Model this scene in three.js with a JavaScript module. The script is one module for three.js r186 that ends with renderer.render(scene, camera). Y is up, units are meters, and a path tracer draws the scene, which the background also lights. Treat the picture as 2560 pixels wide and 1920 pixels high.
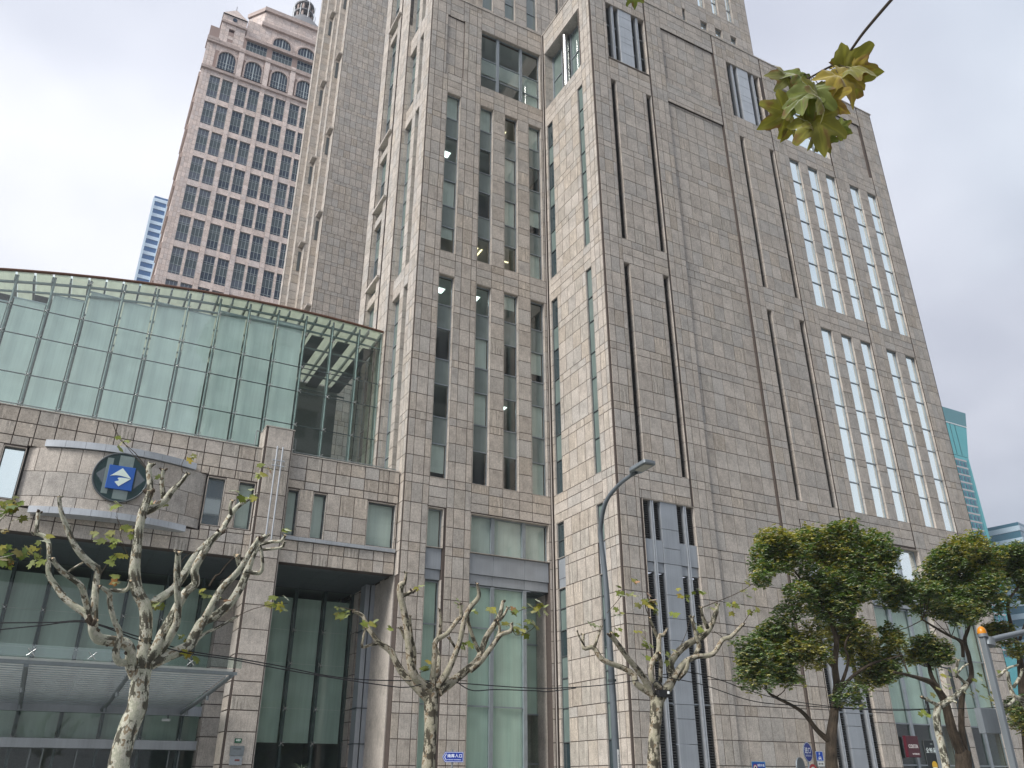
import * as THREE from 'three';
import { mergeGeometries } from 'three/addons/utils/BufferGeometryUtils.js';
import { RectAreaLightUniformsLib } from 'three/addons/lights/RectAreaLightUniformsLib.js';

// ---------- camera, sky, sun, exposure ----------
const scene = new THREE.Scene();
const camera = new THREE.PerspectiveCamera(49.91, 4 / 3, 0.1, 4000);
camera.position.set(0, 1.6, 0);
camera.rotation.order = 'YXZ';
camera.rotation.set(THREE.MathUtils.degToRad(25.84), THREE.MathUtils.degToRad(-28.5), 0);
camera.updateMatrixWorld(true);
const renderer = new THREE.WebGLRenderer({ antialias: true });
renderer.setSize(1024, 768);
renderer.toneMapping = THREE.LinearToneMapping;
renderer.toneMappingExposure = 2.6;
renderer.shadowMap.enabled = true;
RectAreaLightUniformsLib.init();

function rng(seed) { let s = seed >>> 0; return () => { s = (s + 0x6D2B79F5) >>> 0; let t = Math.imul(s ^ (s >>> 15), 1 | s); t = (t + Math.imul(t ^ (t >>> 7), 61 | t)) ^ t; return ((t ^ (t >>> 14)) >>> 0) / 4294967296; }; }
const hash3 = (x, y, z) => { let h = Math.imul(x, 374761393) ^ Math.imul(y, 668265263) ^ Math.imul(z, 2147483647 - 17); h = Math.imul(h ^ (h >>> 13), 1274126177); return ((h ^ (h >>> 16)) >>> 0) / 4294967296; };
const sm = t => t * t * (3 - 2 * t);
function noise3(x, y, z) {
  const i = Math.floor(x), j = Math.floor(y), k = Math.floor(z), u = sm(x - i), v = sm(y - j), w = sm(z - k); let r = 0;
  for (let c = 0; c < 8; c++) { const a = c & 1, b = (c >> 1) & 1, d = c >> 2; r += hash3(i + a, j + b, k + d) * (a ? u : 1 - u) * (b ? v : 1 - v) * (d ? w : 1 - w); }
  return r;
}
const fbm = (x, y, z, n = 4) => { let a = 0, s = 0, f = 1, g = 1; for (let i = 0; i < n; i++) { a += g * noise3(x * f, y * f, z * f + i * 7); s += g; f *= 2.1; g *= 0.5; } return a / s; };
const clamp = (x, a = 0, b = 1) => Math.min(b, Math.max(a, x));
const smooth = (a, b, x) => sm(clamp((x - a) / (b - a)));
const lerp = (a, b, t) => a + (b - a) * t;

{ // overcast sky: a layer of soft grey-lavender cloud
  const W = 1024, Hh = 512, d = new Float32Array(W * Hh * 4);
  for (let j = 0; j < Hh; j++) for (let i = 0; i < W; i++) {
    const el = ((j + 0.5) / Hh - 0.5) * Math.PI, az = ((i + 0.5) / W - 0.5) * 2 * Math.PI;
    const y = Math.sin(el), x = Math.cos(el) * Math.cos(az), z = Math.cos(el) * Math.sin(az);
    const h = Math.max(y, 0) + 0.28, cx = x / h, cz = z / h;
    const n = fbm(cx * 1.5 + 3.1, cz * 1.5 + 9.7, 2.3, 5), m = fbm(cx * 0.8 + 21, cz * 0.8 + 4, 8.1, 4);
    const t = smooth(0.36, 0.66, n * 0.55 + m * 0.45);
    const v = lerp(0.222, 0.40, t) * (0.83 + 0.48 * Math.max(y, 0));
    const tint = smooth(0.35, 0.65, fbm(cx * 1.1 + 40, cz * 1.1, 5, 4));
    let r = v * lerp(0.87, 0.975, t * 0.65 + 0.35 * tint), g = v * lerp(0.965, 1.0, t * 0.7), b = v * lerp(1.14, 1.045, t);
    if (y < 0) { const k = smooth(0, -0.08, y); r = lerp(r, 0.16, k); g = lerp(g, 0.16, k); b = lerp(b, 0.165, k); }
    const o = (j * W + i) * 4; d[o] = r; d[o + 1] = g; d[o + 2] = b; d[o + 3] = 1;
  }
  const tx = new THREE.DataTexture(d, W, Hh, THREE.RGBAFormat, THREE.FloatType);
  tx.mapping = THREE.EquirectangularReflectionMapping; tx.magFilter = tx.minFilter = THREE.LinearFilter; tx.wrapS = THREE.RepeatWrapping; tx.needsUpdate = true;
  scene.background = tx; scene.environment = tx;
}
const sun = new THREE.DirectionalLight(new THREE.Color().setRGB(1, 0.965, 0.92), 1.5);
sun.position.set(-150, 160, 4); sun.target.position.set(15, 20, -40);
sun.castShadow = true; sun.shadow.radius = 40; sun.shadow.mapSize.set(4096, 4096);
{ const c = sun.shadow.camera; c.left = -130; c.right = 130; c.top = 130; c.bottom = -130; c.near = 1; c.far = 600; }
scene.add(sun, sun.target);
scene.fog = new THREE.FogExp2(new THREE.Color().setRGB(0.62, 0.66, 0.74), 0.0003);

// ---------- textures ----------
function tex(w, h, f, srgb = true, rep = true) {
  const d = new Uint8Array(w * h * 4);
  for (let j = 0; j < h; j++) for (let i = 0; i < w; i++) { const c = f(i / w, j / h, i, j), o = (j * w + i) * 4; for (let k = 0; k < 3; k++) d[o + k] = clamp(Math.round((Array.isArray(c) ? c[k] : c) * 255), 0, 255); d[o + 3] = 255; }
  const t = new THREE.DataTexture(d, w, h, THREE.RGBAFormat, THREE.UnsignedByteType);
  t.magFilter = THREE.LinearFilter; t.minFilter = THREE.LinearMipmapLinearFilter; t.generateMipmaps = true;
  if (rep) t.wrapS = t.wrapT = THREE.RepeatWrapping; if (srgb) t.colorSpace = THREE.SRGBColorSpace; t.needsUpdate = true; return t;
}
// periodic 2D value noise
function pn(x, y, p, q, s) { const i = Math.floor(x), j = Math.floor(y), u = sm(x - i), v = sm(y - j), M = (a, m) => ((a % m) + m) % m; const h = (a, b) => hash3(M(a, p), M(b, q), s); return lerp(lerp(h(i, j), h(i + 1, j), u), lerp(h(i, j + 1), h(i + 1, j + 1), u), v); }
const graniteMap = tex(1024, 1024, (u, v, i, j) => {
  const sp = hash3(i >> 1, j >> 1, 5), sp2 = pn(u * 340, v * 340, 340, 340, 9), sp3 = pn(u * 150, v * 150, 150, 150, 19);
  const cl = pn(u * 5, v * 5, 5, 5, 2) * 0.5 + pn(u * 17, v * 17, 17, 17, 3) * 0.3 + pn(u * 47, v * 47, 47, 47, 4) * 0.2;
  const st = pn(u * 60, v * 4, 60, 4, 12) * 0.6 + pn(u * 130, v * 9, 130, 9, 13) * 0.4;
  let b = 0.845 + (cl - 0.5) * 0.27 + (st - 0.5) * 0.13 * smooth(0.4, 0.75, pn(u * 7, v * 3, 7, 3, 33)) + (sp2 - 0.5) * 0.2 + (sp3 - 0.5) * 0.18 + (sp > 0.86 ? -0.16 : 0) + (sp < 0.08 ? 0.08 : 0);
  return [b, b * 0.985, b * 0.97];
});
const graniteStain = tex(1024, 1024, (u, v, i, j) => { // the same stone with rain streaks and soot runs
  const sp = hash3(i >> 1, j >> 1, 5), sp2 = pn(u * 340, v * 340, 340, 340, 9), sp3 = pn(u * 150, v * 150, 150, 150, 19), cl = pn(u * 6, v * 6, 6, 6, 22) * 0.6 + pn(u * 29, v * 29, 29, 29, 24) * 0.4;
  const run = pn(u * 46, v * 3, 46, 3, 41) * 0.5 + pn(u * 110, v * 5, 110, 5, 42) * 0.32 + pn(u * 210, v * 8, 210, 8, 43) * 0.18, patch = smooth(0.35, 0.7, pn(u * 9, v * 4, 9, 4, 44));
  const b = 0.835 + (cl - 0.5) * 0.2 + (smooth(0.42, 0.62, run) - 0.5) * 0.17 * patch + (sp2 - 0.5) * 0.2 + (sp3 - 0.5) * 0.18 + (sp > 0.86 ? -0.16 : 0);
  return [b, b * 0.98, b * 0.955];
});
const streakMap = tex(512, 512, (u, v) => { // rain streaks on metal and glass boards
  const st = pn(u * 90, v * 3, 90, 3, 51) * 0.6 + pn(u * 31, v * 2, 31, 2, 52) * 0.4, cl = pn(u * 6, v * 6, 6, 6, 53);
  return 0.93 + (st - 0.5) * 0.06 + (cl - 0.5) * 0.07;
});
const plainMap = tex(256, 256, (u, v, i, j) => 0.92 + (pn(u * 24, v * 24, 24, 24, 61) - 0.5) * 0.09 + (pn(u * 90, v * 90, 90, 90, 62) - 0.5) * 0.06);
const planeBark = tex(512, 512, (u, v) => { // patchy plane-tree bark
  const w = pn(u * 5, v * 6, 5, 6, 71) * 0.5 + pn(u * 13, v * 12, 13, 12, 72) * 0.32 + pn(u * 37, v * 33, 37, 33, 73) * 0.18;
  const w2 = pn(u * 7, v * 6, 7, 6, 74) * 0.55 + pn(u * 23, v * 19, 23, 19, 75) * 0.45, f = pn(u * 90, v * 70, 90, 70, 76);
  let c = [0.86, 0.845, 0.79];
  if (w2 > 0.56) c = [0.77, 0.77, 0.70];
  if (w > 0.565) c = [0.53, 0.525, 0.47];
  if (w > 0.625) c = [0.37, 0.355, 0.31];
  if (w2 < 0.27) c = [0.63, 0.57, 0.48];
  const k = 0.88 + f * 0.22; return c.map(x => x * k);
});
const darkBark = tex(512, 512, (u, v) => { const w = pn(u * 40, v * 8, 40, 8, 81) * 0.6 + pn(u * 90, v * 30, 90, 30, 82) * 0.4, m = pn(u * 6, v * 6, 6, 6, 83); const k = 0.22 + w * 0.22 + m * 0.1; return [k * 1.06, k * 0.94, k * 0.8]; });
const asphalt = tex(512, 512, (u, v, i, j) => 0.24 + hash3(i, j, 3) * 0.08 + (pn(u * 20, v * 20, 20, 20, 91) - 0.5) * 0.06);

// ---------- materials ----------
const rgb = (r, g, b) => new THREE.Color().setRGB(r, g, b);
const std = (c, rough = 0.7, o = {}) => new THREE.MeshStandardMaterial({ color: rgb(...c), roughness: rough, ...o });
const phy = (c, rough, o = {}) => new THREE.MeshPhysicalMaterial({ color: rgb(...c), roughness: rough, ...o });
const M = {
  graniteStain: std([0.69, 0.64, 0.58], 0.75, { map: graniteStain, vertexColors: true, bumpMap: graniteMap, bumpScale: 0.003 }),
  granite: std([0.69, 0.645, 0.592], 0.72, { map: graniteMap, vertexColors: true, bumpMap: graniteMap, bumpScale: 0.003 }),
  joint: std([0.105, 0.082, 0.07], 0.95, { map: plainMap }),
  alu: std([0.34, 0.38, 0.41], 0.38, { metalness: 0.35, map: streakMap }),
  panel: std([0.40, 0.43, 0.465], 0.42, { metalness: 0.25, map: streakMap }),
  panelPale: std([0.55, 0.58, 0.61], 0.36, { metalness: 0.35, map: streakMap }),
  silver: std([0.62, 0.62, 0.60], 0.16, { metalness: 0.95 }),
  steel: std([0.27, 0.30, 0.30], 0.36, { metalness: 0.4 }),
  darkFrame: std([0.09, 0.105, 0.11], 0.5, { metalness: 0.2 }),
  louvre: std([0.115, 0.118, 0.115], 0.6, { metalness: 0.1 }),
  black: std([0.1, 0.1, 0.1], 0.8),
  soffit: std([0.085, 0.105, 0.115], 0.55, { map: plainMap }),
  glassClear: phy([0.84, 0.91, 0.885], 0.02, { transmission: 1, thickness: 0, ior: 1.85, side: THREE.DoubleSide }),
  glassHall: phy([0.86, 0.985, 0.94], 0.03, { transmission: 1, thickness: 0, ior: 1.9, side: THREE.DoubleSide }),
  glassLow: phy([0.76, 0.88, 0.83], 0.03, { transmission: 1, thickness: 0, ior: 1.55, side: THREE.DoubleSide }),
  glassMirror: phy([0.80, 0.88, 0.89], 0.03, { metalness: 0.9, ior: 1.6 }),
  glassDark: phy([0.035, 0.055, 0.062], 0.04, { ior: 2.0 }),
  glassGreen: phy([0.19, 0.25, 0.232], 0.06, { ior: 1.7, map: streakMap }),
  spandrel: phy([0.23, 0.275, 0.258], 0.07, { ior: 1.75, map: streakMap }),
  blind: std([0.78, 0.80, 0.75], 0.9, { map: streakMap }),
  blindHall: std([0.92, 0.935, 0.915], 0.95, { map: streakMap }),
  roomWall: std([0.36, 0.37, 0.35], 0.9, { map: plainMap }),
  roomCeil: std([0.62, 0.63, 0.6], 0.9),
  dark: std([0.27, 0.28, 0.275], 0.8, { map: plainMap }),
  lamp: new THREE.MeshStandardMaterial({ color: 0xffffff, emissive: rgb(0.85, 1.0, 0.96), emissiveIntensity: 1.1 }),
  lampWarm: new THREE.MeshStandardMaterial({ color: 0xffffff, emissive: rgb(1.0, 0.85, 0.5), emissiveIntensity: 1.0 }),
  rust: std([0.16, 0.075, 0.045], 0.7, { map: plainMap }),
  cream: std([0.68, 0.68, 0.53], 0.8, { map: streakMap }),
  pink: std([1.0, 0.87, 0.815], 0.75, { map: graniteMap, vertexColors: true }),
  pinkTrim: std([0.66, 0.55, 0.51], 0.75, { map: graniteMap }),
  slate: std([0.22, 0.22, 0.23], 0.7, { map: plainMap }),
  white: std([0.72, 0.74, 0.74], 0.5),
  planeBark: std([0.78, 0.78, 0.74], 0.85, { map: planeBark, bumpMap: planeBark, bumpScale: 0.006 }),
  planeBarkBrown: std([0.60, 0.56, 0.50], 0.88, { map: planeBark, bumpMap: planeBark, bumpScale: 0.008 }),
  darkBark: std([0.62, 0.6, 0.58], 0.9, { map: darkBark, bumpMap: darkBark, bumpScale: 0.02 }),
  cutWood: std([0.62, 0.47, 0.3], 0.85, { map: plainMap }),
  leafEver: phy([1, 1, 1], 0.95, { vertexColors: true, side: THREE.DoubleSide, transmission: 0.45, thickness: 0 }),
  leafPlane: phy([1, 1, 1], 0.92, { vertexColors: true, side: THREE.DoubleSide, transmission: 0.45, thickness: 0 }),
  cable: std([0.02, 0.02, 0.022], 0.7),
  lampPost: std([0.16, 0.185, 0.205], 0.42, { metalness: 0.2, map: streakMap }),
  galv: std([0.26, 0.29, 0.31], 0.45, { metalness: 0.35, map: streakMap }),
};

// ---------- object helpers ----------
const taken = {};
function numbered(n) { taken[n] = (taken[n] ?? -1) + 1; return taken[n] ? `${n}_${String(taken[n]).padStart(3, '0')}` : n; }
function tag(o, label, category, group, kind) { o.userData = { label, category }; if (group) o.userData.group = group; if (kind) o.userData.kind = kind; return o; }
function thing(name, label, category, pos = [0, 0, 0], group) { const g = new THREE.Group(); g.name = numbered(name); g.position.set(...pos); scene.add(g); return tag(g, label, category, group); }
function mesh(name, geo, mat, parent) { const m = new THREE.Mesh(geo, mat); m.castShadow = m.receiveShadow = true; m.name = parent ? name : numbered(name); (parent || scene).add(m); if (parent && !parent.isScene) { const w = new THREE.Vector3(); let p = parent; while (p && p !== scene) { w.add(p.position); p = p.parent; } if (m.geometry.userData.world) m.position.sub(w); } return m; }
function groupOf(name, parent) { const g = new THREE.Group(); g.name = name; parent.add(g); return g; }
function structure(m) { m.userData = { kind: 'structure' }; return m; }
function stuff(m) { m.userData.kind = 'stuff'; return m; }

// frames: a runs along u, b is height, c outwards along n
const FZ = z => ({ o: [0, 0, z], u: [1, 0, 0], n: [0, 0, 1], rot: 0 });          // faces +z, a = x
const FX = x => ({ o: [x, 0, 0], u: [0, 0, 1], n: [-1, 0, 0], rot: -Math.PI / 2 }); // faces -x, a = z
const FP = (x, z, deg) => { const t = deg * Math.PI / 180; return { o: [x, 0, z], u: [Math.cos(t), 0, -Math.sin(t)], n: [Math.sin(t), 0, Math.cos(t)], rot: t }; };
const at = (F, a, b, c) => [F.o[0] + F.u[0] * a + F.n[0] * c, F.o[1] + b, F.o[2] + F.u[2] * a + F.n[2] * c];
class GB {
  constructor() { this.p = []; this.n = []; this.t = []; this.c = []; this.i = []; }
  quad(p, uv, tint = [1, 1, 1]) {
    const k = this.p.length / 3, e1 = [0, 1, 2].map(i => p[1][i] - p[0][i]), e2 = [0, 1, 2].map(i => p[3][i] - p[0][i]);
    let n = [e1[1] * e2[2] - e1[2] * e2[1], e1[2] * e2[0] - e1[0] * e2[2], e1[0] * e2[1] - e1[1] * e2[0]]; const l = Math.hypot(...n) || 1; n = n.map(x => x / l);
    for (let q = 0; q < 4; q++) { this.p.push(...p[q]); this.n.push(...n); this.t.push(...uv[q]); this.c.push(...tint); }
    this.i.push(k, k + 1, k + 2, k, k + 2, k + 3); return this;
  }
  // box in a frame; uv in metres
  box(F, a0, a1, b0, b1, c0, c1, o = {}) {
    const { tint = [1, 1, 1], uo = [0, 0], ch = 0, back = true, sc = 1 } = o, P = (a, b, c) => at(F, a, b, c);
    const U = (a, b) => [(a + uo[0]) * sc, (b + uo[1]) * sc], f = c1 - ch;
    const A0 = a0 + ch, A1 = a1 - ch, B0 = b0 + ch, B1 = b1 - ch;
    this.quad([P(A0, B0, c1), P(A1, B0, c1), P(A1, B1, c1), P(A0, B1, c1)], [U(A0, B0), U(A1, B0), U(A1, B1), U(A0, B1)], tint);
    if (ch > 0) {
      this.quad([P(a0, b0, f), P(a1, b0, f), P(A1, B0, c1), P(A0, B0, c1)], [U(a0, b0), U(a1, b0), U(A1, B0), U(A0, B0)], tint);
      this.quad([P(a1, b0, f), P(a1, b1, f), P(A1, B1, c1), P(A1, B0, c1)], [U(a1, b0), U(a1, b1), U(A1, B1), U(A1, B0)], tint);
      this.quad([P(a1, b1, f), P(a0, b1, f), P(A0, B1, c1), P(A1, B1, c1)], [U(a1, b1), U(a0, b1), U(A0, B1), U(A1, B1)], tint);
      this.quad([P(a0, b1, f), P(a0, b0, f), P(A0, B0, c1), P(A0, B1, c1)], [U(a0, b1), U(a0, b0), U(A0, B0), U(A0, B1)], tint);
    }
    this.quad([P(a1, b0, f), P(a1, b0, c0), P(a1, b1, c0), P(a1, b1, f)], [U(-f, b0), U(-c0, b0), U(-c0, b1), U(-f, b1)], tint);
    this.quad([P(a0, b0, c0), P(a0, b0, f), P(a0, b1, f), P(a0, b1, c0)], [U(c0, b0), U(f, b0), U(f, b1), U(c0, b1)], tint);
    this.quad([P(a0, b1, f), P(a1, b1, f), P(a1, b1, c0), P(a0, b1, c0)], [U(a0, -f), U(a1, -f), U(a1, -c0), U(a0, -c0)], tint);
    this.quad([P(a0, b0, c0), P(a1, b0, c0), P(a1, b0, f), P(a0, b0, f)], [U(a0, c0), U(a1, c0), U(a1, f), U(a0, f)], tint);
    if (back) this.quad([P(a1, b0, c0), P(a0, b0, c0), P(a0, b1, c0), P(a1, b1, c0)], [U(a1, b0), U(a0, b0), U(a0, b1), U(a1, b1)], tint);
    return this;
  }
  pane(F, a0, a1, b0, b1, c, R, o = {}) { const { sc = 1, uo = [0, 0], w = 0.006 } = o, q = (a, b) => at(F, a, b, c + (R() - 0.5) * 2 * w), U = (a, b) => [(a + uo[0]) * sc, (b + uo[1]) * sc]; return this.quad([q(a0, b0), q(a1, b0), q(a1, b1), q(a0, b1)], [U(a0, b0), U(a1, b0), U(a1, b1), U(a0, b1)]); }
  wbox(x0, x1, y0, y1, z0, z1, o) { return this.box({ o: [0, 0, 0], u: [1, 0, 0], n: [0, 0, 1] }, x0, x1, y0, y1, z0, z1, o); }
  get empty() { return !this.i.length; }
  geo() {
    const g = new THREE.BufferGeometry();
    g.setAttribute('position', new THREE.Float32BufferAttribute(this.p, 3)); g.setAttribute('normal', new THREE.Float32BufferAttribute(this.n, 3));
    g.setAttribute('uv', new THREE.Float32BufferAttribute(this.t, 2)); g.setAttribute('color', new THREE.Float32BufferAttribute(this.c, 3)); g.setIndex(this.i);
    g.userData.world = true; return g;
  }
  put(name, mat, parent) { return mesh(name, this.geo(), mat, parent); }
}
// tapered tube along points [x,y,z,r]
function limb(pts, seg = 9, sub = 3, cap = true, uvs = 1) {
  const P = [], n = pts.length;
  const cr = (a, b, c, d, t) => 0.5 * (2 * b + (c - a) * t + (2 * a - 5 * b + 4 * c - d) * t * t + (3 * b - a - 3 * c + d) * t * t * t);
  for (let i = 0; i < n - 1; i++) for (let s = 0; s < sub; s++) { const q = k => pts[clamp(k, 0, n - 1)]; P.push([0, 1, 2, 3].map(k => k < 3 ? cr(q(i - 1)[k], q(i)[k], q(i + 1)[k], q(i + 2)[k], s / sub) : lerp(q(i)[3], q(i + 1)[3], s / sub))); }
  P.push(pts[n - 1]);
  const pos = [], nor = [], uv = [], idx = []; let L = 0, N = new THREE.Vector3(0.31, 0.2, 0.93);
  for (let i = 0; i < P.length; i++) {
    const a = P[Math.max(0, i - 1)], b = P[Math.min(P.length - 1, i + 1)], T = new THREE.Vector3(b[0] - a[0], b[1] - a[1], b[2] - a[2]).normalize();
    N.addScaledVector(T, -N.dot(T)).normalize(); const B = new THREE.Vector3().crossVectors(T, N);
    if (i) L += Math.hypot(P[i][0] - P[i - 1][0], P[i][1] - P[i - 1][1], P[i][2] - P[i - 1][2]);
    for (let s = 0; s <= seg; s++) { const th = s / seg * 2 * Math.PI, c = Math.cos(th), d = Math.sin(th), r = P[i][3] * (1 + 0.1 * (noise3(L * 5 + 11 + pts[0][0], c * 1.7 + 4, d * 1.7 + 4) - 0.5) * (seg > 7 ? 1.6 : 0));
      const v = [N.x * c + B.x * d, N.y * c + B.y * d, N.z * c + B.z * d]; pos.push(P[i][0] + v[0] * r, P[i][1] + v[1] * r, P[i][2] + v[2] * r); nor.push(...v); uv.push(s / seg * Math.max(0.35, 6.28 * pts[0][3]) * uvs, L * uvs); }
  }
  for (let i = 0; i < P.length - 1; i++) for (let s = 0; s < seg; s++) { const k = i * (seg + 1) + s; idx.push(k, k + 1, k + seg + 2, k, k + seg + 2, k + seg + 1); }
  const ends = cap ? [[0, -1], [P.length - 1, 1]] : [];
  for (const [e, sg] of ends) { const k = pos.length / 3, a = P[e], b = P[e + (e ? -1 : 1)]; const d = [0, 1, 2].map(q => a[q] - b[q]), l = Math.hypot(...d) || 1; pos.push(a[0], a[1], a[2]); nor.push(d[0] / l, d[1] / l, d[2] / l); uv.push(0.5, L);
    for (let s = 0; s <= seg; s++) { const o = (e * (seg + 1) + s) * 3; pos.push(pos[o], pos[o + 1], pos[o + 2]); nor.push(d[0] / l, d[1] / l, d[2] / l); uv.push(0.5 + 0.05 * Math.cos(s), L); }
    for (let s = 0; s < seg; s++) sg > 0 ? idx.push(k, k + 1 + s, k + 2 + s) : idx.push(k, k + 2 + s, k + 1 + s); }
  const g = new THREE.BufferGeometry(); g.setAttribute('position', new THREE.Float32BufferAttribute(pos, 3)); g.setAttribute('normal', new THREE.Float32BufferAttribute(nor, 3)); g.setAttribute('uv', new THREE.Float32BufferAttribute(uv, 2)); g.setIndex(idx); g.userData.world = true; return g;
}
const rod = (a, b, r, seg = 8) => limb([[...a, r], [...b, r]], seg, 1);
function merged(list) { const g = mergeGeometries(list.map(x => { const y = x.clone(); for (const k of Object.keys(y.attributes)) if (!['position', 'normal', 'uv'].includes(k)) y.deleteAttribute(k); return y; })); g.userData.world = true; return g; }

// ---------- stone cladding ----------
const EDGE = 0.021; // half joint
function subtract(rects, h) { // rects minus hole, [a0,a1,b0,b1]
  const out = [];
  for (const r of rects) {
    const [a0, a1, b0, b1] = r;
    if (h[0] >= a1 - 1e-4 || h[1] <= a0 + 1e-4 || h[2] >= b1 - 1e-4 || h[3] <= b0 + 1e-4) { out.push(r); continue; }
    const c0 = Math.max(a0, h[0]), c1 = Math.min(a1, h[1]);
    if (c0 > a0) out.push([a0, c0, b0, b1]); if (c1 < a1) out.push([c1, a1, b0, b1]);
    if (h[2] > b0) out.push([c0, c1, b0, h[2]]); if (h[3] < b1) out.push([c0, c1, h[3], b1]);
  }
  return out;
}
const camP = new THREE.Matrix4().multiplyMatrices(camera.projectionMatrix, camera.matrixWorldInverse);
function shownArea(F, r, c) { // share of the frame, 0 when outside
  const q = [[r[0], r[2]], [r[1], r[2]], [r[1], r[3]], [r[0], r[3]]].map(([a, b]) => { const v = new THREE.Vector4(...at(F, a, b, c), 1).applyMatrix4(camP); return v.w > 0 ? [v.x / v.w, v.y / v.w] : null; });
  if (q.some(x => !x)) return 0; const mx = (q[0][0] + q[2][0]) / 2, my = (q[0][1] + q[2][1]) / 2; if (Math.abs(mx) > 1 || Math.abs(my) > 1) return 0;
  let s = 0; for (let i = 0; i < 4; i++) { const [x, y] = q[i], [X, Y] = q[(i + 1) % 4]; s += x * Y - X * y; } return Math.abs(s) / 8;
}
const tints = (() => { const R = rng(77), o = []; for (let i = 0; i < 7; i++) { const k = 0.89 + R() * 0.155, w = (R() - 0.5) * 0.055; o.push([k * (1 + w), k, k * (1 - w)]); } return o; })();
class Cladding {
  constructor(thingObj, mat, most = 300, name = 'granite_panel') { this.t = thingObj; this.mat = mat; this.most = most; this.name = name; this.list = []; this.back = new GB(); this.stain = mat === M.granite ? M.graniteStain : null; this.st = 0; this.R = rng(5 + thingObj.name.length); }
  // zone: rectangle with joints; rows = y lines, cols = fixed joint lines or pitch for running bond
  zone(F, rect, rows, cols, holes = [], c = 0) {
    const [A0, A1, B0, B1] = rect, ys = [B0, ...rows.filter(y => y > B0 + 0.12 && y < B1 - 0.12).sort((a, b) => a - b), B1];
    for (let k = 0; k < ys.length - 1; k++) {
      let xs;
      if (Array.isArray(cols)) xs = [A0, ...cols.filter(x => x > A0 + 0.1 && x < A1 - 0.1).sort((a, b) => a - b), A1];
      else { xs = [A0]; const off = ((Math.round(ys[k] * 1.7) & 1) ? 0.5 : 0) * cols + 0.12; for (let x = Math.ceil((A0 - off) / cols) * cols + off; x < A1 - 0.2; x += cols) if (x > A0 + 0.2) xs.push(x); xs.push(A1); }
      for (let m = 0; m < xs.length - 1; m++) {
        let rs = [[xs[m], xs[m + 1], ys[k], ys[k + 1]]]; for (const h of holes) rs = subtract(rs, h);
        for (const r of rs) { if (r[1] - r[0] < 0.1 || r[3] - r[2] < 0.1) continue; this.list.push({ F, r, c, st: this.st }); }
      }
    }
    return this;
  }
  core(F, rect, holes = [], c = 0, edge = [0.05, 0.05], d = 0.62) {
    const [A0, A1, B0, B1] = rect; let bs = [[A0 + edge[0], A1 - edge[1], B0, B1]]; for (const h of holes) bs = subtract(bs, h);
    for (const r of bs) this.back.box(F, ...r, c - d, c - 0.028, { sc: 0.5 });
    return this;
  }
  finish(jointMat) {
    for (const p of this.list) p.s = shownArea(p.F, p.r, p.c);
    this.list.sort((a, b) => b.s - a.s);
    const cache = new Map(), rest = new GB(), restS = new GB(), one = { o: [0, 0, 0], u: [1, 0, 0], n: [0, 0, 1] };
    this.list.forEach((p, i) => {
      const v = Math.floor(this.R() * tints.length), w = Math.round((p.r[1] - p.r[0] - 2 * EDGE) * 50) / 50, h = Math.round((p.r[3] - p.r[2] - 2 * EDGE) * 50) / 50;
      const jut = (this.R() - 0.5) * 0.006, stained = this.stain && this.R() < (p.st || 0.16);
      if (i < this.most) {
        const key = `${w},${h},${v}`;
        if (!cache.has(key)) { const b = new GB(); b.box(one, -w / 2, w / 2, -h / 2, h / 2, -0.03, 0, { tint: tints[v], uo: [v * 0.37 + w, v * 0.61 + h * 0.3], ch: 0.008, back: false, sc: 0.4 }); const g = b.geo(); g.userData = {}; cache.set(key, g); }
        const m = new THREE.Mesh(cache.get(key), stained ? this.stain : this.mat); m.castShadow = m.receiveShadow = true; m.name = this.name;
        m.position.set(...at(p.F, (p.r[0] + p.r[1]) / 2, (p.r[2] + p.r[3]) / 2, p.c + jut)).sub(this.t.position); m.rotation.y = p.F.rot; this.t.add(m);
      } else (stained ? restS : rest).box(p.F, p.r[0] + EDGE, p.r[1] - EDGE, p.r[2] + EDGE, p.r[3] - EDGE, p.c - 0.03, p.c + jut, { tint: tints[v], uo: [v * 0.37, v * 0.61 + p.r[0] * 0.1], back: false, sc: 0.4 });
    });
    if (!rest.empty) stuff(rest.put(this.name + '_field', this.mat, this.t));
    if (!restS.empty) stuff(restS.put('stained_' + this.name + '_field', this.stain, this.t));
    this.back.put('wall_core', jointMat || M.joint, this.t);
  }
}
// stone lining of an opening, cut at the course lines on the sides
function lining(gb, F, h, d, rows, c = 0) {
  const [a0, a1, b0, b1] = h, ys = [b0, ...rows.filter(y => y > b0 + 0.1 && y < b1 - 0.1), b1], R = rng(Math.round(a0 * 31 + b0 * 7));
  for (let k = 0; k < ys.length - 1; k++) { const t = tints[Math.floor(R() * 7)], g = 0.014; gb.box(F, a1 - 0.03, a1 - 0.001, ys[k] + g, ys[k + 1] - g, c - d, c - 0.002, { tint: t, sc: 0.4 }); gb.box(F, a0 + 0.001, a0 + 0.03, ys[k] + g, ys[k + 1] - g, c - d, c - 0.002, { tint: t, sc: 0.4 }); }
  gb.box(F, a0 + 0.032, a1 - 0.032, b1 - 0.03, b1 - 0.002, c - d, c - 0.003, { tint: tints[2], sc: 0.4 });
  gb.box(F, a0 + 0.032, a1 - 0.032, b0 + 0.002, b0 + 0.03, c - d, c - 0.003, { tint: tints[1], sc: 0.4 });
}
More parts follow.
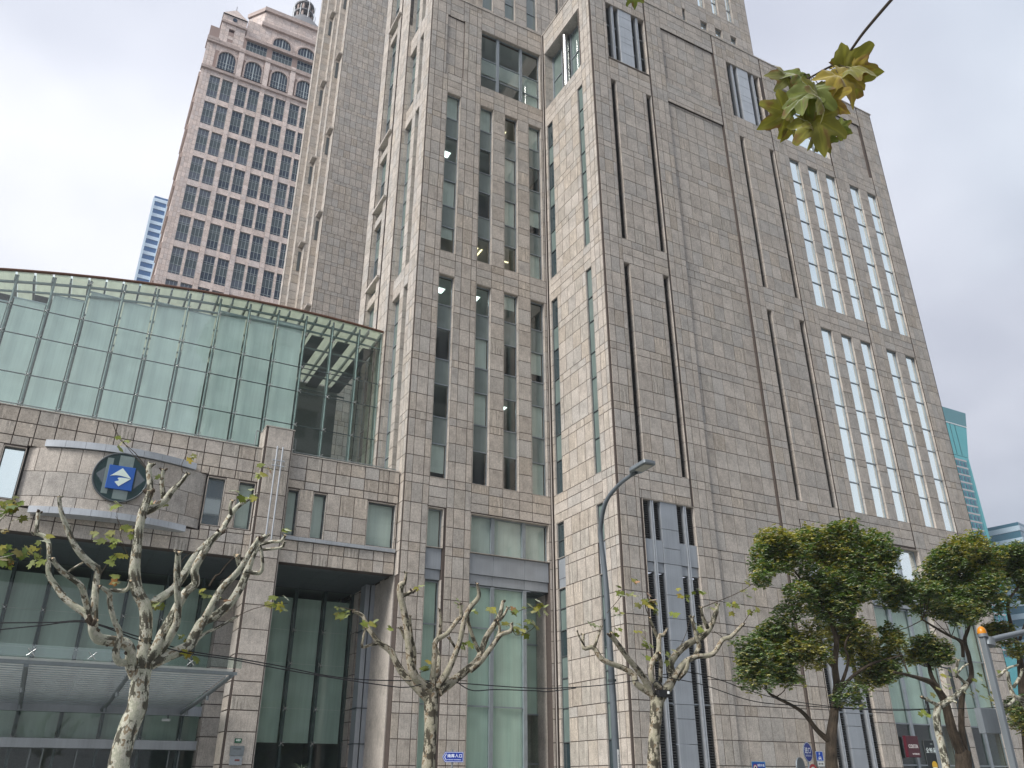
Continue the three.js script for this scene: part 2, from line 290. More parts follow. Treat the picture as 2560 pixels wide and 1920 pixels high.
// measured tree skeletons: [x, y, z, radius] points in metres
const D={"T1":[[[1.982,-0.771,-17.0,0.186],[1.758,0.448,-17.0,0.178],[1.539,1.705,-17.0,0.164],[1.524,2.205,-17.0,0.156],[1.59,2.604,-17.0,0.153],[1.641,2.845,-17.0,0.155],[1.619,3.16,-17.0,0.148],[1.614,3.456,-17.0,0.147]],[[1.492,3.326,-17.0,0.078],[1.406,3.486,-16.925,0.088],[1.372,3.625,-16.85,0.086],[1.327,3.762,-16.775,0.086],[1.206,3.856,-16.7,0.085],[0.959,3.871,-16.625,0.084],[0.764,3.886,-16.55,0.088],[0.652,4.018,-16.475,0.076],[0.631,4.153,-16.4,0.068]],[[0.659,4.221,-17.0,0.063],[0.593,4.592,-16.95,0.058],[0.545,4.969,-16.9,0.058],[0.519,5.128,-16.85,0.056],[0.372,5.22,-16.8,0.053],[0.199,5.348,-16.75,0.052],[0.012,5.552,-16.7,0.047],[-0.118,5.763,-16.65,0.045],[-0.208,5.899,-16.6,0.039],[-0.314,6.114,-16.55,0.034],[-0.364,6.269,-16.5,0.031]],[[0.651,4.144,-17.0,0.068],[0.518,4.342,-17.033,0.063],[0.25,4.503,-17.067,0.052],[0.057,4.645,-17.1,0.052],[-0.084,4.818,-17.133,0.047],[-0.226,4.992,-17.167,0.042],[-0.289,5.229,-17.2,0.04],[-0.34,5.525,-17.233,0.04],[-0.451,5.708,-17.267,0.037],[-0.63,5.769,-17.3,0.035]],[[-0.595,5.692,-17.0,0.032],[-0.615,5.865,-17.0,0.032],[-0.647,6.083,-17.0,0.034]],[[0.564,4.34,-17.0,0.052],[0.438,4.555,-16.82,0.052],[0.313,4.765,-16.64,0.046],[0.071,4.883,-16.46,0.043],[-0.088,4.955,-16.28,0.04],[-0.229,5.064,-16.1,0.032]],[[0.069,5.069,-17.0,0.021],[0.156,5.137,-16.9,0.018],[0.266,5.213,-16.8,0.016]],[[1.623,3.407,-17.0,0.131],[1.567,3.905,-16.982,0.106],[1.521,4.286,-16.964,0.102],[1.45,4.566,-16.945,0.102],[1.271,4.811,-16.927,0.097],[1.167,5.091,-16.909,0.097],[1.124,5.381,-16.891,0.087],[1.1,5.705,-16.873,0.077],[1.081,5.978,-16.855,0.072],[1.077,6.228,-16.836,0.075],[1.106,6.458,-16.818,0.067],[1.145,6.692,-16.8,0.067]],[[1.159,6.752,-17.0,0.057],[1.104,6.982,-17.0,0.051],[1.047,7.198,-17.0,0.049],[1.065,7.308,-17.0,0.046]],[[1.159,6.342,-17.0,0.056],[1.295,6.436,-16.9,0.062],[1.443,6.577,-16.8,0.062],[1.517,6.736,-16.7,0.051],[1.644,6.914,-16.6,0.04],[1.731,7.076,-16.5,0.031]],[[1.432,6.647,-17.0,0.051],[1.334,6.9,-16.9,0.04],[1.299,7.178,-16.8,0.04]],[[1.482,4.525,-17.0,0.086],[1.683,4.745,-17.089,0.074],[1.916,4.975,-17.178,0.072],[2.086,5.318,-17.267,0.071],[2.235,5.67,-17.356,0.072],[2.425,5.979,-17.444,0.065],[2.655,6.271,-17.533,0.054],[2.783,6.571,-17.622,0.052],[2.952,6.913,-17.711,0.046],[3.313,7.252,-17.8,0.031]],[[2.742,6.527,-17.0,0.035],[2.679,6.628,-16.9,0.032],[2.683,6.752,-16.8,0.029]],[[1.628,3.582,-17.0,0.116],[1.771,3.835,-16.92,0.095],[1.837,4.112,-16.84,0.085],[1.933,4.368,-16.76,0.08],[2.006,4.625,-16.68,0.075],[2.088,4.832,-16.6,0.07],[2.21,4.991,-16.52,0.071],[2.143,5.212,-16.44,0.065],[2.209,5.449,-16.36,0.065],[2.333,5.751,-16.28,0.061],[2.464,5.932,-16.2,0.044]],[[1.842,3.773,-17.0,0.085],[1.965,4.064,-16.8,0.072],[2.01,4.297,-16.6,0.059],[1.952,4.572,-16.4,0.053],[1.86,4.841,-16.2,0.053],[1.79,5.082,-16.0,0.055],[1.732,5.353,-15.8,0.042]],[[1.73,3.563,-17.0,0.1],[2.051,3.758,-17.036,0.097],[2.338,3.919,-17.073,0.098],[2.438,4.142,-17.109,0.094],[2.537,4.397,-17.145,0.083],[2.789,4.561,-17.182,0.079],[3.007,4.809,-17.218,0.074],[3.144,5.084,-17.255,0.075],[3.252,5.392,-17.291,0.07],[3.321,5.793,-17.327,0.065],[3.461,6.137,-17.364,0.057],[3.556,6.281,-17.4,0.043]],[[2.471,4.236,-17.0,0.069],[2.558,4.496,-16.9,0.066],[2.674,4.844,-16.8,0.061],[2.74,4.997,-16.7,0.061],[2.905,5.217,-16.6,0.056],[2.999,5.375,-16.5,0.056],[3.081,5.618,-16.4,0.051],[3.212,5.926,-16.3,0.042]],[[3.423,6.001,-17.0,0.035],[3.599,6.045,-16.9,0.032],[3.749,6.056,-16.8,0.032],[3.806,6.16,-16.7,0.024]],[[3.381,5.877,-17.0,0.029],[3.617,5.898,-16.9,0.026],[3.793,5.942,-16.8,0.027],[3.803,6.009,-16.7,0.021]],[[2.294,3.803,-17.0,0.035],[2.568,4.151,-17.1,0.03],[2.828,4.32,-17.2,0.025],[3.196,4.586,-17.3,0.02]],[[3.078,5.474,-17.0,0.052],[3.0,5.574,-16.9,0.046],[2.933,5.66,-16.8,0.04]],[[3.185,5.414,-17.0,0.035],[3.436,5.392,-16.9,0.04],[3.446,5.576,-16.8,0.032],[3.338,5.891,-16.7,0.029]],[[1.526,3.601,-17.0,0.068],[1.304,3.548,-16.863,0.062],[1.174,3.537,-16.725,0.056],[1.088,3.674,-16.587,0.056],[1.093,3.95,-16.45,0.046],[0.945,4.165,-16.312,0.04],[0.813,4.428,-16.175,0.04],[0.761,4.573,-16.038,0.04],[0.588,4.642,-15.9,0.025]],[[0.806,4.817,-17.0,0.032],[1.023,4.794,-16.9,0.035],[1.101,4.85,-16.8,0.029],[1.097,4.949,-16.7,0.024]]],
"T2":[[[7.37,-1.155,-17.0,0.151],[7.333,0.499,-17.0,0.141],[7.302,1.776,-17.0,0.134],[7.315,2.312,-17.0,0.13],[7.321,2.724,-17.0,0.132],[7.306,3.059,-17.0,0.145],[7.311,3.315,-17.0,0.152]],[[7.232,3.226,-17.0,0.115],[6.916,3.473,-17.056,0.085],[6.7,3.668,-17.111,0.079],[6.545,3.897,-17.167,0.067],[6.421,4.129,-17.222,0.067],[6.17,4.296,-17.278,0.055],[6.05,4.444,-17.333,0.049],[5.927,4.621,-17.389,0.049],[5.832,4.833,-17.444,0.043],[5.631,4.94,-17.5,0.034]],[[6.026,4.221,-17.0,0.033],[5.869,4.18,-16.95,0.03],[5.685,4.121,-16.9,0.03],[5.675,4.291,-16.85,0.027],[5.691,4.487,-16.8,0.024]],[[7.291,3.371,-17.0,0.103],[6.968,3.552,-16.956,0.094],[6.809,3.74,-16.911,0.091],[6.705,4.105,-16.867,0.079],[6.613,4.533,-16.822,0.073],[6.489,4.935,-16.778,0.068],[6.38,5.25,-16.733,0.074],[6.375,5.41,-16.689,0.08],[6.435,5.484,-16.644,0.037],[6.43,5.666,-16.6,0.028]],[[6.518,5.25,-17.0,0.044],[6.603,5.287,-16.95,0.044],[6.73,5.361,-16.9,0.044]],[[6.882,3.667,-17.0,0.049],[6.776,4.064,-16.733,0.039],[6.589,4.306,-16.467,0.033],[6.416,4.688,-16.2,0.021]],[[6.699,4.298,-17.0,0.034],[6.589,4.431,-16.95,0.031],[6.489,4.565,-16.9,0.028]],[[7.326,3.344,-17.0,0.085],[7.307,3.715,-16.957,0.061],[7.306,4.062,-16.914,0.056],[7.308,4.354,-16.871,0.056],[7.537,4.515,-16.829,0.05],[7.749,4.801,-16.786,0.05],[7.83,4.909,-16.743,0.044],[7.767,5.145,-16.7,0.032]],[[7.333,4.297,-17.0,0.037],[7.405,4.55,-16.933,0.038],[7.401,4.754,-16.867,0.041],[7.333,5.014,-16.8,0.022]],[[7.352,3.489,-17.0,0.061],[7.538,3.96,-17.2,0.047],[7.581,4.228,-17.4,0.038],[7.574,4.407,-17.6,0.026]],[[7.421,3.435,-17.0,0.092],[7.586,3.721,-16.871,0.074],[7.685,4.036,-16.743,0.062],[7.751,4.352,-16.614,0.056],[7.781,4.758,-16.486,0.056],[7.851,5.018,-16.357,0.056],[7.991,5.24,-16.229,0.047],[7.888,5.485,-16.1,0.025]],[[8.11,4.989,-17.0,0.035],[8.172,4.784,-17.067,0.042],[8.348,4.463,-17.133,0.042],[8.53,4.205,-17.2,0.048]],[[7.832,4.256,-17.0,0.028],[7.718,4.363,-16.95,0.028],[7.624,4.441,-16.9,0.028]],[[7.458,3.35,-17.0,0.122],[7.845,3.606,-17.057,0.093],[8.177,3.838,-17.114,0.082],[8.482,4.106,-17.171,0.077],[8.684,4.563,-17.229,0.065],[8.968,4.945,-17.286,0.06],[9.109,5.162,-17.343,0.054],[9.203,5.453,-17.4,0.037]],[[8.912,4.93,-17.0,0.033],[8.996,5.058,-16.95,0.033],[9.07,5.218,-16.9,0.026]],[[8.192,3.812,-17.0,0.069],[8.415,4.001,-16.96,0.063],[8.675,4.334,-16.92,0.058],[8.87,4.592,-16.88,0.052],[9.106,4.693,-16.84,0.046],[9.113,4.852,-16.8,0.033]],[[8.805,4.478,-17.0,0.036],[8.887,4.729,-16.95,0.033],[8.804,4.906,-16.9,0.033]]],
"T3":[[[12.583,-1.458,-17.0,0.158],[12.747,0.093,-17.0,0.149],[12.94,1.781,-17.0,0.141],[13.041,2.5,-17.0,0.135],[13.144,3.058,-17.0,0.145],[13.234,3.479,-17.0,0.171]],[[13.154,3.437,-17.0,0.106],[12.827,3.837,-16.92,0.081],[12.586,4.047,-16.84,0.073],[12.25,4.288,-16.76,0.064],[11.965,4.529,-16.68,0.06],[11.66,4.787,-16.6,0.056]],[[13.063,3.548,-17.0,0.09],[12.676,3.765,-17.062,0.073],[12.663,3.964,-17.125,0.074],[12.444,4.114,-17.188,0.066],[12.097,4.217,-17.25,0.065],[11.851,4.326,-17.312,0.061],[11.686,4.578,-17.375,0.057],[11.448,4.558,-17.438,0.049],[11.488,4.887,-17.5,0.033]],[[11.458,4.516,-17.0,0.04],[11.561,4.808,-16.95,0.032],[11.62,5.002,-16.9,0.024]],[[11.173,4.554,-17.0,0.024],[11.006,4.728,-16.95,0.02],[10.923,4.85,-16.9,0.016]],[[13.429,3.641,-17.0,0.09],[13.117,3.817,-16.971,0.066],[13.04,4.044,-16.943,0.066],[13.091,4.279,-16.914,0.066],[13.272,4.525,-16.886,0.067],[13.311,4.886,-16.857,0.059],[13.424,4.931,-16.829,0.042],[13.533,5.078,-16.8,0.025]],[[13.4,4.831,-17.0,0.055],[13.18,5.086,-16.9,0.038],[13.01,5.302,-16.8,0.029]],[[13.345,3.831,-17.0,0.049],[13.216,4.229,-16.75,0.049],[12.991,4.421,-16.5,0.041]],[[13.311,3.482,-17.0,0.139],[13.774,3.935,-17.038,0.104],[13.759,4.257,-17.075,0.093],[14.035,4.562,-17.113,0.085],[14.479,4.845,-17.15,0.087],[14.982,5.055,-17.188,0.079],[15.338,5.346,-17.225,0.071],[15.597,5.725,-17.262,0.063],[15.734,5.966,-17.3,0.037]],[[15.029,5.246,-17.0,0.053],[14.809,5.512,-16.9,0.044],[14.705,5.71,-16.8,0.035]],[[13.77,3.931,-17.0,0.092],[14.061,4.298,-16.917,0.072],[14.39,4.47,-16.833,0.064],[14.877,4.553,-16.75,0.06],[15.189,4.916,-16.667,0.056],[15.411,5.004,-16.583,0.052],[15.786,5.327,-16.5,0.039]],[[14.505,4.497,-17.0,0.06],[14.617,4.743,-16.933,0.065],[14.508,4.976,-16.867,0.052],[14.36,5.437,-16.8,0.043]],[[13.876,3.937,-17.0,0.075],[14.083,4.137,-16.9,0.063],[14.139,4.41,-16.8,0.042]]],
"T4":[[[21.057,-2.632,-16.2,0.139],[22.021,0.601,-16.2,0.125],[22.306,1.896,-16.2,0.106],[22.3,3.003,-16.2,0.099],[22.452,3.492,-16.2,0.095],[22.818,3.662,-16.2,0.087],[23.42,3.891,-16.2,0.073],[24.009,4.206,-16.2,0.069],[23.877,4.307,-16.2,0.045],[23.604,4.504,-16.2,0.03]],[[22.564,3.563,-16.2,0.057],[22.174,3.678,-16.15,0.047],[21.748,3.776,-16.1,0.033]],[[22.653,3.611,-16.2,0.043],[22.999,3.73,-16.1,0.039],[23.062,3.671,-16.0,0.029]],[[23.609,4.41,-16.2,0.04],[23.459,4.575,-16.05,0.039],[23.437,4.839,-15.9,0.039]],[[23.682,4.508,-16.2,0.03],[23.955,4.708,-16.15,0.03],[24.136,4.799,-16.1,0.025]]],
"T5":[[[24.436,-2.882,-16.0,0.13],[25.744,0.536,-16.0,0.124],[26.315,3.195,-16.0,0.101],[26.256,3.806,-16.0,0.092],[25.836,3.979,-16.0,0.066],[25.772,4.312,-16.0,0.056],[25.834,4.654,-16.0,0.051]],[[25.982,3.938,-16.0,0.051],[25.224,3.665,-15.9,0.045],[24.801,3.78,-15.8,0.035]],[[25.94,4.223,-16.0,0.051],[26.202,4.518,-15.9,0.046],[26.253,4.706,-15.8,0.041]],[[25.312,4.481,-16.0,0.041],[25.673,4.732,-15.9,0.036],[26.061,4.841,-15.8,0.031]]],
"E1":[[[17.641,-2.47,-17.0,0.181],[18.256,-0.097,-17.0,0.168],[18.735,1.804,-17.0,0.155],[18.948,2.702,-17.0,0.144],[19.26,3.473,-17.0,0.111],[19.477,4.049,-17.0,0.098],[19.527,4.587,-17.0,0.085],[19.763,5.29,-17.0,0.072],[19.681,5.942,-17.0,0.058],[20.167,6.961,-17.0,0.04]],[[18.865,2.618,-17.0,0.099],[18.572,2.863,-17.083,0.063],[18.25,3.277,-17.167,0.054],[17.944,3.483,-17.25,0.045],[17.452,3.682,-17.333,0.041],[17.26,3.85,-17.417,0.027],[17.359,4.295,-17.5,0.018]],[[19.476,3.829,-17.0,0.061],[19.981,4.285,-16.875,0.043],[20.76,4.678,-16.75,0.038],[21.431,4.844,-16.625,0.029],[21.808,4.947,-16.5,0.02]],[[19.528,4.452,-17.0,0.057],[19.289,4.914,-17.2,0.043],[18.786,5.273,-17.4,0.034],[18.239,5.445,-17.6,0.024]],[[19.763,5.29,-17.0,0.048],[20.365,5.974,-16.833,0.039],[20.729,6.758,-16.667,0.03],[21.064,7.664,-16.5,0.02]],[[19.716,5.945,-17.0,0.044],[19.19,6.592,-17.133,0.034],[18.724,7.256,-17.267,0.03],[18.327,7.637,-17.4,0.02]],[[19.531,3.919,-17.0,0.056],[19.939,4.688,-16.867,0.038],[19.76,5.116,-16.733,0.029],[20.067,5.583,-16.6,0.024]]],
"E2":[[[22.29,-2.857,-17.0,0.241],[23.314,-0.27,-17.0,0.232],[24.105,1.826,-17.0,0.225],[24.322,2.455,-17.0,0.213]],[[24.228,2.408,-17.0,0.158],[23.873,3.08,-16.9,0.139],[23.688,3.809,-16.8,0.12],[23.172,4.247,-16.7,0.09],[22.551,4.347,-16.6,0.064],[21.927,4.397,-16.5,0.044],[21.174,4.437,-16.4,0.029]],[[24.031,3.791,-17.0,0.076],[23.822,4.463,-17.133,0.067],[23.966,4.827,-17.267,0.057],[24.206,5.257,-17.4,0.037]],[[24.383,2.411,-17.0,0.119],[24.621,3.203,-17.071,0.091],[25.165,4.188,-17.143,0.083],[25.841,4.626,-17.214,0.075],[26.057,5.26,-17.286,0.07],[26.138,5.772,-17.357,0.066],[26.643,6.275,-17.429,0.05],[27.285,7.116,-17.5,0.034]],[[25.548,5.656,-17.0,0.048],[24.823,5.744,-16.9,0.042],[24.028,5.924,-16.8,0.036],[23.329,6.105,-16.7,0.026]],[[25.33,5.181,-17.0,0.053],[25.102,5.547,-16.8,0.047],[24.465,5.677,-16.6,0.036]]],
"E3":[[[25.523,-3.125,-17.0,0.183],[27.059,0.922,-17.0,0.172],[27.829,3.79,-17.0,0.129],[28.153,4.831,-17.0,0.11],[28.347,5.586,-17.0,0.084],[28.285,6.288,-17.0,0.062],[28.365,7.018,-17.0,0.052],[28.907,7.524,-17.0,0.041],[29.564,7.94,-17.0,0.03]],[[28.54,5.924,-17.0,0.051],[29.072,6.718,-16.85,0.04],[29.433,7.637,-16.7,0.029]]],
"BL1":[[18.18,7.98,-17.46,0.4,1],[17.72,7.44,-17.29,0.37,0],[16.86,6.69,-16.67,0.21,0],[18.21,7.51,-16.91,0.46,0],[20.03,8.27,-17.45,0.49,1],[20.84,8.5,-17.07,0.44,0],[20.98,8.72,-17.02,0.26,1],[22.41,8.56,-17.37,0.43,0],[22.05,8.04,-16.74,0.39,0],[20.5,7.9,-17.42,0.57,1],[21.12,7.65,-17.12,0.57,0],[22.07,7.62,-16.98,0.44,0],[19.35,6.99,-17.08,0.47,0],[20.1,6.84,-16.9,0.55,0],[21.07,6.9,-16.74,0.48,0],[18.07,6.32,-16.5,0.35,0],[19.92,6.29,-17.24,0.5,0],[22.29,7.15,-16.84,0.31,0],[22.91,6.9,-16.78,0.39,0],[17.67,5.39,-17.23,0.35,0],[17.63,5.21,-17.55,0.38,0],[15.98,4.7,-16.48,0.35,0],[16.52,4.48,-17.22,0.29,0],[17.49,4.58,-17.2,0.44,0],[16.06,4.01,-16.57,0.34,0],[17.88,4.92,-16.91,0.35,1],[18.8,5.32,-17.03,0.36,1],[18.45,4.71,-16.7,0.32,1],[20.48,5.6,-17.52,0.37,1],[20.38,5.49,-16.77,0.36,1],[20.82,5.01,-17.14,0.39,1],[22.14,5.08,-17.45,0.43,1],[21.5,4.5,-16.82,0.29,0],[19.38,3.74,-16.53,0.32,0],[21.14,4.34,-17.32,0.29,1],[17.61,4.12,-16.86,0.25,0],[22.72,6.75,-17.22,0.29,0],[19.85,6.01,-16.73,0.39,0],[17.68,7.9,-16.76,0.29,1],[19.28,8.09,-17.31,0.36,1]],
"BL2":[[26.76,8.89,-16.66,0.43,1],[25.88,8.44,-16.66,0.5,1],[25.46,8.17,-16.98,0.45,0],[25.3,7.71,-17.24,0.44,0],[26.7,7.96,-17.49,0.57,0],[27.43,8.43,-17.13,0.58,1],[28.36,8.77,-17.1,0.44,0],[29.86,8.86,-17.5,0.43,0],[29.03,8.28,-17.5,0.48,0],[26.4,7.4,-16.45,0.55,0],[25.88,7.09,-16.83,0.52,0],[25.61,7.14,-17.29,0.44,0],[27.72,7.08,-17.07,0.4,0],[23.7,6.92,-16.48,0.34,0],[25.74,6.6,-16.56,0.35,0],[24.93,6.43,-16.62,0.4,0],[24.01,5.31,-17.12,0.42,0],[23.6,5.47,-17.01,0.31,0],[24.0,5.12,-16.81,0.31,0],[24.57,6.75,-17.48,0.3,0],[23.83,7.17,-16.94,0.27,0],[22.47,5.77,-17.25,0.23,0],[21.8,5.29,-16.58,0.22,1],[23.54,5.07,-17.48,0.21,1]],
"BL3":[[29.68,8.7,-16.86,0.42,0],[28.86,8.89,-16.56,0.35,0],[29.24,8.08,-16.7,0.35,0],[31.03,8.83,-17.3,0.49,0],[30.14,7.57,-17.22,0.3,0],[26.9,3.34,-16.59,0.29,1],[28.19,3.89,-17.54,0.28,0],[27.62,3.61,-16.65,0.42,0],[27.71,5.5,-16.67,0.25,1],[27.87,6.26,-17.04,0.25,1],[27.4,6.2,-17.22,0.22,1]],
"C0":[[-1.057,5.787,-15.5,6,0.145],[-0.925,5.717,-15.5,4,0.106],[-1.067,5.581,-15.5,4,0.092],[-0.848,5.51,-15.5,3,0.092],[-0.987,5.29,-15.5,4,0.104],[-0.798,4.918,-15.5,7,0.143],[-0.875,4.811,-15.5,6,0.103],[-0.701,4.995,-15.5,3,0.091],[-0.956,5.062,-15.5,4,0.091]],
"C1":[[0.84,5.033,-17.0,6,0.094],[0.304,7.806,-17.0,2,0.06],[0.415,7.613,-17.0,3,0.08],[0.538,7.744,-17.0,2,0.05],[1.724,7.64,-17.0,3,0.083],[1.707,7.505,-17.0,2,0.051],[1.277,7.086,-17.0,2,0.06],[1.355,6.638,-17.0,7,0.139],[0.594,6.399,-17.0,4,0.097],[0.813,5.953,-17.0,9,0.154],[0.471,5.77,-17.0,6,0.133],[0.639,5.715,-17.0,7,0.133],[0.878,5.474,-17.0,3,0.076],[0.797,5.35,-17.0,3,0.085],[-0.473,5.46,-17.0,6,0.128],[-0.474,5.609,-17.0,4,0.074],[-0.426,5.244,-17.0,6,0.109],[3.19,7.554,-17.0,8,0.163],[2.984,7.011,-17.0,7,0.18],[2.743,7.056,-17.0,3,0.099],[2.166,4.107,-17.0,4,0.095],[1.697,4.597,-17.0,7,0.149],[2.83,4.783,-17.0,4,0.127],[2.48,4.943,-17.0,4,0.112],[2.417,3.759,-17.0,4,0.095],[3.889,4.853,-17.0,9,0.174],[3.637,4.802,-17.0,3,0.086],[3.739,6.316,-17.0,3,0.09]],
"C2":[[5.208,4.813,-17.0,6,0.12],[5.789,4.612,-17.0,3,0.091],[5.916,4.622,-17.0,2,0.061],[6.919,5.461,-17.0,2,0.063],[7.906,5.24,-17.0,3,0.081],[8.269,5.098,-17.0,2,0.065],[8.762,5.158,-17.0,3,0.099],[9.248,5.185,-17.0,3,0.1],[9.573,5.279,-17.0,3,0.134],[10.002,5.335,-17.0,8,0.153],[9.323,4.803,-17.0,9,0.165],[9.8,4.84,-17.0,10,0.184],[8.038,4.362,-17.0,5,0.127],[7.202,3.859,-17.0,3,0.092],[6.322,4.566,-17.0,2,0.046]],
"C3":[[12.836,6.305,-17.0,3,0.107],[12.39,5.92,-17.0,4,0.127],[13.16,5.764,-17.0,14,0.257],[13.362,5.656,-17.0,8,0.171],[12.539,5.851,-17.0,3,0.106],[12.225,5.389,-17.0,3,0.104],[11.437,5.042,-17.0,4,0.122],[12.047,4.971,-17.0,5,0.123],[12.831,4.971,-17.0,4,0.125],[13.097,4.768,-17.0,6,0.146],[13.508,4.434,-17.0,6,0.168],[13.782,4.532,-17.0,4,0.148],[12.961,4.399,-17.0,2,0.083],[14.392,6.097,-17.0,5,0.177],[14.878,6.144,-17.0,3,0.112],[14.677,5.218,-17.0,5,0.174],[15.296,5.831,-17.0,3,0.112],[15.972,5.848,-17.0,4,0.136],[16.526,6.306,-17.0,4,0.139],[16.752,6.56,-17.0,5,0.163],[16.713,5.78,-17.0,5,0.161],[13.936,5.474,-17.0,2,0.065],[16.167,5.955,-17.0,3,0.114]],
"C4":[[22.048,3.855,-16.2,3,0.119],[21.814,3.359,-16.2,4,0.117],[22.895,4.097,-16.2,4,0.194],[23.798,4.093,-16.2,3,0.148],[24.479,4.456,-16.2,5,0.151],[24.632,4.037,-16.2,6,0.25],[24.897,3.908,-16.2,5,0.201],[24.235,6.028,-16.2,2,0.103],[23.239,4.437,-16.2,5,0.246],[25.585,4.612,-16.2,2,0.077]],
"W0":[[[-1.379,5.237,-15.5,0.019],[-1.099,5.475,-15.5,0.013],[-0.99,5.749,-15.5,0.009]],[[-1.272,4.797,-15.5,0.019],[-0.955,4.866,-15.5,0.013],[-0.75,4.956,-15.5,0.009]],[[-1.442,5.493,-15.5,0.013],[-1.122,5.573,-15.5,0.009],[-1.006,5.692,-15.5,0.007]]],
"W1":[[[4.091,4.872,-17.0,0.006],[3.834,4.834,-17.0,0.006],[3.424,4.698,-17.0,0.007],[3.14,4.534,-17.0,0.008]],[[1.944,5.444,-17.0,0.007],[2.026,5.596,-17.0,0.006],[2.273,5.74,-17.0,0.006]],[[0.59,5.047,-17.0,0.008],[0.668,5.27,-17.0,0.007],[0.778,5.473,-17.0,0.005]],[[1.052,5.424,-17.0,0.008],[0.91,5.572,-17.0,0.007],[0.805,5.725,-17.0,0.006],[0.783,5.974,-17.0,0.006],[0.641,6.181,-17.0,0.004]],[[2.529,5.06,-17.0,0.017],[2.62,5.266,-17.0,0.017],[2.684,5.301,-17.0,0.011],[2.781,5.484,-17.0,0.009],[2.922,5.674,-17.0,0.006]],[[0.992,7.207,-17.0,0.008],[0.748,7.418,-17.0,0.007],[0.496,7.671,-17.0,0.006],[0.306,7.893,-17.0,0.005],[0.238,8.054,-17.0,0.004]],[[1.773,7.223,-17.0,0.006],[1.669,7.259,-17.0,0.005],[1.635,7.405,-17.0,0.005],[1.698,7.679,-17.0,0.005]],[[1.048,5.417,-17.0,0.006],[0.901,5.632,-17.0,0.005],[0.756,5.925,-17.0,0.004],[0.634,6.285,-17.0,0.004]],[[-0.717,5.392,-17.0,0.007],[-0.457,5.24,-17.0,0.007],[-0.477,5.478,-17.0,0.005]],[[1.004,7.217,-17.0,0.008],[0.74,7.494,-17.0,0.008],[0.415,7.719,-17.0,0.007],[0.235,8.013,-17.0,0.006]]],
"W2":[[[5.47,4.845,-17.0,0.012],[5.295,4.88,-17.0,0.009],[5.139,4.895,-17.0,0.006],[5.066,4.844,-17.0,0.006]],[[9.222,5.085,-17.0,0.01],[9.535,5.243,-17.0,0.008],[10.003,5.385,-17.0,0.007]],[[9.229,4.859,-17.0,0.01],[9.323,4.643,-17.0,0.008],[9.645,4.731,-17.0,0.007],[9.878,4.912,-17.0,0.007]],[[7.011,3.703,-17.0,0.006],[7.239,3.773,-17.0,0.006]]],
"W3":[[[11.872,5.358,-17.0,0.008],[12.112,5.583,-17.0,0.008],[12.331,5.81,-17.0,0.008]],[[13.175,5.347,-17.0,0.013],[13.065,5.587,-17.0,0.011],[13.061,5.839,-17.0,0.009]],[[14.885,5.751,-17.0,0.013],[15.338,5.923,-17.0,0.011],[15.96,6.161,-17.0,0.01],[16.479,6.393,-17.0,0.009],[16.886,6.62,-17.0,0.007]],[[16.265,5.439,-17.0,0.012],[16.482,5.67,-17.0,0.01],[16.759,5.874,-17.0,0.009]],[[14.006,4.628,-17.0,0.009],[14.299,5.062,-17.0,0.007],[14.45,5.412,-17.0,0.006]],[[15.235,5.176,-17.0,0.009],[15.668,4.995,-17.0,0.007],[16.112,4.854,-17.0,0.006]]],
"CAB":[[[-0.79,4.089,-17.0],[-0.005,4.16,-17.0],[0.541,4.219,-17.0],[1.448,4.022,-17.0],[2.339,3.835,-17.0],[3.197,3.759,-17.0],[4.08,3.665,-17.0],[5.029,3.538,-17.0],[5.936,3.502,-17.0],[7.288,3.555,-17.0]],[[-0.759,3.964,-16.9],[-0.236,4.065,-16.9],[0.541,4.19,-16.9],[1.449,3.952,-16.9],[2.332,3.779,-16.9],[3.184,3.711,-16.9],[4.062,3.602,-16.9],[5.002,3.504,-16.9],[6.121,3.409,-16.9],[6.732,3.392,-16.9],[7.246,3.543,-16.9]],[[7.288,3.555,-17.0],[7.96,3.54,-17.0],[9.668,3.523,-17.0],[10.7,3.58,-17.0],[11.722,3.69,-17.0],[12.707,3.847,-17.0]],[[7.838,3.549,-16.9],[8.201,3.397,-16.9],[8.78,3.44,-16.9],[9.784,3.461,-16.9],[10.095,3.458,-16.9],[10.842,3.569,-16.9]],[[13.233,3.967,-17.0],[14.244,4.115,-17.0],[15.264,3.978,-17.0],[16.043,3.803,-17.0],[17.234,3.61,-17.0],[19.386,3.483,-17.0],[21.43,3.506,-17.0],[23.682,3.598,-17.0]],[[13.156,3.953,-16.9],[14.509,3.835,-16.9],[16.174,3.51,-16.9],[17.851,3.459,-16.9],[21.295,3.463,-16.9],[23.543,3.587,-16.9]],[[23.682,3.598,-17.0],[25.744,3.696,-17.0],[27.851,3.822,-17.0]]]};
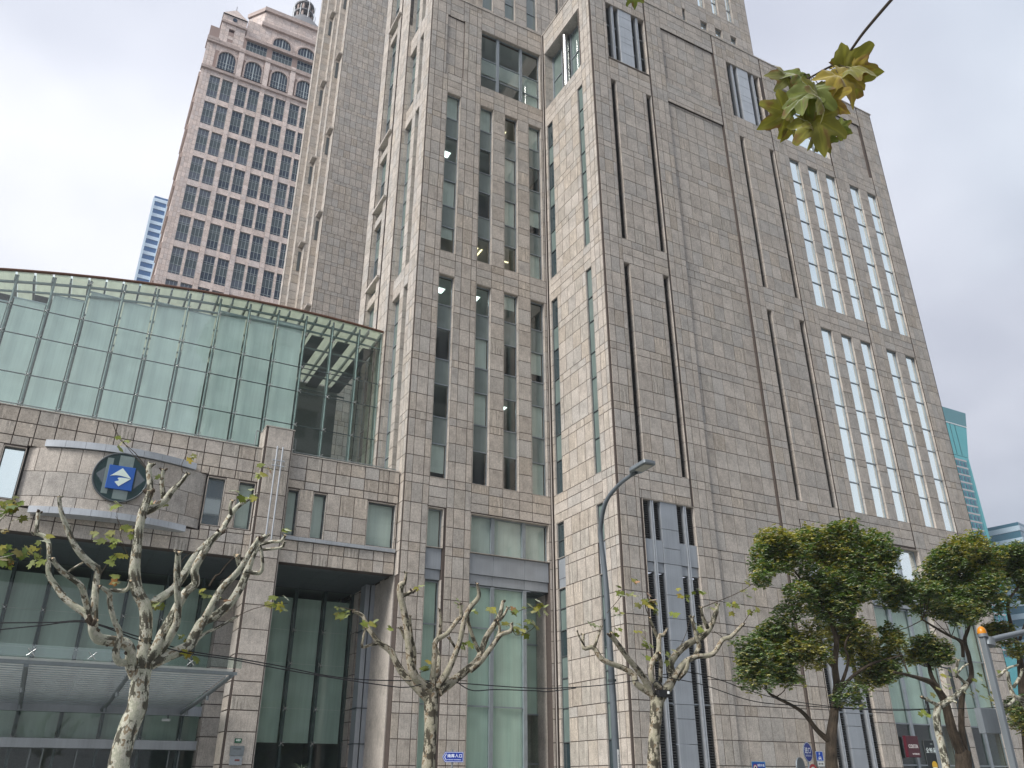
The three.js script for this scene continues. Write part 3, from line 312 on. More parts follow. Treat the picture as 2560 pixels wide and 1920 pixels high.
const LEAF={"a":[[1.635,3.446,-1.099,0.637,-0.382,0.67,-0.638,-0.749,0.18,0.126,1],[1.607,3.428,-1.073,0.322,-0.893,0.315,-0.416,0.165,0.894,0.116,2],[1.564,3.386,-1.108,-0.137,-0.953,-0.272,-0.893,-0.0,0.451,0.122,0],[1.581,3.375,-1.195,-0.606,-0.645,-0.465,0.008,-0.589,0.808,0.103,1],[1.572,3.305,-1.132,0.162,-0.987,-0.024,-0.716,-0.134,0.685,0.12,1],[1.587,3.465,-1.183,-0.999,-0.043,-0.031,-0.033,0.044,0.998,0.08,3],[1.74,3.364,-1.193,0.796,-0.45,0.404,-0.604,-0.62,0.5,0.051,0],[1.607,3.385,-1.234,-0.17,-0.986,-0.003,0.275,-0.05,0.96,0.084,1],[1.61,3.488,-1.161,-0.587,-0.808,0.049,-0.207,0.208,0.956,0.094,0],[1.67,3.496,-1.086,0.165,-0.743,0.649,-0.512,0.498,0.7,0.068,2],[1.625,3.264,-1.161,0.414,-0.909,-0.056,-0.818,-0.398,0.414,0.056,0],[1.571,3.35,-1.108,-0.211,-0.942,0.26,0.505,0.123,0.854,0.105,1],[1.567,3.371,-1.151,-0.496,-0.835,0.239,-0.712,0.548,0.438,0.098,0],[1.615,3.364,-1.116,0.104,-0.928,0.358,-0.977,-0.162,-0.136,0.09,2],[1.593,3.295,-1.162,-0.051,-0.987,0.154,0.353,0.126,0.927,0.089,1],[1.64,3.43,-1.069,0.492,-0.378,0.784,-0.599,0.507,0.62,0.091,1],[1.668,3.435,-1.069,0.239,-0.578,0.78,-0.848,-0.516,-0.122,0.067,2]],"b":[[1.198,3.843,-1.395,0.054,-0.959,-0.279,-0.724,-0.23,0.65,0.049,0],[1.181,3.85,-1.397,-0.654,-0.693,-0.304,-0.219,-0.212,0.952,0.045,0]],"ta":[[1.6923,3.5972,-0.6613,0.006],[1.6743,3.562,-0.7983,0.0052],[1.6643,3.5313,-0.889,0.0045],[1.6544,3.4952,-0.9803,0.0042],[1.6483,3.4613,-1.0528,0.0036],[1.6186,3.4506,-1.116,0.003],[1.5909,3.4371,-1.1764,0.0024],[1.5939,3.3956,-1.235,0.0018]],"tb":[[1.3789,3.9395,-1.0175,0.005],[1.2779,3.8733,-1.2686,0.004],[1.1986,3.8447,-1.3909,0.002]]};
// ================= the granite tower =================
const HS = 4.03, B0 = 17.93;
const reg = []; // course lines of piers and plain walls
for (let k = 0; k < 18; k++) { const b = B0 + HS * k; reg.push(b, b + 1.18, b + 2.36, b + 3.52); }
reg.push(17.42, 16.22, 15.03, 13.89, 13.36, 12.12, 10.88, 9.65, 9.12, 7.88, 6.64, 5.41, 4.87, 3.65, 2.43, 1.21);
reg.sort((a, b) => a - b);
const bandRows = [12.55, 16.16, 16.72, 17.38, 17.93, 32.3, 32.88, 33.5, 34.08, 48.45, 49.05, 49.7, 50.35, 56.5, 57.2, 57.95];
const LO = [17.93, 32.25], UP = [34.08, 48.42], TOPW = [50.35, 56.45], ROOF = 58.75, TOP = 88;

const tower = thing('granite_tower', 'huge grey-brown granite office tower with tall window slots filling the middle and right', 'office tower', [26, 0, -43]);
const clad = new Cladding(tower, M.granite, 300), RB = rng(4242);

// one window opening: panes stacked by the lines in ys, kinds 'v' vision, 's' spandrel
function windowCol(parent, F, a0, a1, ys, kinds, o = {}) {
  const { d = 0.32, vis = M.glassClear, spa = M.spandrel, mull = [], bar = 0.07, blinds = null, c = 0, fr = M.alu } = o, g = groupOf('window', parent), f = new GB(), z = c - d;
  const xs = [a0 + 0.031, ...mull, a1 - 0.031];
  f.box(F, a0 + 0.031, a0 + 0.075, ys[0] + 0.03, ys[ys.length - 1] - 0.03, z - 0.05, z + 0.045); f.box(F, a1 - 0.075, a1 - 0.031, ys[0] + 0.03, ys[ys.length - 1] - 0.03, z - 0.05, z + 0.045);
  ys.forEach((y, k) => { const end = k === 0 ? 0.07 : k === ys.length - 1 ? -0.07 : 0; f.box(F, a0 + 0.076, a1 - 0.076, y - bar / 2 + end, y + bar / 2 + end, z - 0.045, z + 0.06); });
  for (const m of mull) f.box(F, m - 0.11, m + 0.11, ys[0] + 0.03, ys[ys.length - 1] - 0.03, z - 0.06, z + 0.14);
  f.put('frame', fr, g);
  for (let k = 0; k < ys.length - 1; k++) for (let m = 0; m < xs.length - 1; m++) {
    const s = kinds[k % kinds.length] === 's';
    new GB().pane(F, xs[m] + 0.03, xs[m + 1] - 0.03, ys[k] + 0.02, ys[k + 1] - 0.02, z, RB, { sc: 0.35, uo: [k * 0.7 + m, k * 0.3] }).put(s ? 'spandrel_pane' : 'pane', s ? spa : vis, g);
    if (!s && blinds) { const h = blinds(k, m); if (h > 0) new GB().box(F, xs[m] + 0.08, xs[m + 1] - 0.08, lerp(ys[k + 1], ys[k], h) + 0.03, ys[k + 1] - 0.02, z - 0.13, z - 0.12, { sc: 0.3, uo: [m * 1.3 + k, k] }).put('blind', M.blind, g); }
  }
  if (!o.noLining) { const l = new GB(); lining(l, F, [a0, a1, ys[0], ys[ys.length - 1]], d + 0.06, reg, c); l.put('reveal', M.granite, g); }
  return g;
}
function louvreStrip(parent, F, a0, a1, b0, b1, o = {}) {
  const { d = 0.3, step = 0.115, line = true, c = 0, trans = [] } = o, g = groupOf('louvre', parent), s = new GB(), f = new GB();
  for (let y = b0 + 0.06; y < b1 - 0.06; y += step) { const P = (a, b, q) => at(F, a, b, q + c); s.quad([P(a0 + 0.03, y, -d + 0.02), P(a1 - 0.03, y, -d + 0.02), P(a1 - 0.03, y + 0.05, -d - 0.07), P(a0 + 0.03, y + 0.05, -d - 0.07)], [[a0, y], [a1, y], [a1, y + 0.1], [a0, y + 0.1]]); s.quad([P(a0 + 0.03, y - 0.022, -d + 0.02), P(a1 - 0.03, y - 0.022, -d + 0.02), P(a1 - 0.03, y, -d + 0.02), P(a0 + 0.03, y, -d + 0.02)], [[a0, y], [a1, y], [a1, y], [a0, y]]); }
  stuff(s.put('slat', M.louvre, g));
  f.box(F, a0 + 0.03, a1 - 0.03, b0, b1, c - d - 0.5, c - d - 0.42); f.box(F, a0 + 0.005, a0 + 0.03, b0, b1, c - d - 0.42, c - d - 0.06); f.box(F, a1 - 0.03, a1 - 0.005, b0, b1, c - d - 0.42, c - d - 0.06); f.put('backing', M.black, g);
  if (trans.length) { const t = new GB(); for (const y of trans) t.box(F, a0 + 0.03, a1 - 0.03, y - 0.03, y + 0.03, c - d - 0.1, c - d + 0.03); t.put('transom', M.alu, g); }
  if (line) { const l = new GB(); lining(l, F, [a0, a1, b0, b1], d + 0.2, reg, c); l.put('reveal', M.granite, g); }
  return g;
}
const floorYs = (b, n) => { const o = []; for (let k = 0; k < n; k++) { o.push(b + HS * k, b + HS * k + 2.25); } return o; };
const yLo = floorYs(17.93, 4); yLo[7] = LO[1]; const yUp = floorYs(34.08, 4); yUp[7] = UP[1];

// ---- facade A: x 16.2-26.25 at z -42.95 ----
{
  const F = FZ(-42.95), cols = [[17.78, 18.95], [20.55, 21.72], [22.68, 23.84], [24.77, 25.95]], holes = [];
  for (const [a, b] of cols) holes.push([a, b, ...LO], [a, b, ...UP]);
  const big = [20.53, 25.98, ...TOPW]; holes.push(big);
  const r1 = [17.76, 18.8, 13.75, 16.1], r2 = [20.54, 25.95, 13.75, 16.1], g1 = [17.76, 18.8, 0, 13.75], g2 = [20.54, 25.95, 0, 13.75]; holes.push(r1, r2, g1, g2);
  const slotRec = [17.6, 19.05, 50.42, 56.48];
  clad.core(F, [16.2, 26.25, 0, ROOF], [...holes, slotRec]);
  clad.core(F, [17.6, 19.05, 50.42, 56.48], [], -0.1, [0, 0], 0.5); clad.zone(F, slotRec, reg, [18.35], [], -0.1);
  const H2 = [...holes, slotRec];
  const pier = (a, b, cs, y0 = 0, y1 = ROOF) => clad.zone(F, [a, b, y0, y1], reg, cs, H2);
  pier(16.27, 17.78, [16.69, 17.39]); pier(18.95, 20.54, [19.42, 20.14]);
  for (const [y0, y1] of [[0, 16.16], LO, UP, TOPW]) { if (y0 > 17) { pier(21.72, 22.68, [], y0, y1); pier(23.84, 24.77, [], y0, y1); } pier(25.95, 26.12, [], y0, y1); }
  for (const [y0, y1] of [[16.16, 17.93], [32.25, 34.08], [48.42, 50.35], [56.45, ROOF]]) { clad.zone(F, [17.78, 18.95, y0, y1], bandRows, [], H2); clad.zone(F, [20.54, 26.12, y0, y1], bandRows, [21.72, 22.68, 23.84, 24.77], H2); }
  clad.zone(F, [17.78, 18.95, 50.35, 56.5], reg, [], H2);
  // windows
  const bl = (seed) => { const R = rng(seed); return () => { const t = R(); return t < 0.38 ? 1 : t < 0.55 ? 0.35 + R() * 0.5 : 0; }; };
  const open = { 0: [1, 3, 6], 1: [3, 4], 2: [1, 4, 7], 3: [] }; cols.forEach(([a, b], i) => { for (const [ys, s0, seed] of [[yLo, 0, 10 + i * 3], [yUp, 4, 50 + i * 5]]) { const f = bl(seed); windowCol(tower, F, a, b, ys, ['v', 's'], { blinds: (k, m) => { const h = f(); return open[i].includes(s0 + k / 2) ? 0 : h; } }); } });
  windowCol(tower, F, ...big.slice(0, 2), [TOPW[0], 51.8, 53.65, TOPW[1]], ['v'], { mull: [22.13, 24.25], blinds: (k, m) => (m === 2 && k < 2 ? 1 : 0) });
  windowCol(tower, F, r1[0], r1[1], [13.75, 16.1], ['v'], { d: 0.35, blinds: () => 1 });
  windowCol(tower, F, r2[0], r2[1], [13.75, 16.1], ['v'], { d: 0.35, mull: [22.13, 24.27], blinds: () => 1 });
  // metal fascia and tall lower glass
  const fas = (a0, a1, b0, b1, c0, c1) => new GB().box(F, a0, a1, b0, b1, c0, c1, { ch: 0.006, sc: 0.3, uo: [a0, b0] }).put('metal_panel', M.panel, tower);
  for (const [a, b] of [[17.79, 18.77], [20.57, 22.12], [22.14, 24.26], [24.28, 25.92]]) { fas(a, b, 12.54, 13.72, -0.5, -0.12); fas(a, b, 11.97, 12.52, -0.5, -0.22); }
  windowCol(tower, F, 17.76, 18.8, [0.1, 2.2, 5.4, 9.55, 11.95], ['v'], { d: 0.45, vis: M.glassLow, blinds: () => 1, noLining: true });
  windowCol(tower, F, 20.54, 24.45, [0.1, 2.2, 5.4, 9.55, 11.95], ['v'], { d: 0.35, vis: M.glassLow, mull: [22.15, 24.3], blinds: () => 1, noLining: true });
  windowCol(tower, F, 24.5, 26.2, [0.1, 2.6, 5.2, 9.1, 11.95], ['v'], { d: 1.7, vis: M.glassLow, blinds: k => (k > 1 ? 1 : 0), noLining: true });
  const l2 = new GB(); l2.box(F, 18.77, 18.8, 0, 11.95, -0.5, -0.01, { tint: tints[1], sc: 0.4 }); l2.box(F, 17.76, 17.79, 0, 11.95, -0.5, -0.01, { tint: tints[3], sc: 0.4 }); l2.box(F, 20.54, 20.57, 0, 11.95, -0.5, -0.01, { tint: tints[3], sc: 0.4 }); l2.put('pier_return', M.granite, tower);
  new GB().box(F, 24.46, 25.94, 11.9, 11.96, -1.75, -0.51).put('recess_soffit', M.soffit, tower);
  new GB().box(F, 24.4, 24.46, 0, 11.9, -1.7, -0.42).put('recess_side', M.panel, tower);
  new GB().wbox(25.96, 26.9, 0, 13.7, -45.4, -42.99, { sc: 0.4, tint: tints[3] }).put('recess_return', M.granite, tower); new GB().wbox(24.4, 26.9, 0, 12.2, -46, -45.7).put('recess_back', M.granite, tower);
  // roof ledge
  new GB().box(F, 16.15, 26.3, ROOF, ROOF + 0.12, -0.62, 0.05, { sc: 0.4 }).put('coping', M.granite, tower);
  // offices behind the panes
  const room = groupOf('office_floors', tower), sl = new GB(), bw = new GB();
  for (let k = -1; k < 10; k++) { const y = 17.93 + HS * k; sl.wbox(16.9, 26.9, y + 2.34, y + HS - 0.12, -50, -43.6); }
  sl.put('floor_slab', M.roomCeil, room); bw.wbox(16.9, 26.9, 0, 60, -50.3, -50.02); bw.put('partition_wall', M.roomWall, room);
  new GB().wbox(26.3, 26.7, 13, 60, -50, -43.7).put('partition_wall', M.roomWall, room); new GB().wbox(16.95, 17.2, 13, 60, -50, -43.6).put('partition_wall', M.roomWall, room);
  const lights = [[18.75, 6, 1.2, 0.6, 0.6, 0], [18.75, 3, 1.2, 0.6, 0.6, 0], [21.35, 3, 1.0, 0.6, 0.6, 0], [23.55, 7, 1.1, 0.35, 0.6, 1], [21.7, 4, 1.3, 0.1, 1.3, 1], [21.35, 4, 1.0, 0.1, 0.8, 1], [23.7, 4, 1.2, 0.9, 0.1, 1], [23.7, 4, 2.0, 1.0, 0.1, 1], [23.5, 1, 0.9, 0.55, 0.55, 0]];
  for (const [x, k, dz, w, h, warm] of lights) {
    const y = 17.93 + HS * k + 2.33; new GB().wbox(x - w / 2, x + w / 2, y - 0.025, y - 0.002, -43.9 - dz - h / 2, -43.9 - dz + h / 2).put('ceiling_light', warm ? M.lampWarm : M.lamp, room);
    const L = new THREE.RectAreaLight(warm ? 0xffe2a8 : 0xeafff8, 3, w, h); L.position.set(x - 26, y - 0.04, -43.9 - dz + 43); L.rotation.x = -Math.PI / 2; L.name = 'ceiling_light_glow'; room.add(L);
  }
}
// ---- facade B: x 26.25, faces left ----
{
  const F = FX(26.25), R = [-38.15, -37.42], Lf = [-42.55, -41.68], loggia = [-42.68, -37.6, 50.32, 56.4];
  const slots = [[...Lf, 13.9, 16.14], [...R, 13.9, 16.14], [...Lf, ...LO], [...R, ...LO], [...Lf, ...UP], [...R, ...UP], [...Lf, 0.1, 12.1], [...R, 0.1, 12.1]];
  const met = [[...Lf, 12.1, 13.9], [...R, 12.1, 13.9]], H2 = [...slots, ...met, loggia];
  clad.core(F, [-42.95, -36, 0, ROOF], H2);
  clad.zone(F, [-37.42, -36.1, 0, ROOF], reg, [-36.42, -36.95], H2);
  clad.st = 0.55; for (const [y0, y1] of [[0, 16.14], LO, UP]) clad.zone(F, [-41.68, -38.15, y0, y1], reg, 0.91, H2); clad.st = 0;
  for (const [y0, y1] of [[16.14, 17.93], [32.25, 34.08], [48.42, 50.32], [56.4, ROOF]]) clad.zone(F, [-42.8, -37.42, y0, y1], bandRows, [-41.2, -39.7, -38.3], H2);
  clad.zone(F, [-42.8, -42.55, 0, ROOF], reg, [], H2); 
  for (const s of slots.slice(0, 6)) { const ys = s[3] < 17 ? [s[2], 15.0, s[3]] : s[2] < 20 ? yLo : yUp; windowCol(tower, F, s[0], s[1], ys, s[3] < 17 ? ['v'] : ['v', 's'], { d: 0.13, vis: s[0] < -40 ? M.glassDark : M.glassGreen, spa: M.glassGreen, bar: 0.05, fr: M.darkFrame }); }
  for (const s of slots.slice(6)) windowCol(tower, F, s[0], s[1], [0.1, 2.0, 3.65, 5.41, 7.0, 8.2, 9.65, 10.9, 12.1], ['v', 'v', 's', 's', 's', 'v', 's', 's'], { d: 0.13, vis: M.glassDark, spa: M.glassGreen, bar: 0.05, fr: M.darkFrame });
  for (const s of met) { new GB().box(F, s[0] + 0.02, s[1] - 0.02, 12.1, 12.66, -0.3, -0.1, { sc: 0.3 }).put('metal_panel', M.panel, tower); new GB().box(F, s[0] + 0.02, s[1] - 0.02, 12.68, 13.88, -0.3, -0.08, { sc: 0.3 }).put('metal_panel', M.panel, tower); }
  // loggia
  const g = groupOf('loggia', tower), s = new GB(), w = [-42.68, -37.6], d = 0.86;
  s.box(F, w[0], w[1], 56.36, 56.42, -d, -0.05, { tint: tints[0], sc: 0.4 }); s.put('soffit', M.granite, g);
  const sd = new GB(); [50.35, 51.5, 52.7, 53.9, 55.1, 56.35].forEach((y, k, q) => { if (k < 5) sd.box(F, w[0] - 0.03, w[0] + 0.015, y + 0.015, q[k + 1] - 0.015, -d, -0.03, { tint: tints[k], sc: 0.4 }); }); sd.box(F, w[1] - 0.015, w[1] + 0.03, 50.35, 56.35, -d, -0.03, { tint: tints[3], sc: 0.4 }); sd.put('side_wall', M.granite, g);
  new GB().box(F, w[0], w[1], 50.2, 50.31, -d, -0.05, { sc: 0.4 }).put('floor', M.granite, g);
  const fr = new GB(); for (const a of [-42.6, -41.2, -39.9, -38.6, -37.66]) fr.box(F, a - 0.07, a + 0.07, 50.32, 56.36, -d - 0.05, -d + 0.1); for (const y of [51.2, 53.6, 56.25]) fr.box(F, w[0], w[1], y - 0.05, y + 0.05, -d - 0.04, -d + 0.06); fr.put('frame', M.alu, g);
  [-42.6, -41.2, -39.9, -38.6].forEach((a, i) => new GB().box(F, a + 0.07, [-41.2, -39.9, -38.6, -37.66][i] - 0.07, 50.32, 56.36, -d - 0.02, -d, { sc: 0.3, uo: [i, 0] }).put('pane', M.glassGreen, g));
  mesh('round_column', rod([26.68, 50.2, -40.12], [26.68, 56.4, -40.12], 0.26, 24), M.silver, g);
  mesh('column_ring', merged([rod([26.68, 52.3, -40.12], [26.68, 52.34, -40.12], 0.27, 24), rod([26.68, 54.3, -40.12], [26.68, 54.34, -40.12], 0.27, 24)]), M.steel, g);
  new GB().wbox(26.13, 26.4, 0, ROOF, -43.2, -42.9).put('corner_post', M.joint, tower);
  // rainwater pipe in the inner corner
  mesh('downpipe', rod([26.12, 0, -42.82], [26.12, ROOF, -42.82], 0.03, 10), std([0.42, 0.385, 0.35], 0.7), tower);
  new GB().box(F, -42.95, -35.95, ROOF, ROOF + 0.12, -0.7, 0.05, { sc: 0.4 }).put('coping', M.granite, tower);
}
// ---- facade C: x 26.25-58.2 at z -36 ----
{
  const F = FZ(-36), holes = [], lou = [], wins = [[45.66, 46.88], [47.78, 49.02], [49.88, 51.12], [52.78, 54.02], [54.98, 56.22]];
  for (const [a, b] of [[27.8, 28.34], [31.0, 31.55], [40.27, 40.82], [43.47, 44.05]]) { lou.push([a, b, ...LO], [a, b, ...UP]); }
  for (const [a, b] of wins) holes.push([a, b, ...LO], [a, b, ...UP]);
  const tl = [[27.76, 31.55, 50.6, 56.5], [40.0, 43.75, 50.4, 56.45]], bl = [[27.95, 31.72, 0, 16.22], [40.35, 44.2, 0, 16.22]];
  const tw = [45.58, 51.05, ...TOPW], lw = [[45.7, 51.4, 13.8, 16.06], [52.8, 56.4, 13.8, 16.06]], lg = [[45.7, 51.4, 0, 13.8], [52.8, 56.4, 0, 13.8]];
  const cen = [[33.18, 38.66, 50.7, 56.62], [33.18, 38.66, 0, 48.72]], rr = [52.6, 56.08, 50.35, 56.48];
  const H2 = [...holes, ...lou, ...tl, ...bl, tw, ...lw, ...lg, ...cen, rr];
  clad.core(F, [26.25, 58.25, 0, ROOF], H2);
  for (const q of [...cen, rr]) { clad.core(F, q, [], -0.13, [0, 0], 0.5); }
  clad.zone(F, cen[0], reg, 0.915, [], -0.13); clad.zone(F, rr, reg, 0.9, [], -0.13);
  for (const [y0, y1] of [[0, 16.22], [17.93, 32.25], [34.08, 48.72]]) clad.zone(F, [33.18, 38.66, y0, y1], reg, 0.915, [], -0.13);
  for (const [y0, y1] of [[16.22, 17.93], [32.25, 34.08]]) clad.zone(F, [33.18, 38.66, y0, y1], bandRows, 0.915, [], -0.13);
  const pier = (a, b, cs, y0 = 0, y1 = ROOF) => clad.zone(F, [a, b, y0, y1], reg, cs, H2);
  pier(26.37, 27.8, [26.83, 27.52]); pier(31.55, 31.62, []); pier(31.7, 33.18, [32.15, 32.75]); pier(38.78, 40.27, [39.1, 39.75]); pier(44.17, 45.66, [44.55, 45.2]); pier(51.24, 52.78, [51.6, 52.3]); pier(56.34, 58.1, [56.85, 57.45]);
  for (const [y0, y1] of [LO, UP]) { for (const [a, b] of [[28.34, 31.0], [40.82, 43.47]]) clad.zone(F, [a, b, y0, y1], reg, 0.9, H2); for (const [a, b] of [[46.88, 47.78], [49.02, 49.88], [54.02, 54.98]]) pier(a, b, [], y0, y1); }
  for (const [y0, y1] of [[16.2, 17.93], [32.25, 34.08], [48.42, 50.4], [56.45, ROOF]]) for (const [a, b, cs] of [[27.8, 31.55, [28.6, 29.5, 30.4]], [40.27, 44.05, [41.2, 42.1, 43]], [45.66, 51.12, [46.88, 47.78, 49.02, 49.88]], [52.78, 56.22, [54.02, 54.98]]]) clad.zone(F, [a, b, y0, y1], bandRows, cs, H2);
  clad.zone(F, [33.18, 38.66, 48.72, 50.7], bandRows, 1.83, H2); clad.zone(F, [33.18, 38.66, 56.62, ROOF], bandRows, 1.83, H2);
  for (const q of lou) louvreStrip(tower, F, ...q);
  wins.forEach(([a, b], i) => { for (const ys of [yLo, yUp]) windowCol(tower, F, a, b, ys, ['v', 's'], { d: 0.2, vis: M.glassMirror, spa: M.glassMirror, blinds: null }); });
  windowCol(tower, F, tw[0], tw[1], [TOPW[0], 52.3, 54.4, TOPW[1]], ['v'], { vis: M.glassMirror, mull: [47.35, 49.25] });
  windowCol(tower, F, lw[0][0], lw[0][1], [13.8, 16.06], ['v'], { d: 0.4, vis: M.glassMirror, mull: [47.6, 49.5] }); windowCol(tower, F, lw[1][0], lw[1][1], [13.8, 16.06], ['v'], { d: 0.4, vis: M.glassMirror, mull: [54.6] });
  // top louvre openings
  for (const [a0, a1, b0, b1] of tl) {
    const m = (a0 + a1) / 2; for (const [p, q] of [[a0, a0 + 0.62], [a0 + 0.8, m - 0.62], [m + 0.62, a1 - 0.8], [a1 - 0.62, a1]]) louvreStrip(tower, F, p, q, b0, b1, { d: 0.4, line: false, trans: [b0 + 1.9, b0 + 3.9] });
    const s = new GB(); for (const q of [a0 + 0.71, a1 - 0.71]) { s.box(F, q - 0.09, q - 0.02, b0, b1, -0.45, -0.08); s.box(F, q + 0.02, q + 0.09, b0, b1, -0.45, -0.08); s.box(F, q - 0.02, q + 0.02, b0, b1, -0.5, -0.16); } s.put('twin_mullion', M.panelPale, tower);
    [0, 1.2, 2.35, 2.9, 4.0, 5.1, b1 - b0].forEach((y, k, q) => { if (k < 6) new GB().box(F, m - 0.61, m + 0.61, b0 + y + 0.012, b0 + q[k + 1] - 0.012, -0.45, -0.06, { ch: 0.006, sc: 0.3 }).put('metal_panel', M.panelPale, tower); });
    { const l = new GB(); lining(l, F, [a0, a1, b0, b1], 0.6, reg); l.put('reveal', M.granite, tower); }
  }
  // bottom plant-room strips
  for (const [a0, a1] of bl) {
    const m = (a0 + a1) / 2, st = [[a0, a0 + 0.6], [a0 + 0.8, m - 0.6], [m + 0.6, a1 - 0.8], [a1 - 0.6, a1]];
    for (const [p, q] of st) { louvreStrip(tower, F, p, q, 13.92, 16.22, { d: 0.25, line: false, step: 0.13 }); louvreStrip(tower, F, p, q, 0, 12.08, { d: 0.25, line: false, step: 0.13, trans: [5.35] }); new GB().box(F, p + 0.01, q - 0.01, 12.64, 13.9, -0.4, -0.08, { ch: 0.006, sc: 0.3 }).put('metal_panel', M.panel, tower); new GB().box(F, p + 0.01, q - 0.01, 12.1, 12.62, -0.4, -0.16, { ch: 0.006, sc: 0.3 }).put('metal_panel', M.panel, tower); }
    const s = new GB(); for (const q of [a0 + 0.7, a1 - 0.7]) { s.box(F, q - 0.1, q - 0.02, 0, 16.22, -0.4, -0.05); s.box(F, q + 0.02, q + 0.1, 0, 16.22, -0.4, -0.05); s.box(F, q - 0.02, q + 0.02, 0, 16.22, -0.45, -0.12); } s.put('twin_mullion', M.panelPale, tower);
    [0, 2.2, 3.4, 4.6, 5.3, 7.1, 8.5, 9.65, 10.9, 12.62, 13.5, 14.6, 16.22].forEach((y, k, q) => { if (k < 12) new GB().box(F, m - 0.59, m + 0.59, y + 0.012, q[k + 1] - 0.012, -0.4, -0.05, { ch: 0.006, sc: 0.3 }).put('metal_panel', M.panel, tower); });
    { const l = new GB(); lining(l, F, [a0, a1, 0, 16.22], 0.45, reg); l.put('reveal', M.granite, tower); }
  }
  // shopfront glazing low on the right
  for (const [k, [a0, a1]] of [[45.7, 51.4], [52.8, 56.4]].entries()) {
    for (const [p, q] of k ? [[a0, 54.6], [54.6, a1]] : [[a0, 47.6], [47.6, 49.5], [49.5, a1]]) { new GB().box(F, p + 0.02, q - 0.02, 12.5, 13.76, -0.5, -0.12, { ch: 0.006, sc: 0.3 }).put('metal_panel', M.panelPale, tower); new GB().box(F, p + 0.02, q - 0.02, 11.95, 12.48, -0.5, -0.2, { ch: 0.006, sc: 0.3 }).put('metal_panel', M.panel, tower); }
    windowCol(tower, F, a0, a1, [0.1, 2.6, 4.9, 9.0, 11.93], ['v'], { d: 0.45, vis: M.glassLow, mull: k ? [54.6] : [47.6, 49.5], blinds: j => (j > 1 ? 1 : 0), noLining: true });
    { const r = new GB(); r.box(F, a0 - 0.5, a1 + 0.5, 0, 12.3, -7.2, -7); r.box(F, a0 - 0.7, a0 - 0.5, 0, 12.3, -7, -0.64); r.box(F, a1 + 0.5, a1 + 0.7, 0, 12.3, -7, -0.64); r.box(F, a0 - 0.5, a1 + 0.5, 12.3, 12.5, -7, -0.64); r.put('shop_room', M.roomWall, tower); }
    { const l = new GB(); lining(l, F, [a0, a1, 0, 13.8], 0.5, reg); l.put('reveal', M.granite, tower); }
  }
  // right-hand end wall and roof edge
  new GB().wbox(57.6, 58.2, 0, ROOF, -60, -36.63, { sc: 0.4 }).put('end_wall', M.granite, tower);
  new GB().box(F, 26.3, 58.3, ROOF, ROOF + 0.12, -0.7, 0.05, { sc: 0.4 }).put('coping', M.granite, tower);
  new GB().wbox(26.3, 57.6, 58.2, 58.7, -60, -36.7).put('roof', M.soffit, tower);
}
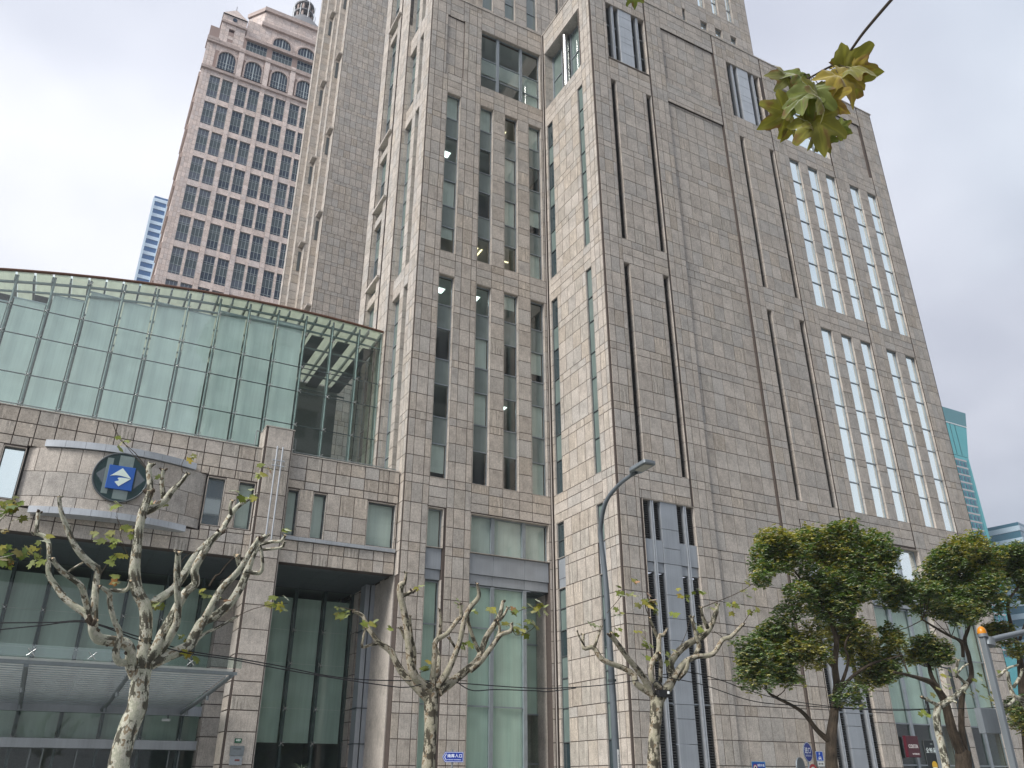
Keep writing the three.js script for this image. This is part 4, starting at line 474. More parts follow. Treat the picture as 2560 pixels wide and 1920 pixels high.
// ---- stepped left flank: S1, A2, S2, A3, S3 ----
{
  const F = FX(16.2), beams = [[31.85, 33.5], [47.6, 49.25], [55.4, 57.15]], sl = [[-45.22, -44.44], [-47.37, -45.87]], H2 = [];
  const cuts = [16, ...beams.flat(), TOP]; for (let k = 0; k < cuts.length; k += 2) for (const [a, b] of sl) H2.push([a, b, cuts[k], cuts[k + 1]]);
  clad.core(F, [-47.37, -42.95, 12, TOP], H2, 0, [0.62, 0.62]);
  clad.zone(F, [-44.44, -43.02, 12, TOP], reg, [-43.42, -43.9], H2); clad.zone(F, [-45.87, -45.22, 12, TOP], reg, [], H2);
  for (const [y0, y1] of beams) clad.zone(F, [-47.37, -44.44, y0, y1], [(y0 + y1) / 2], [-45.87, -45.22], H2);
  for (let k = 0; k < cuts.length; k += 2) for (const [a, b] of sl) { const ys = [cuts[k]]; for (const y of [...yLo, ...yUp, 50.35, 52.6, 54.3, 58.4, 60.6, 62.4, 64.6, 66.4, 68.7, 70.5, 73, 75, 77, 79, 81, 83]) if (y > cuts[k] + 0.8 && y < cuts[k + 1] - 0.8) ys.push(y); ys.push(cuts[k + 1]); windowCol(tower, F, a, b, ys, ['v', 's'], { d: 0.32, vis: M.glassGreen, spa: M.spandrel, bar: 0.06 }); }
  const FA2 = FZ(-47.37); clad.core(FA2, [15.92, 16.6, 12, 59], [], 0, [0.05, 0]); clad.zone(FA2, [15.98, 16.58, 12, 59], reg, []);
  const FA2b = FZ(-47.9); clad.core(FA2b, [15.92, 16.6, 59, TOP], [], 0, [0.05, 0]); clad.zone(FA2b, [15.98, 16.58, 59, TOP], reg, []);
  const F2 = FX(15.92), b2 = [[33.6, 34.3], [41.0, 41.7], [47.65, 48.35], [61.2, 61.9], [75, 75.7]], s2 = [-52.2, -50.46], HH = []; const c2 = [16, ...b2.flat(), TOP];
  for (let k = 0; k < c2.length; k += 2) HH.push([...s2, c2[k], c2[k + 1]]); HH.push([-49.74, -49.45, 12, TOP]);
  clad.core(F2, [-52.2, -47.4, 12, TOP], HH, 0, [0, 0.62]); clad.zone(F2, [-49.45, -47.47, 12, TOP], reg, [-48.05, -48.75], HH); clad.zone(F2, [-50.46, -49.74, 12, TOP], reg, [], HH);
  for (const [y0, y1] of b2) { clad.zone(F2, [-52.2, -50.46, y0, y1], [], [], HH); new GB().box(F2, -52.4, -49.74, y1 + 0.85, y1 + 1.05, -0.3, 0.24, { sc: 0.4, tint: tints[5] }).put('ledge', M.granite, tower); }
  new GB().box(F2, -49.74, -49.45, 12, TOP, -0.4, -0.3).put('groove_lining', M.darkFrame, tower);
  for (let k = 0; k < c2.length; k += 2) { const ys = [c2[k]]; for (let y = c2[k] + 1.7; y < c2[k + 1] - 0.7; y += 2.0) ys.push(y); ys.push(c2[k + 1]); windowCol(tower, F2, ...s2, ys, ['v', 's'], { d: 0.3, vis: M.glassGreen, spa: M.glassDark, bar: 0.06 }); }
  const F3 = FZ(-52.2); clad.core(F3, [15.75, 16.2, 12, TOP], [], 0, [0.05, 0]); clad.zone(F3, [15.8, 16.2, 12, TOP], reg, []);
  const F4 = FX(15.75); clad.core(F4, [-53.45, -52.2, 12, TOP], [], 0, [0, 0.62]); clad.zone(F4, [-53.45, -52.25, 12, TOP], reg, []);
  new GB().wbox(15.8, 26, 12, TOP, -53.7, -53.46, { sc: 0.4 }).put('back_wall', M.granite, tower);
}
// ---- set-back upper storeys ----
{
  const F = FZ(-43.62), ups = [[20.86, 21.9], [22.96, 24.02], [25.08, 26.17], [28.08, 28.5], [45.7, 46.68], [47.66, 48.64], [49.76, 50.64]], holes = [];
  ups.forEach(([a, b], i) => { holes.push([a, b, i < 3 ? 59.95 : i < 4 ? 62.1 : 74.5, TOP - 1]); if (i > 3) holes.push([a, b, 71.2, 72.45]); }); holes.push([43.38, 43.84, 71.1, 72.9]);
  clad.core(F, [16.4, 52.9, ROOF + 0.13, TOP], holes); clad.zone(F, [16.5, 20.86, ROOF + 0.13, TOP], reg, [17.3, 18.2, 19.1, 20]);
  clad.zone(F, [20.86, 28.08, ROOF + 0.13, TOP], reg, [21.9, 22.96, 24.02, 25.08, 26.17, 26.6, 27.4], holes); clad.zone(F, [28.08, 43.4, ROOF + 0.13, TOP], reg, 0.9, holes); clad.zone(F, [43.4, 52.8, ROOF + 0.13, TOP], reg, [45.7, 46.68, 47.66, 48.64, 49.76, 50.64, 51.4, 52.1], holes);
  for (const h of holes) { const ys = [h[2]]; for (let y = h[2] + 2.1; y < h[3] - 0.8; y += 2.0) ys.push(y); ys.push(h[3]); windowCol(tower, F, h[0], h[1], ys, ['v', 's'], { vis: h[0] > 40 ? M.glassMirror : h[0] > 28 ? M.glassDark : M.glassGreen, spa: h[0] > 40 ? M.glassMirror : M.spandrel }); }
  new GB().wbox(52.28, 52.85, ROOF, TOP, -58, -44.26, { sc: 0.4 }).put('end_wall', M.granite, tower);
  new GB().wbox(16.5, 52.8, TOP - 0.4, TOP, -58, -43.8).put('roof', M.soffit, tower);
}
clad.finish();
// ================= entrance podium with the glass hall =================
const podium = thing('entrance_podium', 'low granite entrance block with round blue emblem and a tall green glass hall on top', 'entrance hall', [4, 0, -46]);
{
  const cl = new Cladding(podium, M.granite, 300), RP = rng(88), F = FZ(-43.55), y0 = 13.5, y1 = 16.08;
  const wins = [[9.78, 10.42], [11.2, 11.98], [14.35, 16.04], [5.58, 6.5], [7.17, 8.05], [-3.76, -2.8], [-6.4, -5.0]], bulge = [-2.8, 5.58, 13.2, 16.2];
  const holes = wins.map(([a, b]) => [a, b, y0, y1]); holes.push(bulge);
  cl.core(F, [-16, 16.15, 12.05, 18.08], holes, 0, [0.05, 0.05], 0.55);
  const left = []; for (let x = -15.7; x < 8; x += 0.87) left.push(x);
  const right = [10.65, 11.5, 12.35, 13.2, 14.05, 14.9, 15.5];
  cl.st = 0.6; for (const [a, b, cs] of [[-16, 8.14, left], [9.66, 16.15, right]]) { cl.zone(F, [a, b, 16.15, 18.08], [16.62, 17.33], cs, holes); cl.zone(F, [a, b, 12.05, 13.48], [12.72, 13.26], cs, holes); }
  cl.zone(F, [9.66, 16.15, 13.48, 16.15], [14.05, 14.95], [10.42, 11.2, 11.98, 12.75, 13.55, 14.35], holes);
  cl.zone(F, [5.58, 8.14, 13.48, 16.15], [14.4, 15.3], [6.5, 7.17], holes); cl.zone(F, [-16, -2.8, 13.48, 16.15], [14.4, 15.3], [-3.76, -5, -6.4, -8, -10, -12, -14], holes);
  for (const [a, b] of wins) windowCol(podium, F, a, b, [y0, y1], ['v'], { d: 0.22, vis: b < 7 && b > -4 && a !== -3.76 && a < 6 || a === -3.76 ? M.glassMirror : M.glassClear, blinds: b < 6.6 ? null : () => 1, fr: M.darkFrame });
  new GB().box(F, -15.9, 16.1, 13, 17, -0.9, -0.7).put('window_backing', M.roomWall, podium);
  cl.st = 0;
  // pier with twin steel bars
  const P = FZ(-43.2), PX = FX(8.12); cl.core(P, [8.12, 9.68, 0, 19.3], [], 0, [0.05, 0.05], 1.5); const pr = [19.3, 18.1, 16.9, 15.5, 14.2, 13.3, 12.1, 10.9, 9.7, 8.5, 7.3, 6.05, 5.4, 4.75, 3.8, 2.4, 1.2];
  cl.zone(P, [8.24, 9.6, 0, 19.3], pr, []); cl.zone(PX, [-44.7, -43.28, 0, 19.3], pr, []);
  new GB().wbox(9.62, 9.68, 0, 19.28, -44.6, -43.26, { sc: 0.4 }).put('pier_side', M.granite, podium);
  new GB().wbox(8.1, 9.7, 19.3, 19.36, -44.7, -43.18, { sc: 0.4 }).put('pier_cap', M.granite, podium);
  for (const x of [8.8, 9.1]) mesh('steel_bar', rod([x, 13.0, -42.98], [x, 18.15, -42.98], 0.045, 10), M.panelPale, podium);
  for (const y of [17.35, 17.05]) mesh('clamp', rod([8.62, y, -42.98], [9.28, y, -42.98], 0.04, 8), M.panelPale, podium);
  mesh('clamp', merged([rod([8.95, 17.2, -43.2], [8.95, 17.2, -42.98], 0.03), rod([8.95, 13.4, -43.2], [8.95, 13.4, -42.98], 0.03)]), M.panelPale, podium);
  // silver sill of the right bay
  for (let x = 9.7; x < 16; x += 0.92) new GB().box(F, x + 0.006, Math.min(x + 0.914, 16.13), 13.28, 13.47, -0.2, 0.1, { ch: 0.006, sc: 0.4 }).put('metal_sill', M.panelPale, podium);
  // bowed panel
  const CX = 1.4, CZ = -51.03, R = 8.38;
  const arc = (x0, x1, b0, b1, r0, r1, o = {}) => { const g = new GB(), t0 = Math.asin((x0 - CX) / r1), t1 = Math.asin((x1 - CX) / r1), n = o.n || 3; const p = (t, y, r) => [CX + Math.sin(t) * r, y, CZ + Math.cos(t) * r];
    for (let k = 0; k < n; k++) { const a = lerp(t0, t1, k / n), b = lerp(t0, t1, (k + 1) / n), U = (t, y) => [(t * r1 + (o.uo || 0)) * 0.4, y * 0.4]; g.quad([p(a, b0, r1), p(b, b0, r1), p(b, b1, r1), p(a, b1, r1)], [U(a, b0), U(b, b0), U(b, b1), U(a, b1)], o.tint); g.quad([p(a, b1, r1), p(b, b1, r1), p(b, b1, r0), p(a, b1, r0)], [U(a, b1), U(b, b1), U(b, b1 + 0.3), U(a, b1 + 0.3)], o.tint); g.quad([p(a, b0, r0), p(b, b0, r0), p(b, b0, r1), p(a, b0, r1)], [U(a, b0), U(b, b0), U(b, b0 + 0.3), U(a, b0 + 0.3)], o.tint); }
    g.quad([p(t0, b0, r0), p(t0, b0, r1), p(t0, b1, r1), p(t0, b1, r0)], [[0, b0], [0.1, b0], [0.1, b1], [0, b1]], o.tint); g.quad([p(t1, b0, r1), p(t1, b0, r0), p(t1, b1, r0), p(t1, b1, r1)], [[0, b0], [0.1, b0], [0.1, b1], [0, b1]], o.tint); return g; };
  arc(-2.7, 5.5, 13.25, 16.2, R - 0.6, R - 0.03, { n: 24 }).put('bowed_core', M.joint, podium);
  const Rr = rng(9); for (const [b0, b1, off] of [[13.27, 13.78, 0.2], [13.78, 15.0, 0.5], [15.0, 16.2, 0]]) { const xs = [-2.72]; for (let x = -2.72 + 0.45 + off; x < 5.1; x += 0.93) xs.push(x); xs.push(5.52); for (let k = 0; k < xs.length - 1; k++) arc(xs[k] + 0.014, xs[k + 1] - 0.014, b0 + 0.014, b1 - 0.014, R - 0.05, R, { tint: tints[Math.floor(Rr() * 7)], uo: k * 0.7 + b0, n: 3 }).put('bowed_granite_panel', M.granite, podium); }
  for (const [b0, b1] of [[16.22, 16.56], [12.94, 13.25]]) for (let k = 0; k < 8; k++) arc(-2.1 + k * 0.875 + 0.006, -2.1 + (k + 1) * 0.875 - 0.006, b0, b1, R - 0.7, R + 0.13, { n: 3 }).put('silver_ledge', M.panelPale, podium);
  // round window with the emblem
  const em = groupOf('emblem', podium), ec = [1.45, 15.0];
  const disc = new THREE.CylinderGeometry(1.2, 1.2, 0.1, 64); disc.rotateX(Math.PI / 2); disc.translate(ec[0], ec[1], -42.58); disc.userData.world = true; mesh('glass_disc', disc, phy([0.02, 0.045, 0.045], 0.04, { ior: 1.35 }), em);
  const ring = new THREE.TorusGeometry(1.22, 0.045, 12, 72); ring.translate(ec[0], ec[1], -42.54); ring.userData.world = true; mesh('ring', ring, M.darkFrame, em);
  const tri = s => { const h = new THREE.Shape(); h.moveTo(ec[0] + s * 0.66, ec[1] + 0.5); h.lineTo(ec[0] + s * 1.1, ec[1] + 0.02); h.lineTo(ec[0] + s * 0.66, ec[1] - 0.5); const g = new THREE.ExtrudeGeometry(h, { depth: 0.01, bevelEnabled: false }); g.translate(0, 0, -42.536); g.userData.world = true; mesh('dark_wedge', g, M.glassDark, em); }; tri(1); tri(-1);
  new GB().wbox(0.72, 1.0, 14.1, 15.9, -42.54, -42.524).put('blind', M.glassGreen, em); new GB().wbox(1.25, 1.9, 13.9, 16.1, -42.54, -42.524).put('blind', M.glassGreen, em);
  const blue = std([0.018, 0.105, 0.42], 0.35), whiteS = std([0.74, 0.84, 0.76], 0.4);
  new GB().wbox(0.86, 2.04, 14.36, 15.54, -42.52, -42.44, { ch: 0.02 }).put('blue_board', blue, em);
  const lg = pts => { const s = new THREE.Shape(); pts.forEach(([u, v], k) => (k ? s.lineTo : s.moveTo).call(s, 0.86 + u * 1.18, 14.36 + v * 1.18)); const g = new THREE.ExtrudeGeometry(s, { depth: 0.02, bevelEnabled: false }); g.translate(0, 0, -42.44); g.userData.world = true; mesh('white_mark', g, whiteS, em); };
  lg([[0.095, 0.514], [0.507, 0.912], [0.891, 0.522], [0.8, 0.53], [0.676, 0.551], [0.56, 0.57], [0.454, 0.582], [0.35, 0.58], [0.262, 0.566], [0.17, 0.545]].reverse());
  lg([[0.891, 0.506], [0.485, 0.126], [0.307, 0.295], [0.38, 0.34], [0.422, 0.347], [0.448, 0.37], [0.45, 0.403], [0.42, 0.43], [0.39, 0.451], [0.42, 0.485], [0.471, 0.498], [0.56, 0.505], [0.664, 0.508]].reverse());
  // parapet coping and handrail
  new GB().box(F, -16, 8.1, 18.08, 18.13, -0.55, 0.03, { sc: 0.4 }).put('coping', M.granite, podium); new GB().box(F, 9.7, 16.15, 18.08, 18.13, -0.55, 0.03, { sc: 0.4 }).put('coping', M.granite, podium);
  for (const pts of [[[-16, 18.34, -43.9], [7.75, 18.34, -43.9], [7.75, 19.2, -43.9], [8.12, 19.2, -43.9]], [[9.68, 19.1, -43.9], [9.95, 19.1, -43.9], [9.95, 18.34, -43.9], [16.0, 18.34, -43.9], [16.0, 18.13, -43.9]]]) mesh('handrail', merged(pts.slice(1).map((q, k) => rod(pts[k], q, 0.03, 8))), M.steel, podium);
  mesh('handrail', merged([[0, 18.18], [2.5, 18.18], [5, 18.18], [-4, 18.18], [-2, 18.18], [12, 18.18], [14.4, 18.18]].map(([x]) => rod([x, 18.1, -43.9], [x, 18.34, -43.9], 0.02, 6))), M.steel, podium);
  // terrace slab and soffit boards
  new GB().wbox(-16, 15.9, 17.3, 17.6, -58, -44.1).put('terrace_slab', M.roomWall, podium);
  new GB().wbox(-16, 16.15, 12.11, 12.4, -50, -43.6).put('soffit_frame', M.black, podium);
  const sg = new GB().wbox(-0.605, 0.605, -0.03, 0, -0.74, 0.74, { sc: 0.5 }).geo(); sg.userData = {};
  for (let i = 0; i < 26; i++) for (let k = 0; k < 4; k++) { const m = mesh('soffit_panel', sg, M.soffit, podium); m.position.set(-15.3 + i * 1.23, 12.1, -44.35 - k * 1.5).sub(podium.position); }
  // glazed wall below the soffit
  const zb = -49.6, G = FZ(zb), spider = merged([rod([-0.13, -0.13, 0.04], [0.13, 0.13, 0.04], 0.018, 6), rod([-0.13, 0.13, 0.04], [0.13, -0.13, 0.04], 0.018, 6), rod([0, 0, -0.15], [0, 0, 0.05], 0.035, 8)]); spider.userData = {};
  const spid = (x, y, z) => { const m = mesh('spider_fitting', spider, M.silver, podium); m.position.set(x, y, z).sub(podium.position); };
  for (const xs of [[-9.8, -7.9, -6.0, -4.15, -2.3, -0.55, 1.38, 3.27, 5.2, 7.11, 8.3], [9.7, 10.93, 12.46, 14.2, 15.95]]) {
    const ys = [3.6, 5.4, 7.8, 9.65, 12.05];
    xs.forEach((x, i) => {
      new GB().box(G, x - 0.06, x + 0.06, 0, 12.08, -0.45, -0.06).put('glass_fin', M.darkFrame, podium);
      for (const y of ys.slice(0, 4)) spid(x, y, zb + 0.02);
      if (i) for (let k = 0; k < 4; k++) { new GB().pane(G, xs[i - 1] + 0.012, x - 0.012, ys[k] + 0.012, ys[k + 1] - 0.012, 0, RP).put('glass_pane', M.glassLow, podium); }
      if (i) new GB().box(G, xs[i - 1] + 0.1, x - 0.1, 3.65, 11.6, -0.62, -0.6, { sc: 0.25, uo: [i, 0] }).put('blind', M.blind, podium);
      if (i) new GB().pane(G, xs[i - 1] + 0.012, x - 0.012, 0.05, 3.58, 0, RP).put('glass_pane', M.glassLow, podium);
    });
  }
  { const r = new GB(); r.box(G, -12, 16.4, 0, 12.5, -9.2, -9); r.box(G, -12.2, -12, 0, 12.5, -9, 6); r.box(G, -12, 16.4, 12.2, 12.5, -9, -0.8); r.box(G, 16.2, 16.4, 0, 12.2, -9, -0.9); r.put('lobby_wall', M.roomWall, podium); }
  new GB().box(G, -10, 7.95, 3.16, 3.6, -0.1, 0.45, { sc: 0.3, ch: 0.01 }).put('door_header', M.panelPale, podium);
  for (const [x, w] of [[-0.95, 0.05], [0.35, 0.05], [0.9, 0.05], [2.4, 0.05], [4.05, 0.12], [4.75, 0.3], [6.7, 0.05], [7.2, 0.05]]) new GB().box(G, x - w / 2, x + w / 2, 0, 3.15, 0.02, 0.14).put('door_post', M.steel, podium);
  // granite columns either side of the entrance
  for (const [a, b, z] of [[7.95, 9.1, -48.9], [15.95, 16.95, -48.8]]) { const Fc = FZ(z); cl.core(Fc, [a, b, 0, 12.05], [], 0, [0.05, 0.05], 1.0); cl.zone(Fc, [a + 0.02, b - 0.02, 0, 12.05], pr, []); const Fx = FX(a); cl.zone(Fx, [z - 0.95, z - 0.03, 0, 12.05], pr, []); cl.core(Fx, [z - 1, z, 0, 12.05], [], 0, [0.05, 0.05], 0.3); }
  for (const x of [15.62, 15.95]) new GB().wbox(x, x + 0.26, 0, 12.05, -47.4, -46.6, { sc: 0.3 }).put('metal_fin', M.panel, podium);
  for (const y of [3.5, 5.3, 9.4]) new GB().wbox(15.55, 16.22, y, y + 0.06, -47.45, -46.55).put('fin_bracket', M.darkFrame, podium);
  new GB().wbox(16.2, 16.6, 0, 12.05, -49, -43.6, { sc: 0.4 }).put('return_wall', M.granite, podium);
  // glass canopy over the doors
  const can = groupOf('canopy', podium), cb = (z, y) => lerp(4.95, 5.62, (z + 49.4) / 12.6) + (y || 0);
  for (const x of [-4.2, -0.53, 3.14, 6.95]) { mesh('beam', merged([limb([[x, cb(-49.4), -49.4, 0.1], [x, cb(-44) - 0.05, -44, 0.11], [x, cb(-37), -37, 0.09]], 8, 4)]), M.galv, can); mesh('hanger', rod([x, cb(-42) - 0.32, -42], [x, cb(-42), -42], 0.07, 10), M.galv, can); mesh('hanger', rod([x, cb(-47.5) - 0.3, -47.5], [x, cb(-47.5), -47.5], 0.08, 10), M.galv, can); }
  const dirty = phy([0.78, 0.80, 0.78], 0.5, { transmission: 0.85, thickness: 0, side: THREE.DoubleSide, map: streakMap });
  for (let i = 0; i < 6; i++) { const g = new GB(), x0 = -4.2 + i * 1.86, x1 = x0 + 1.84; const q = (x, z, d) => [x, cb(z) + 0.16 + d, z]; for (let k = 0; k < 4; k++) { const za = lerp(-49.2, -36.5, k / 4), zc = lerp(-49.2, -36.5, (k + 1) / 4) - 0.02; g.quad([q(x0, zc, 0), q(x0, za, 0), q(x1, za, 0), q(x1, zc, 0)], [[x0, zc], [x0, za], [x1, za], [x1, zc]].map(t => t.map(v => v * 0.3))); } g.put('roof_pane', dirty, can); }
  for (let k = 0; k < 22; k++) { const z = -48.6 + k * 0.55; new GB().wbox(-4.2, 6.9, cb(z) + 0.09, cb(z) + 0.13, z, z + 0.02).put('glazing_bar', M.alu, can); }
  new GB().wbox(-4.4, 7.15, cb(-37) + 0.02, cb(-37) + 0.14, -37.1, -36.95, { sc: 0.3 }).put('front_beam', M.galv, can);
  new GB().wbox(-4.4, 7.2, cb(-36.5) + 0.2, cb(-36.5) + 0.62, -36.52, -36.5).put('glass_upstand', M.glassClear, can);
  for (const x of [-0.45, 1.6, 5.2]) { const m = mesh('spider_fitting', spider, M.silver, can); m.position.set(x, cb(-36.5) + 0.34, -36.45).sub(podium.position); }
  new GB().wbox(-9.9, 8.0, 4.8, 5.28, -49.5, -49.2, { sc: 0.3 }).put('gutter', M.panel, can);
  cl.finish();

  // ---- the glass hall above the terrace ----
  const zh = -47.9, eave = x => 29.72 - 0.00606 * (x - 12) ** 2, xs = []; for (let k = 0; k < 15; k++) xs.push(-11.3 + k * 1.83); xs.push(15.9);
  const rows = [17.7, 19.9, 21.65, 23.95, 25.65, 28.0];
  xs.forEach((x, i) => {
    mesh('hall_mullion', rod([x, 17.6, zh - 0.26], [x, eave(x) - 0.15, zh - 0.26], 0.066, 10), M.steel, podium);
    new GB().wbox(x - 0.035, x + 0.035, 17.6, eave(x) - 0.2, zh - 0.75, zh - 0.62).put('truss_chord', M.steel, podium);
    for (const y of rows.slice(1)) if (y < eave(x) - 0.4) spid(x, y, zh + 0.02);
    if (!i) return;
    const a = xs[i - 1] + 0.012, b = x - 0.012;
    for (let k = 0; k < 6; k++) {
      const lo = rows[k] + 0.012, ya = k < 5 ? rows[k + 1] - 0.012 : 99, ta = Math.min(ya, eave(a) - 0.06), tb = Math.min(ya, eave(b) - 0.06); if (Math.min(ta, tb) < lo + 0.1) continue;
      const w4 = () => zh + (RP() - 0.5) * 0.016; new GB().quad([[a, lo, w4()], [b, lo, w4()], [b, tb, w4()], [a, ta, w4()]], [[a, lo], [b, lo], [b, tb], [a, ta]]).put('hall_pane', M.glassHall, podium);
    }
    if (x < 12.2) { const top = Math.min(eave(a), eave(b)) - (0.72 + 0.5 * hash3(i, 3, 1)) - (x < -1 ? 0.3 : 0); new GB().wbox(a + 0.12, b - 0.12, 17.75, top, zh - 0.52, zh - 0.51, { sc: 0.22, uo: [i * 1.7, i], back: false }).put('blind', M.blindHall, podium); new GB().wbox(a + 0.04, b - 0.04, top - 0.03, top + 0.04, zh - 0.56, zh - 0.48).put('blind_rail', M.panelPale, podium); }
  });
  for (const y of rows.slice(1, 5)) mesh('hall_transom', rod([-11.3, y, zh - 0.09], [15.9, y, zh - 0.07], 0.034, 6), M.darkFrame, podium);
  const along = (d, z, r, n = 14) => limb(Array.from({ length: n + 1 }, (_, k) => { const x = lerp(-11.3, 15.9, k / n); return [x, eave(x) - d, z, r]; }), 8, 2);
  mesh('eave_gutter', along(0, zh + 0.02, 0.085), M.rust, podium); mesh('eave_tube', along(0.5, zh - 0.45, 0.085), M.steel, podium); mesh('eave_tube', along(1.12, zh - 0.45, 0.07), M.steel, podium);
  mesh('eave_flashing', along(-0.1, zh - 0.12, 0.06), M.panelPale, podium);
  const trans = phy([0.80, 0.80, 0.64], 0.9, { transmission: 0.5, thickness: 0, side: THREE.DoubleSide, map: streakMap });
  for (let k = 0; k < 30; k++) { const x0 = -11.3 + k * 0.907, x1 = x0 + 0.8, y = (eave(x0) + eave(x1)) / 2; 
    new GB().quad([[x0, eave(x0) - 0.05, zh - 0.05], [x1, eave(x1) - 0.05, zh - 0.05], [x1, eave(x1) - 0.05, -58], [x0, eave(x0) - 0.05, -58]], [[x0, 0], [x1, 0], [x1, 3], [x0, 3]]).put('roof_light', trans, podium);
    new GB().wbox(x1 + 0.005, x1 + 0.1, y - 0.32, y - 0.02, -58, zh - 0.25).put('rafter', M.steel, podium);
    if (k % 2) new GB().wbox(x0 + 0.05, x1 + 0.1, y - 0.75, y - 0.7, -57.5, zh - 1.6).put('roof_board', M.dark, podium); }
  for (let k = 0; k < 4; k++) mesh('roof_truss', along(1.5 + (k & 1) * 0.2, -50 - k * 2, 0.07, 8), M.steel, podium);
  new GB().wbox(-12, 15.9, 17.6, 29.5, -58.3, -58.02).put('hall_back_wall', M.dark, podium);
  new GB().wbox(-12, -11.7, 17.6, 27, -58, -47.9).put('hall_side_wall', M.dark, podium);
}
// house-number plate, intercom, camera
{
  const n = thing('number_plate', 'small green house number plate 489 on the entrance pier', 'number plate', [8.82, 3.32, -43.19]);
  const cv = document.createElement('canvas'); cv.width = 128; cv.height = 80; const x = cv.getContext('2d'); x.fillStyle = '#0d5a3a'; x.fillRect(0, 0, 128, 80); x.fillStyle = '#f2f6f2'; x.font = 'bold 52px sans-serif'; x.textAlign = 'center'; x.fillText('489', 64, 50); x.font = 'bold 15px sans-serif'; x.fillText('. .', 64, 70);
  const t = new THREE.CanvasTexture(cv); t.colorSpace = THREE.SRGBColorSpace; const g = new THREE.PlaneGeometry(0.32, 0.19); g.translate(0, 0.095, 0.021); mesh('printed_face', g, new THREE.MeshStandardMaterial({ map: t, roughness: 0.5 }), n); const bk = new THREE.BoxGeometry(0.33, 0.2, 0.02); bk.translate(0, 0.095, 0.008); mesh('plate', bk, M.alu, n);
  const k = thing('company_plaque', 'grey metal plaque and intercom box mounted on the entrance pier', 'plaque', [8.82, 2.36, -43.19]);
  const b1 = new THREE.BoxGeometry(0.64, 0.42, 0.06); b1.translate(0, 0.62, 0.03); mesh('plaque', b1, M.galv, k); const b2 = new THREE.BoxGeometry(0.56, 0.38, 0.09); b2.translate(0, 0.2, 0.045); mesh('intercom', b2, M.panel, k); const b3 = new THREE.BoxGeometry(0.22, 0.07, 0.01); b3.translate(0.05, 0.22, 0.095); mesh('red_display', b3, std([0.2, 0.05, 0.04], 0.4), k); const b4 = new THREE.BoxGeometry(0.36, 0.03, 0.006); b4.translate(0, 0.7, 0.063); mesh('lettering', b4, M.darkFrame, k);
  const c = thing('security_camera', 'small white security camera hanging below the canopy gutter', 'camera', [6.3, 4.55, -48.9]); mesh('bracket', rod([6.3, 4.8, -49.1], [6.3, 4.6, -48.9], 0.03, 6), M.darkFrame, c); const cc = new THREE.BoxGeometry(0.12, 0.12, 0.42); cc.rotateY(0.9); cc.translate(-0.1, 0, 0.1); mesh('housing', cc, M.white, c);
}
// ================= rear granite tower =================
const rear = thing('rear_tower', 'second grey granite tower with stepped pale fins rising behind the glass hall', 'office tower', [20, 0, -88]);
{
  const cl = new Cladding(rear, M.granite, 300), T = 125, rows = []; for (let k = -2; k < 32; k++) { const b = 17.6 + HS * k; rows.push(b, b + 1.17, b + 2.34, b + 3.51); }
  const F = FZ(-83); cl.core(F, [18.75, 34, 10, T]); cl.zone(F, [18.82, 34, 14, T], rows, 0.78);
  const R = rng(12); let x = 18.75, z = -83;
  for (let s = 0; s < 4; s++) {
    const dz = s === 0 ? 1.5 : 1.25, dx = [0.72, 0.42, 0.88, 0.62][s], S = FX(x); cl.core(S, [z - dz, z, 10, T], [], 0, [0, 0.62]); cl.zone(S, [z - dz, z - 0.03, 14, T], rows, []);
    z -= dz; x -= dx; const G = FZ(z); cl.core(G, [x, x + dx + 0.5, 10, T], [], 0, [0.05, 0]); cl.zone(G, [x + 0.04, x + dx + 0.3, 14, T], rows, []);
    if (s < 3) for (let y = 38 + s * 5; y < T; y += 13.4) { const sx = x + dx; if (s === 1) continue; new GB().wbox(sx - 0.55, sx + 0.1, y, y + 0.22, z - 0.05, z + 1.3, { sc: 0.4 }).put('ledge', M.granite, rear); new GB().wbox(sx - 0.42, sx - 0.06, y - 3.4, y - 0.6, z + 0.002, z + 0.05).put('slot', M.darkFrame, rear); }
  }
  const S = FX(x); cl.core(S, [z - 1.1, z, 10, T], [], 0, [0, 0.62]); cl.zone(S, [z - 1.1, z - 0.03, 14, T], rows, []); new GB().wbox(x + 0.1, 34, 10, T, z - 1.6, z - 1.12, { sc: 0.4 }).put('back_wall', M.granite, rear);
  cl.finish();
  new GB().wbox(15.6, 20.5, 30, 47.3, -80, -79.6, { sc: 0.4 }).put('low_parapet', M.granite, rear);
}
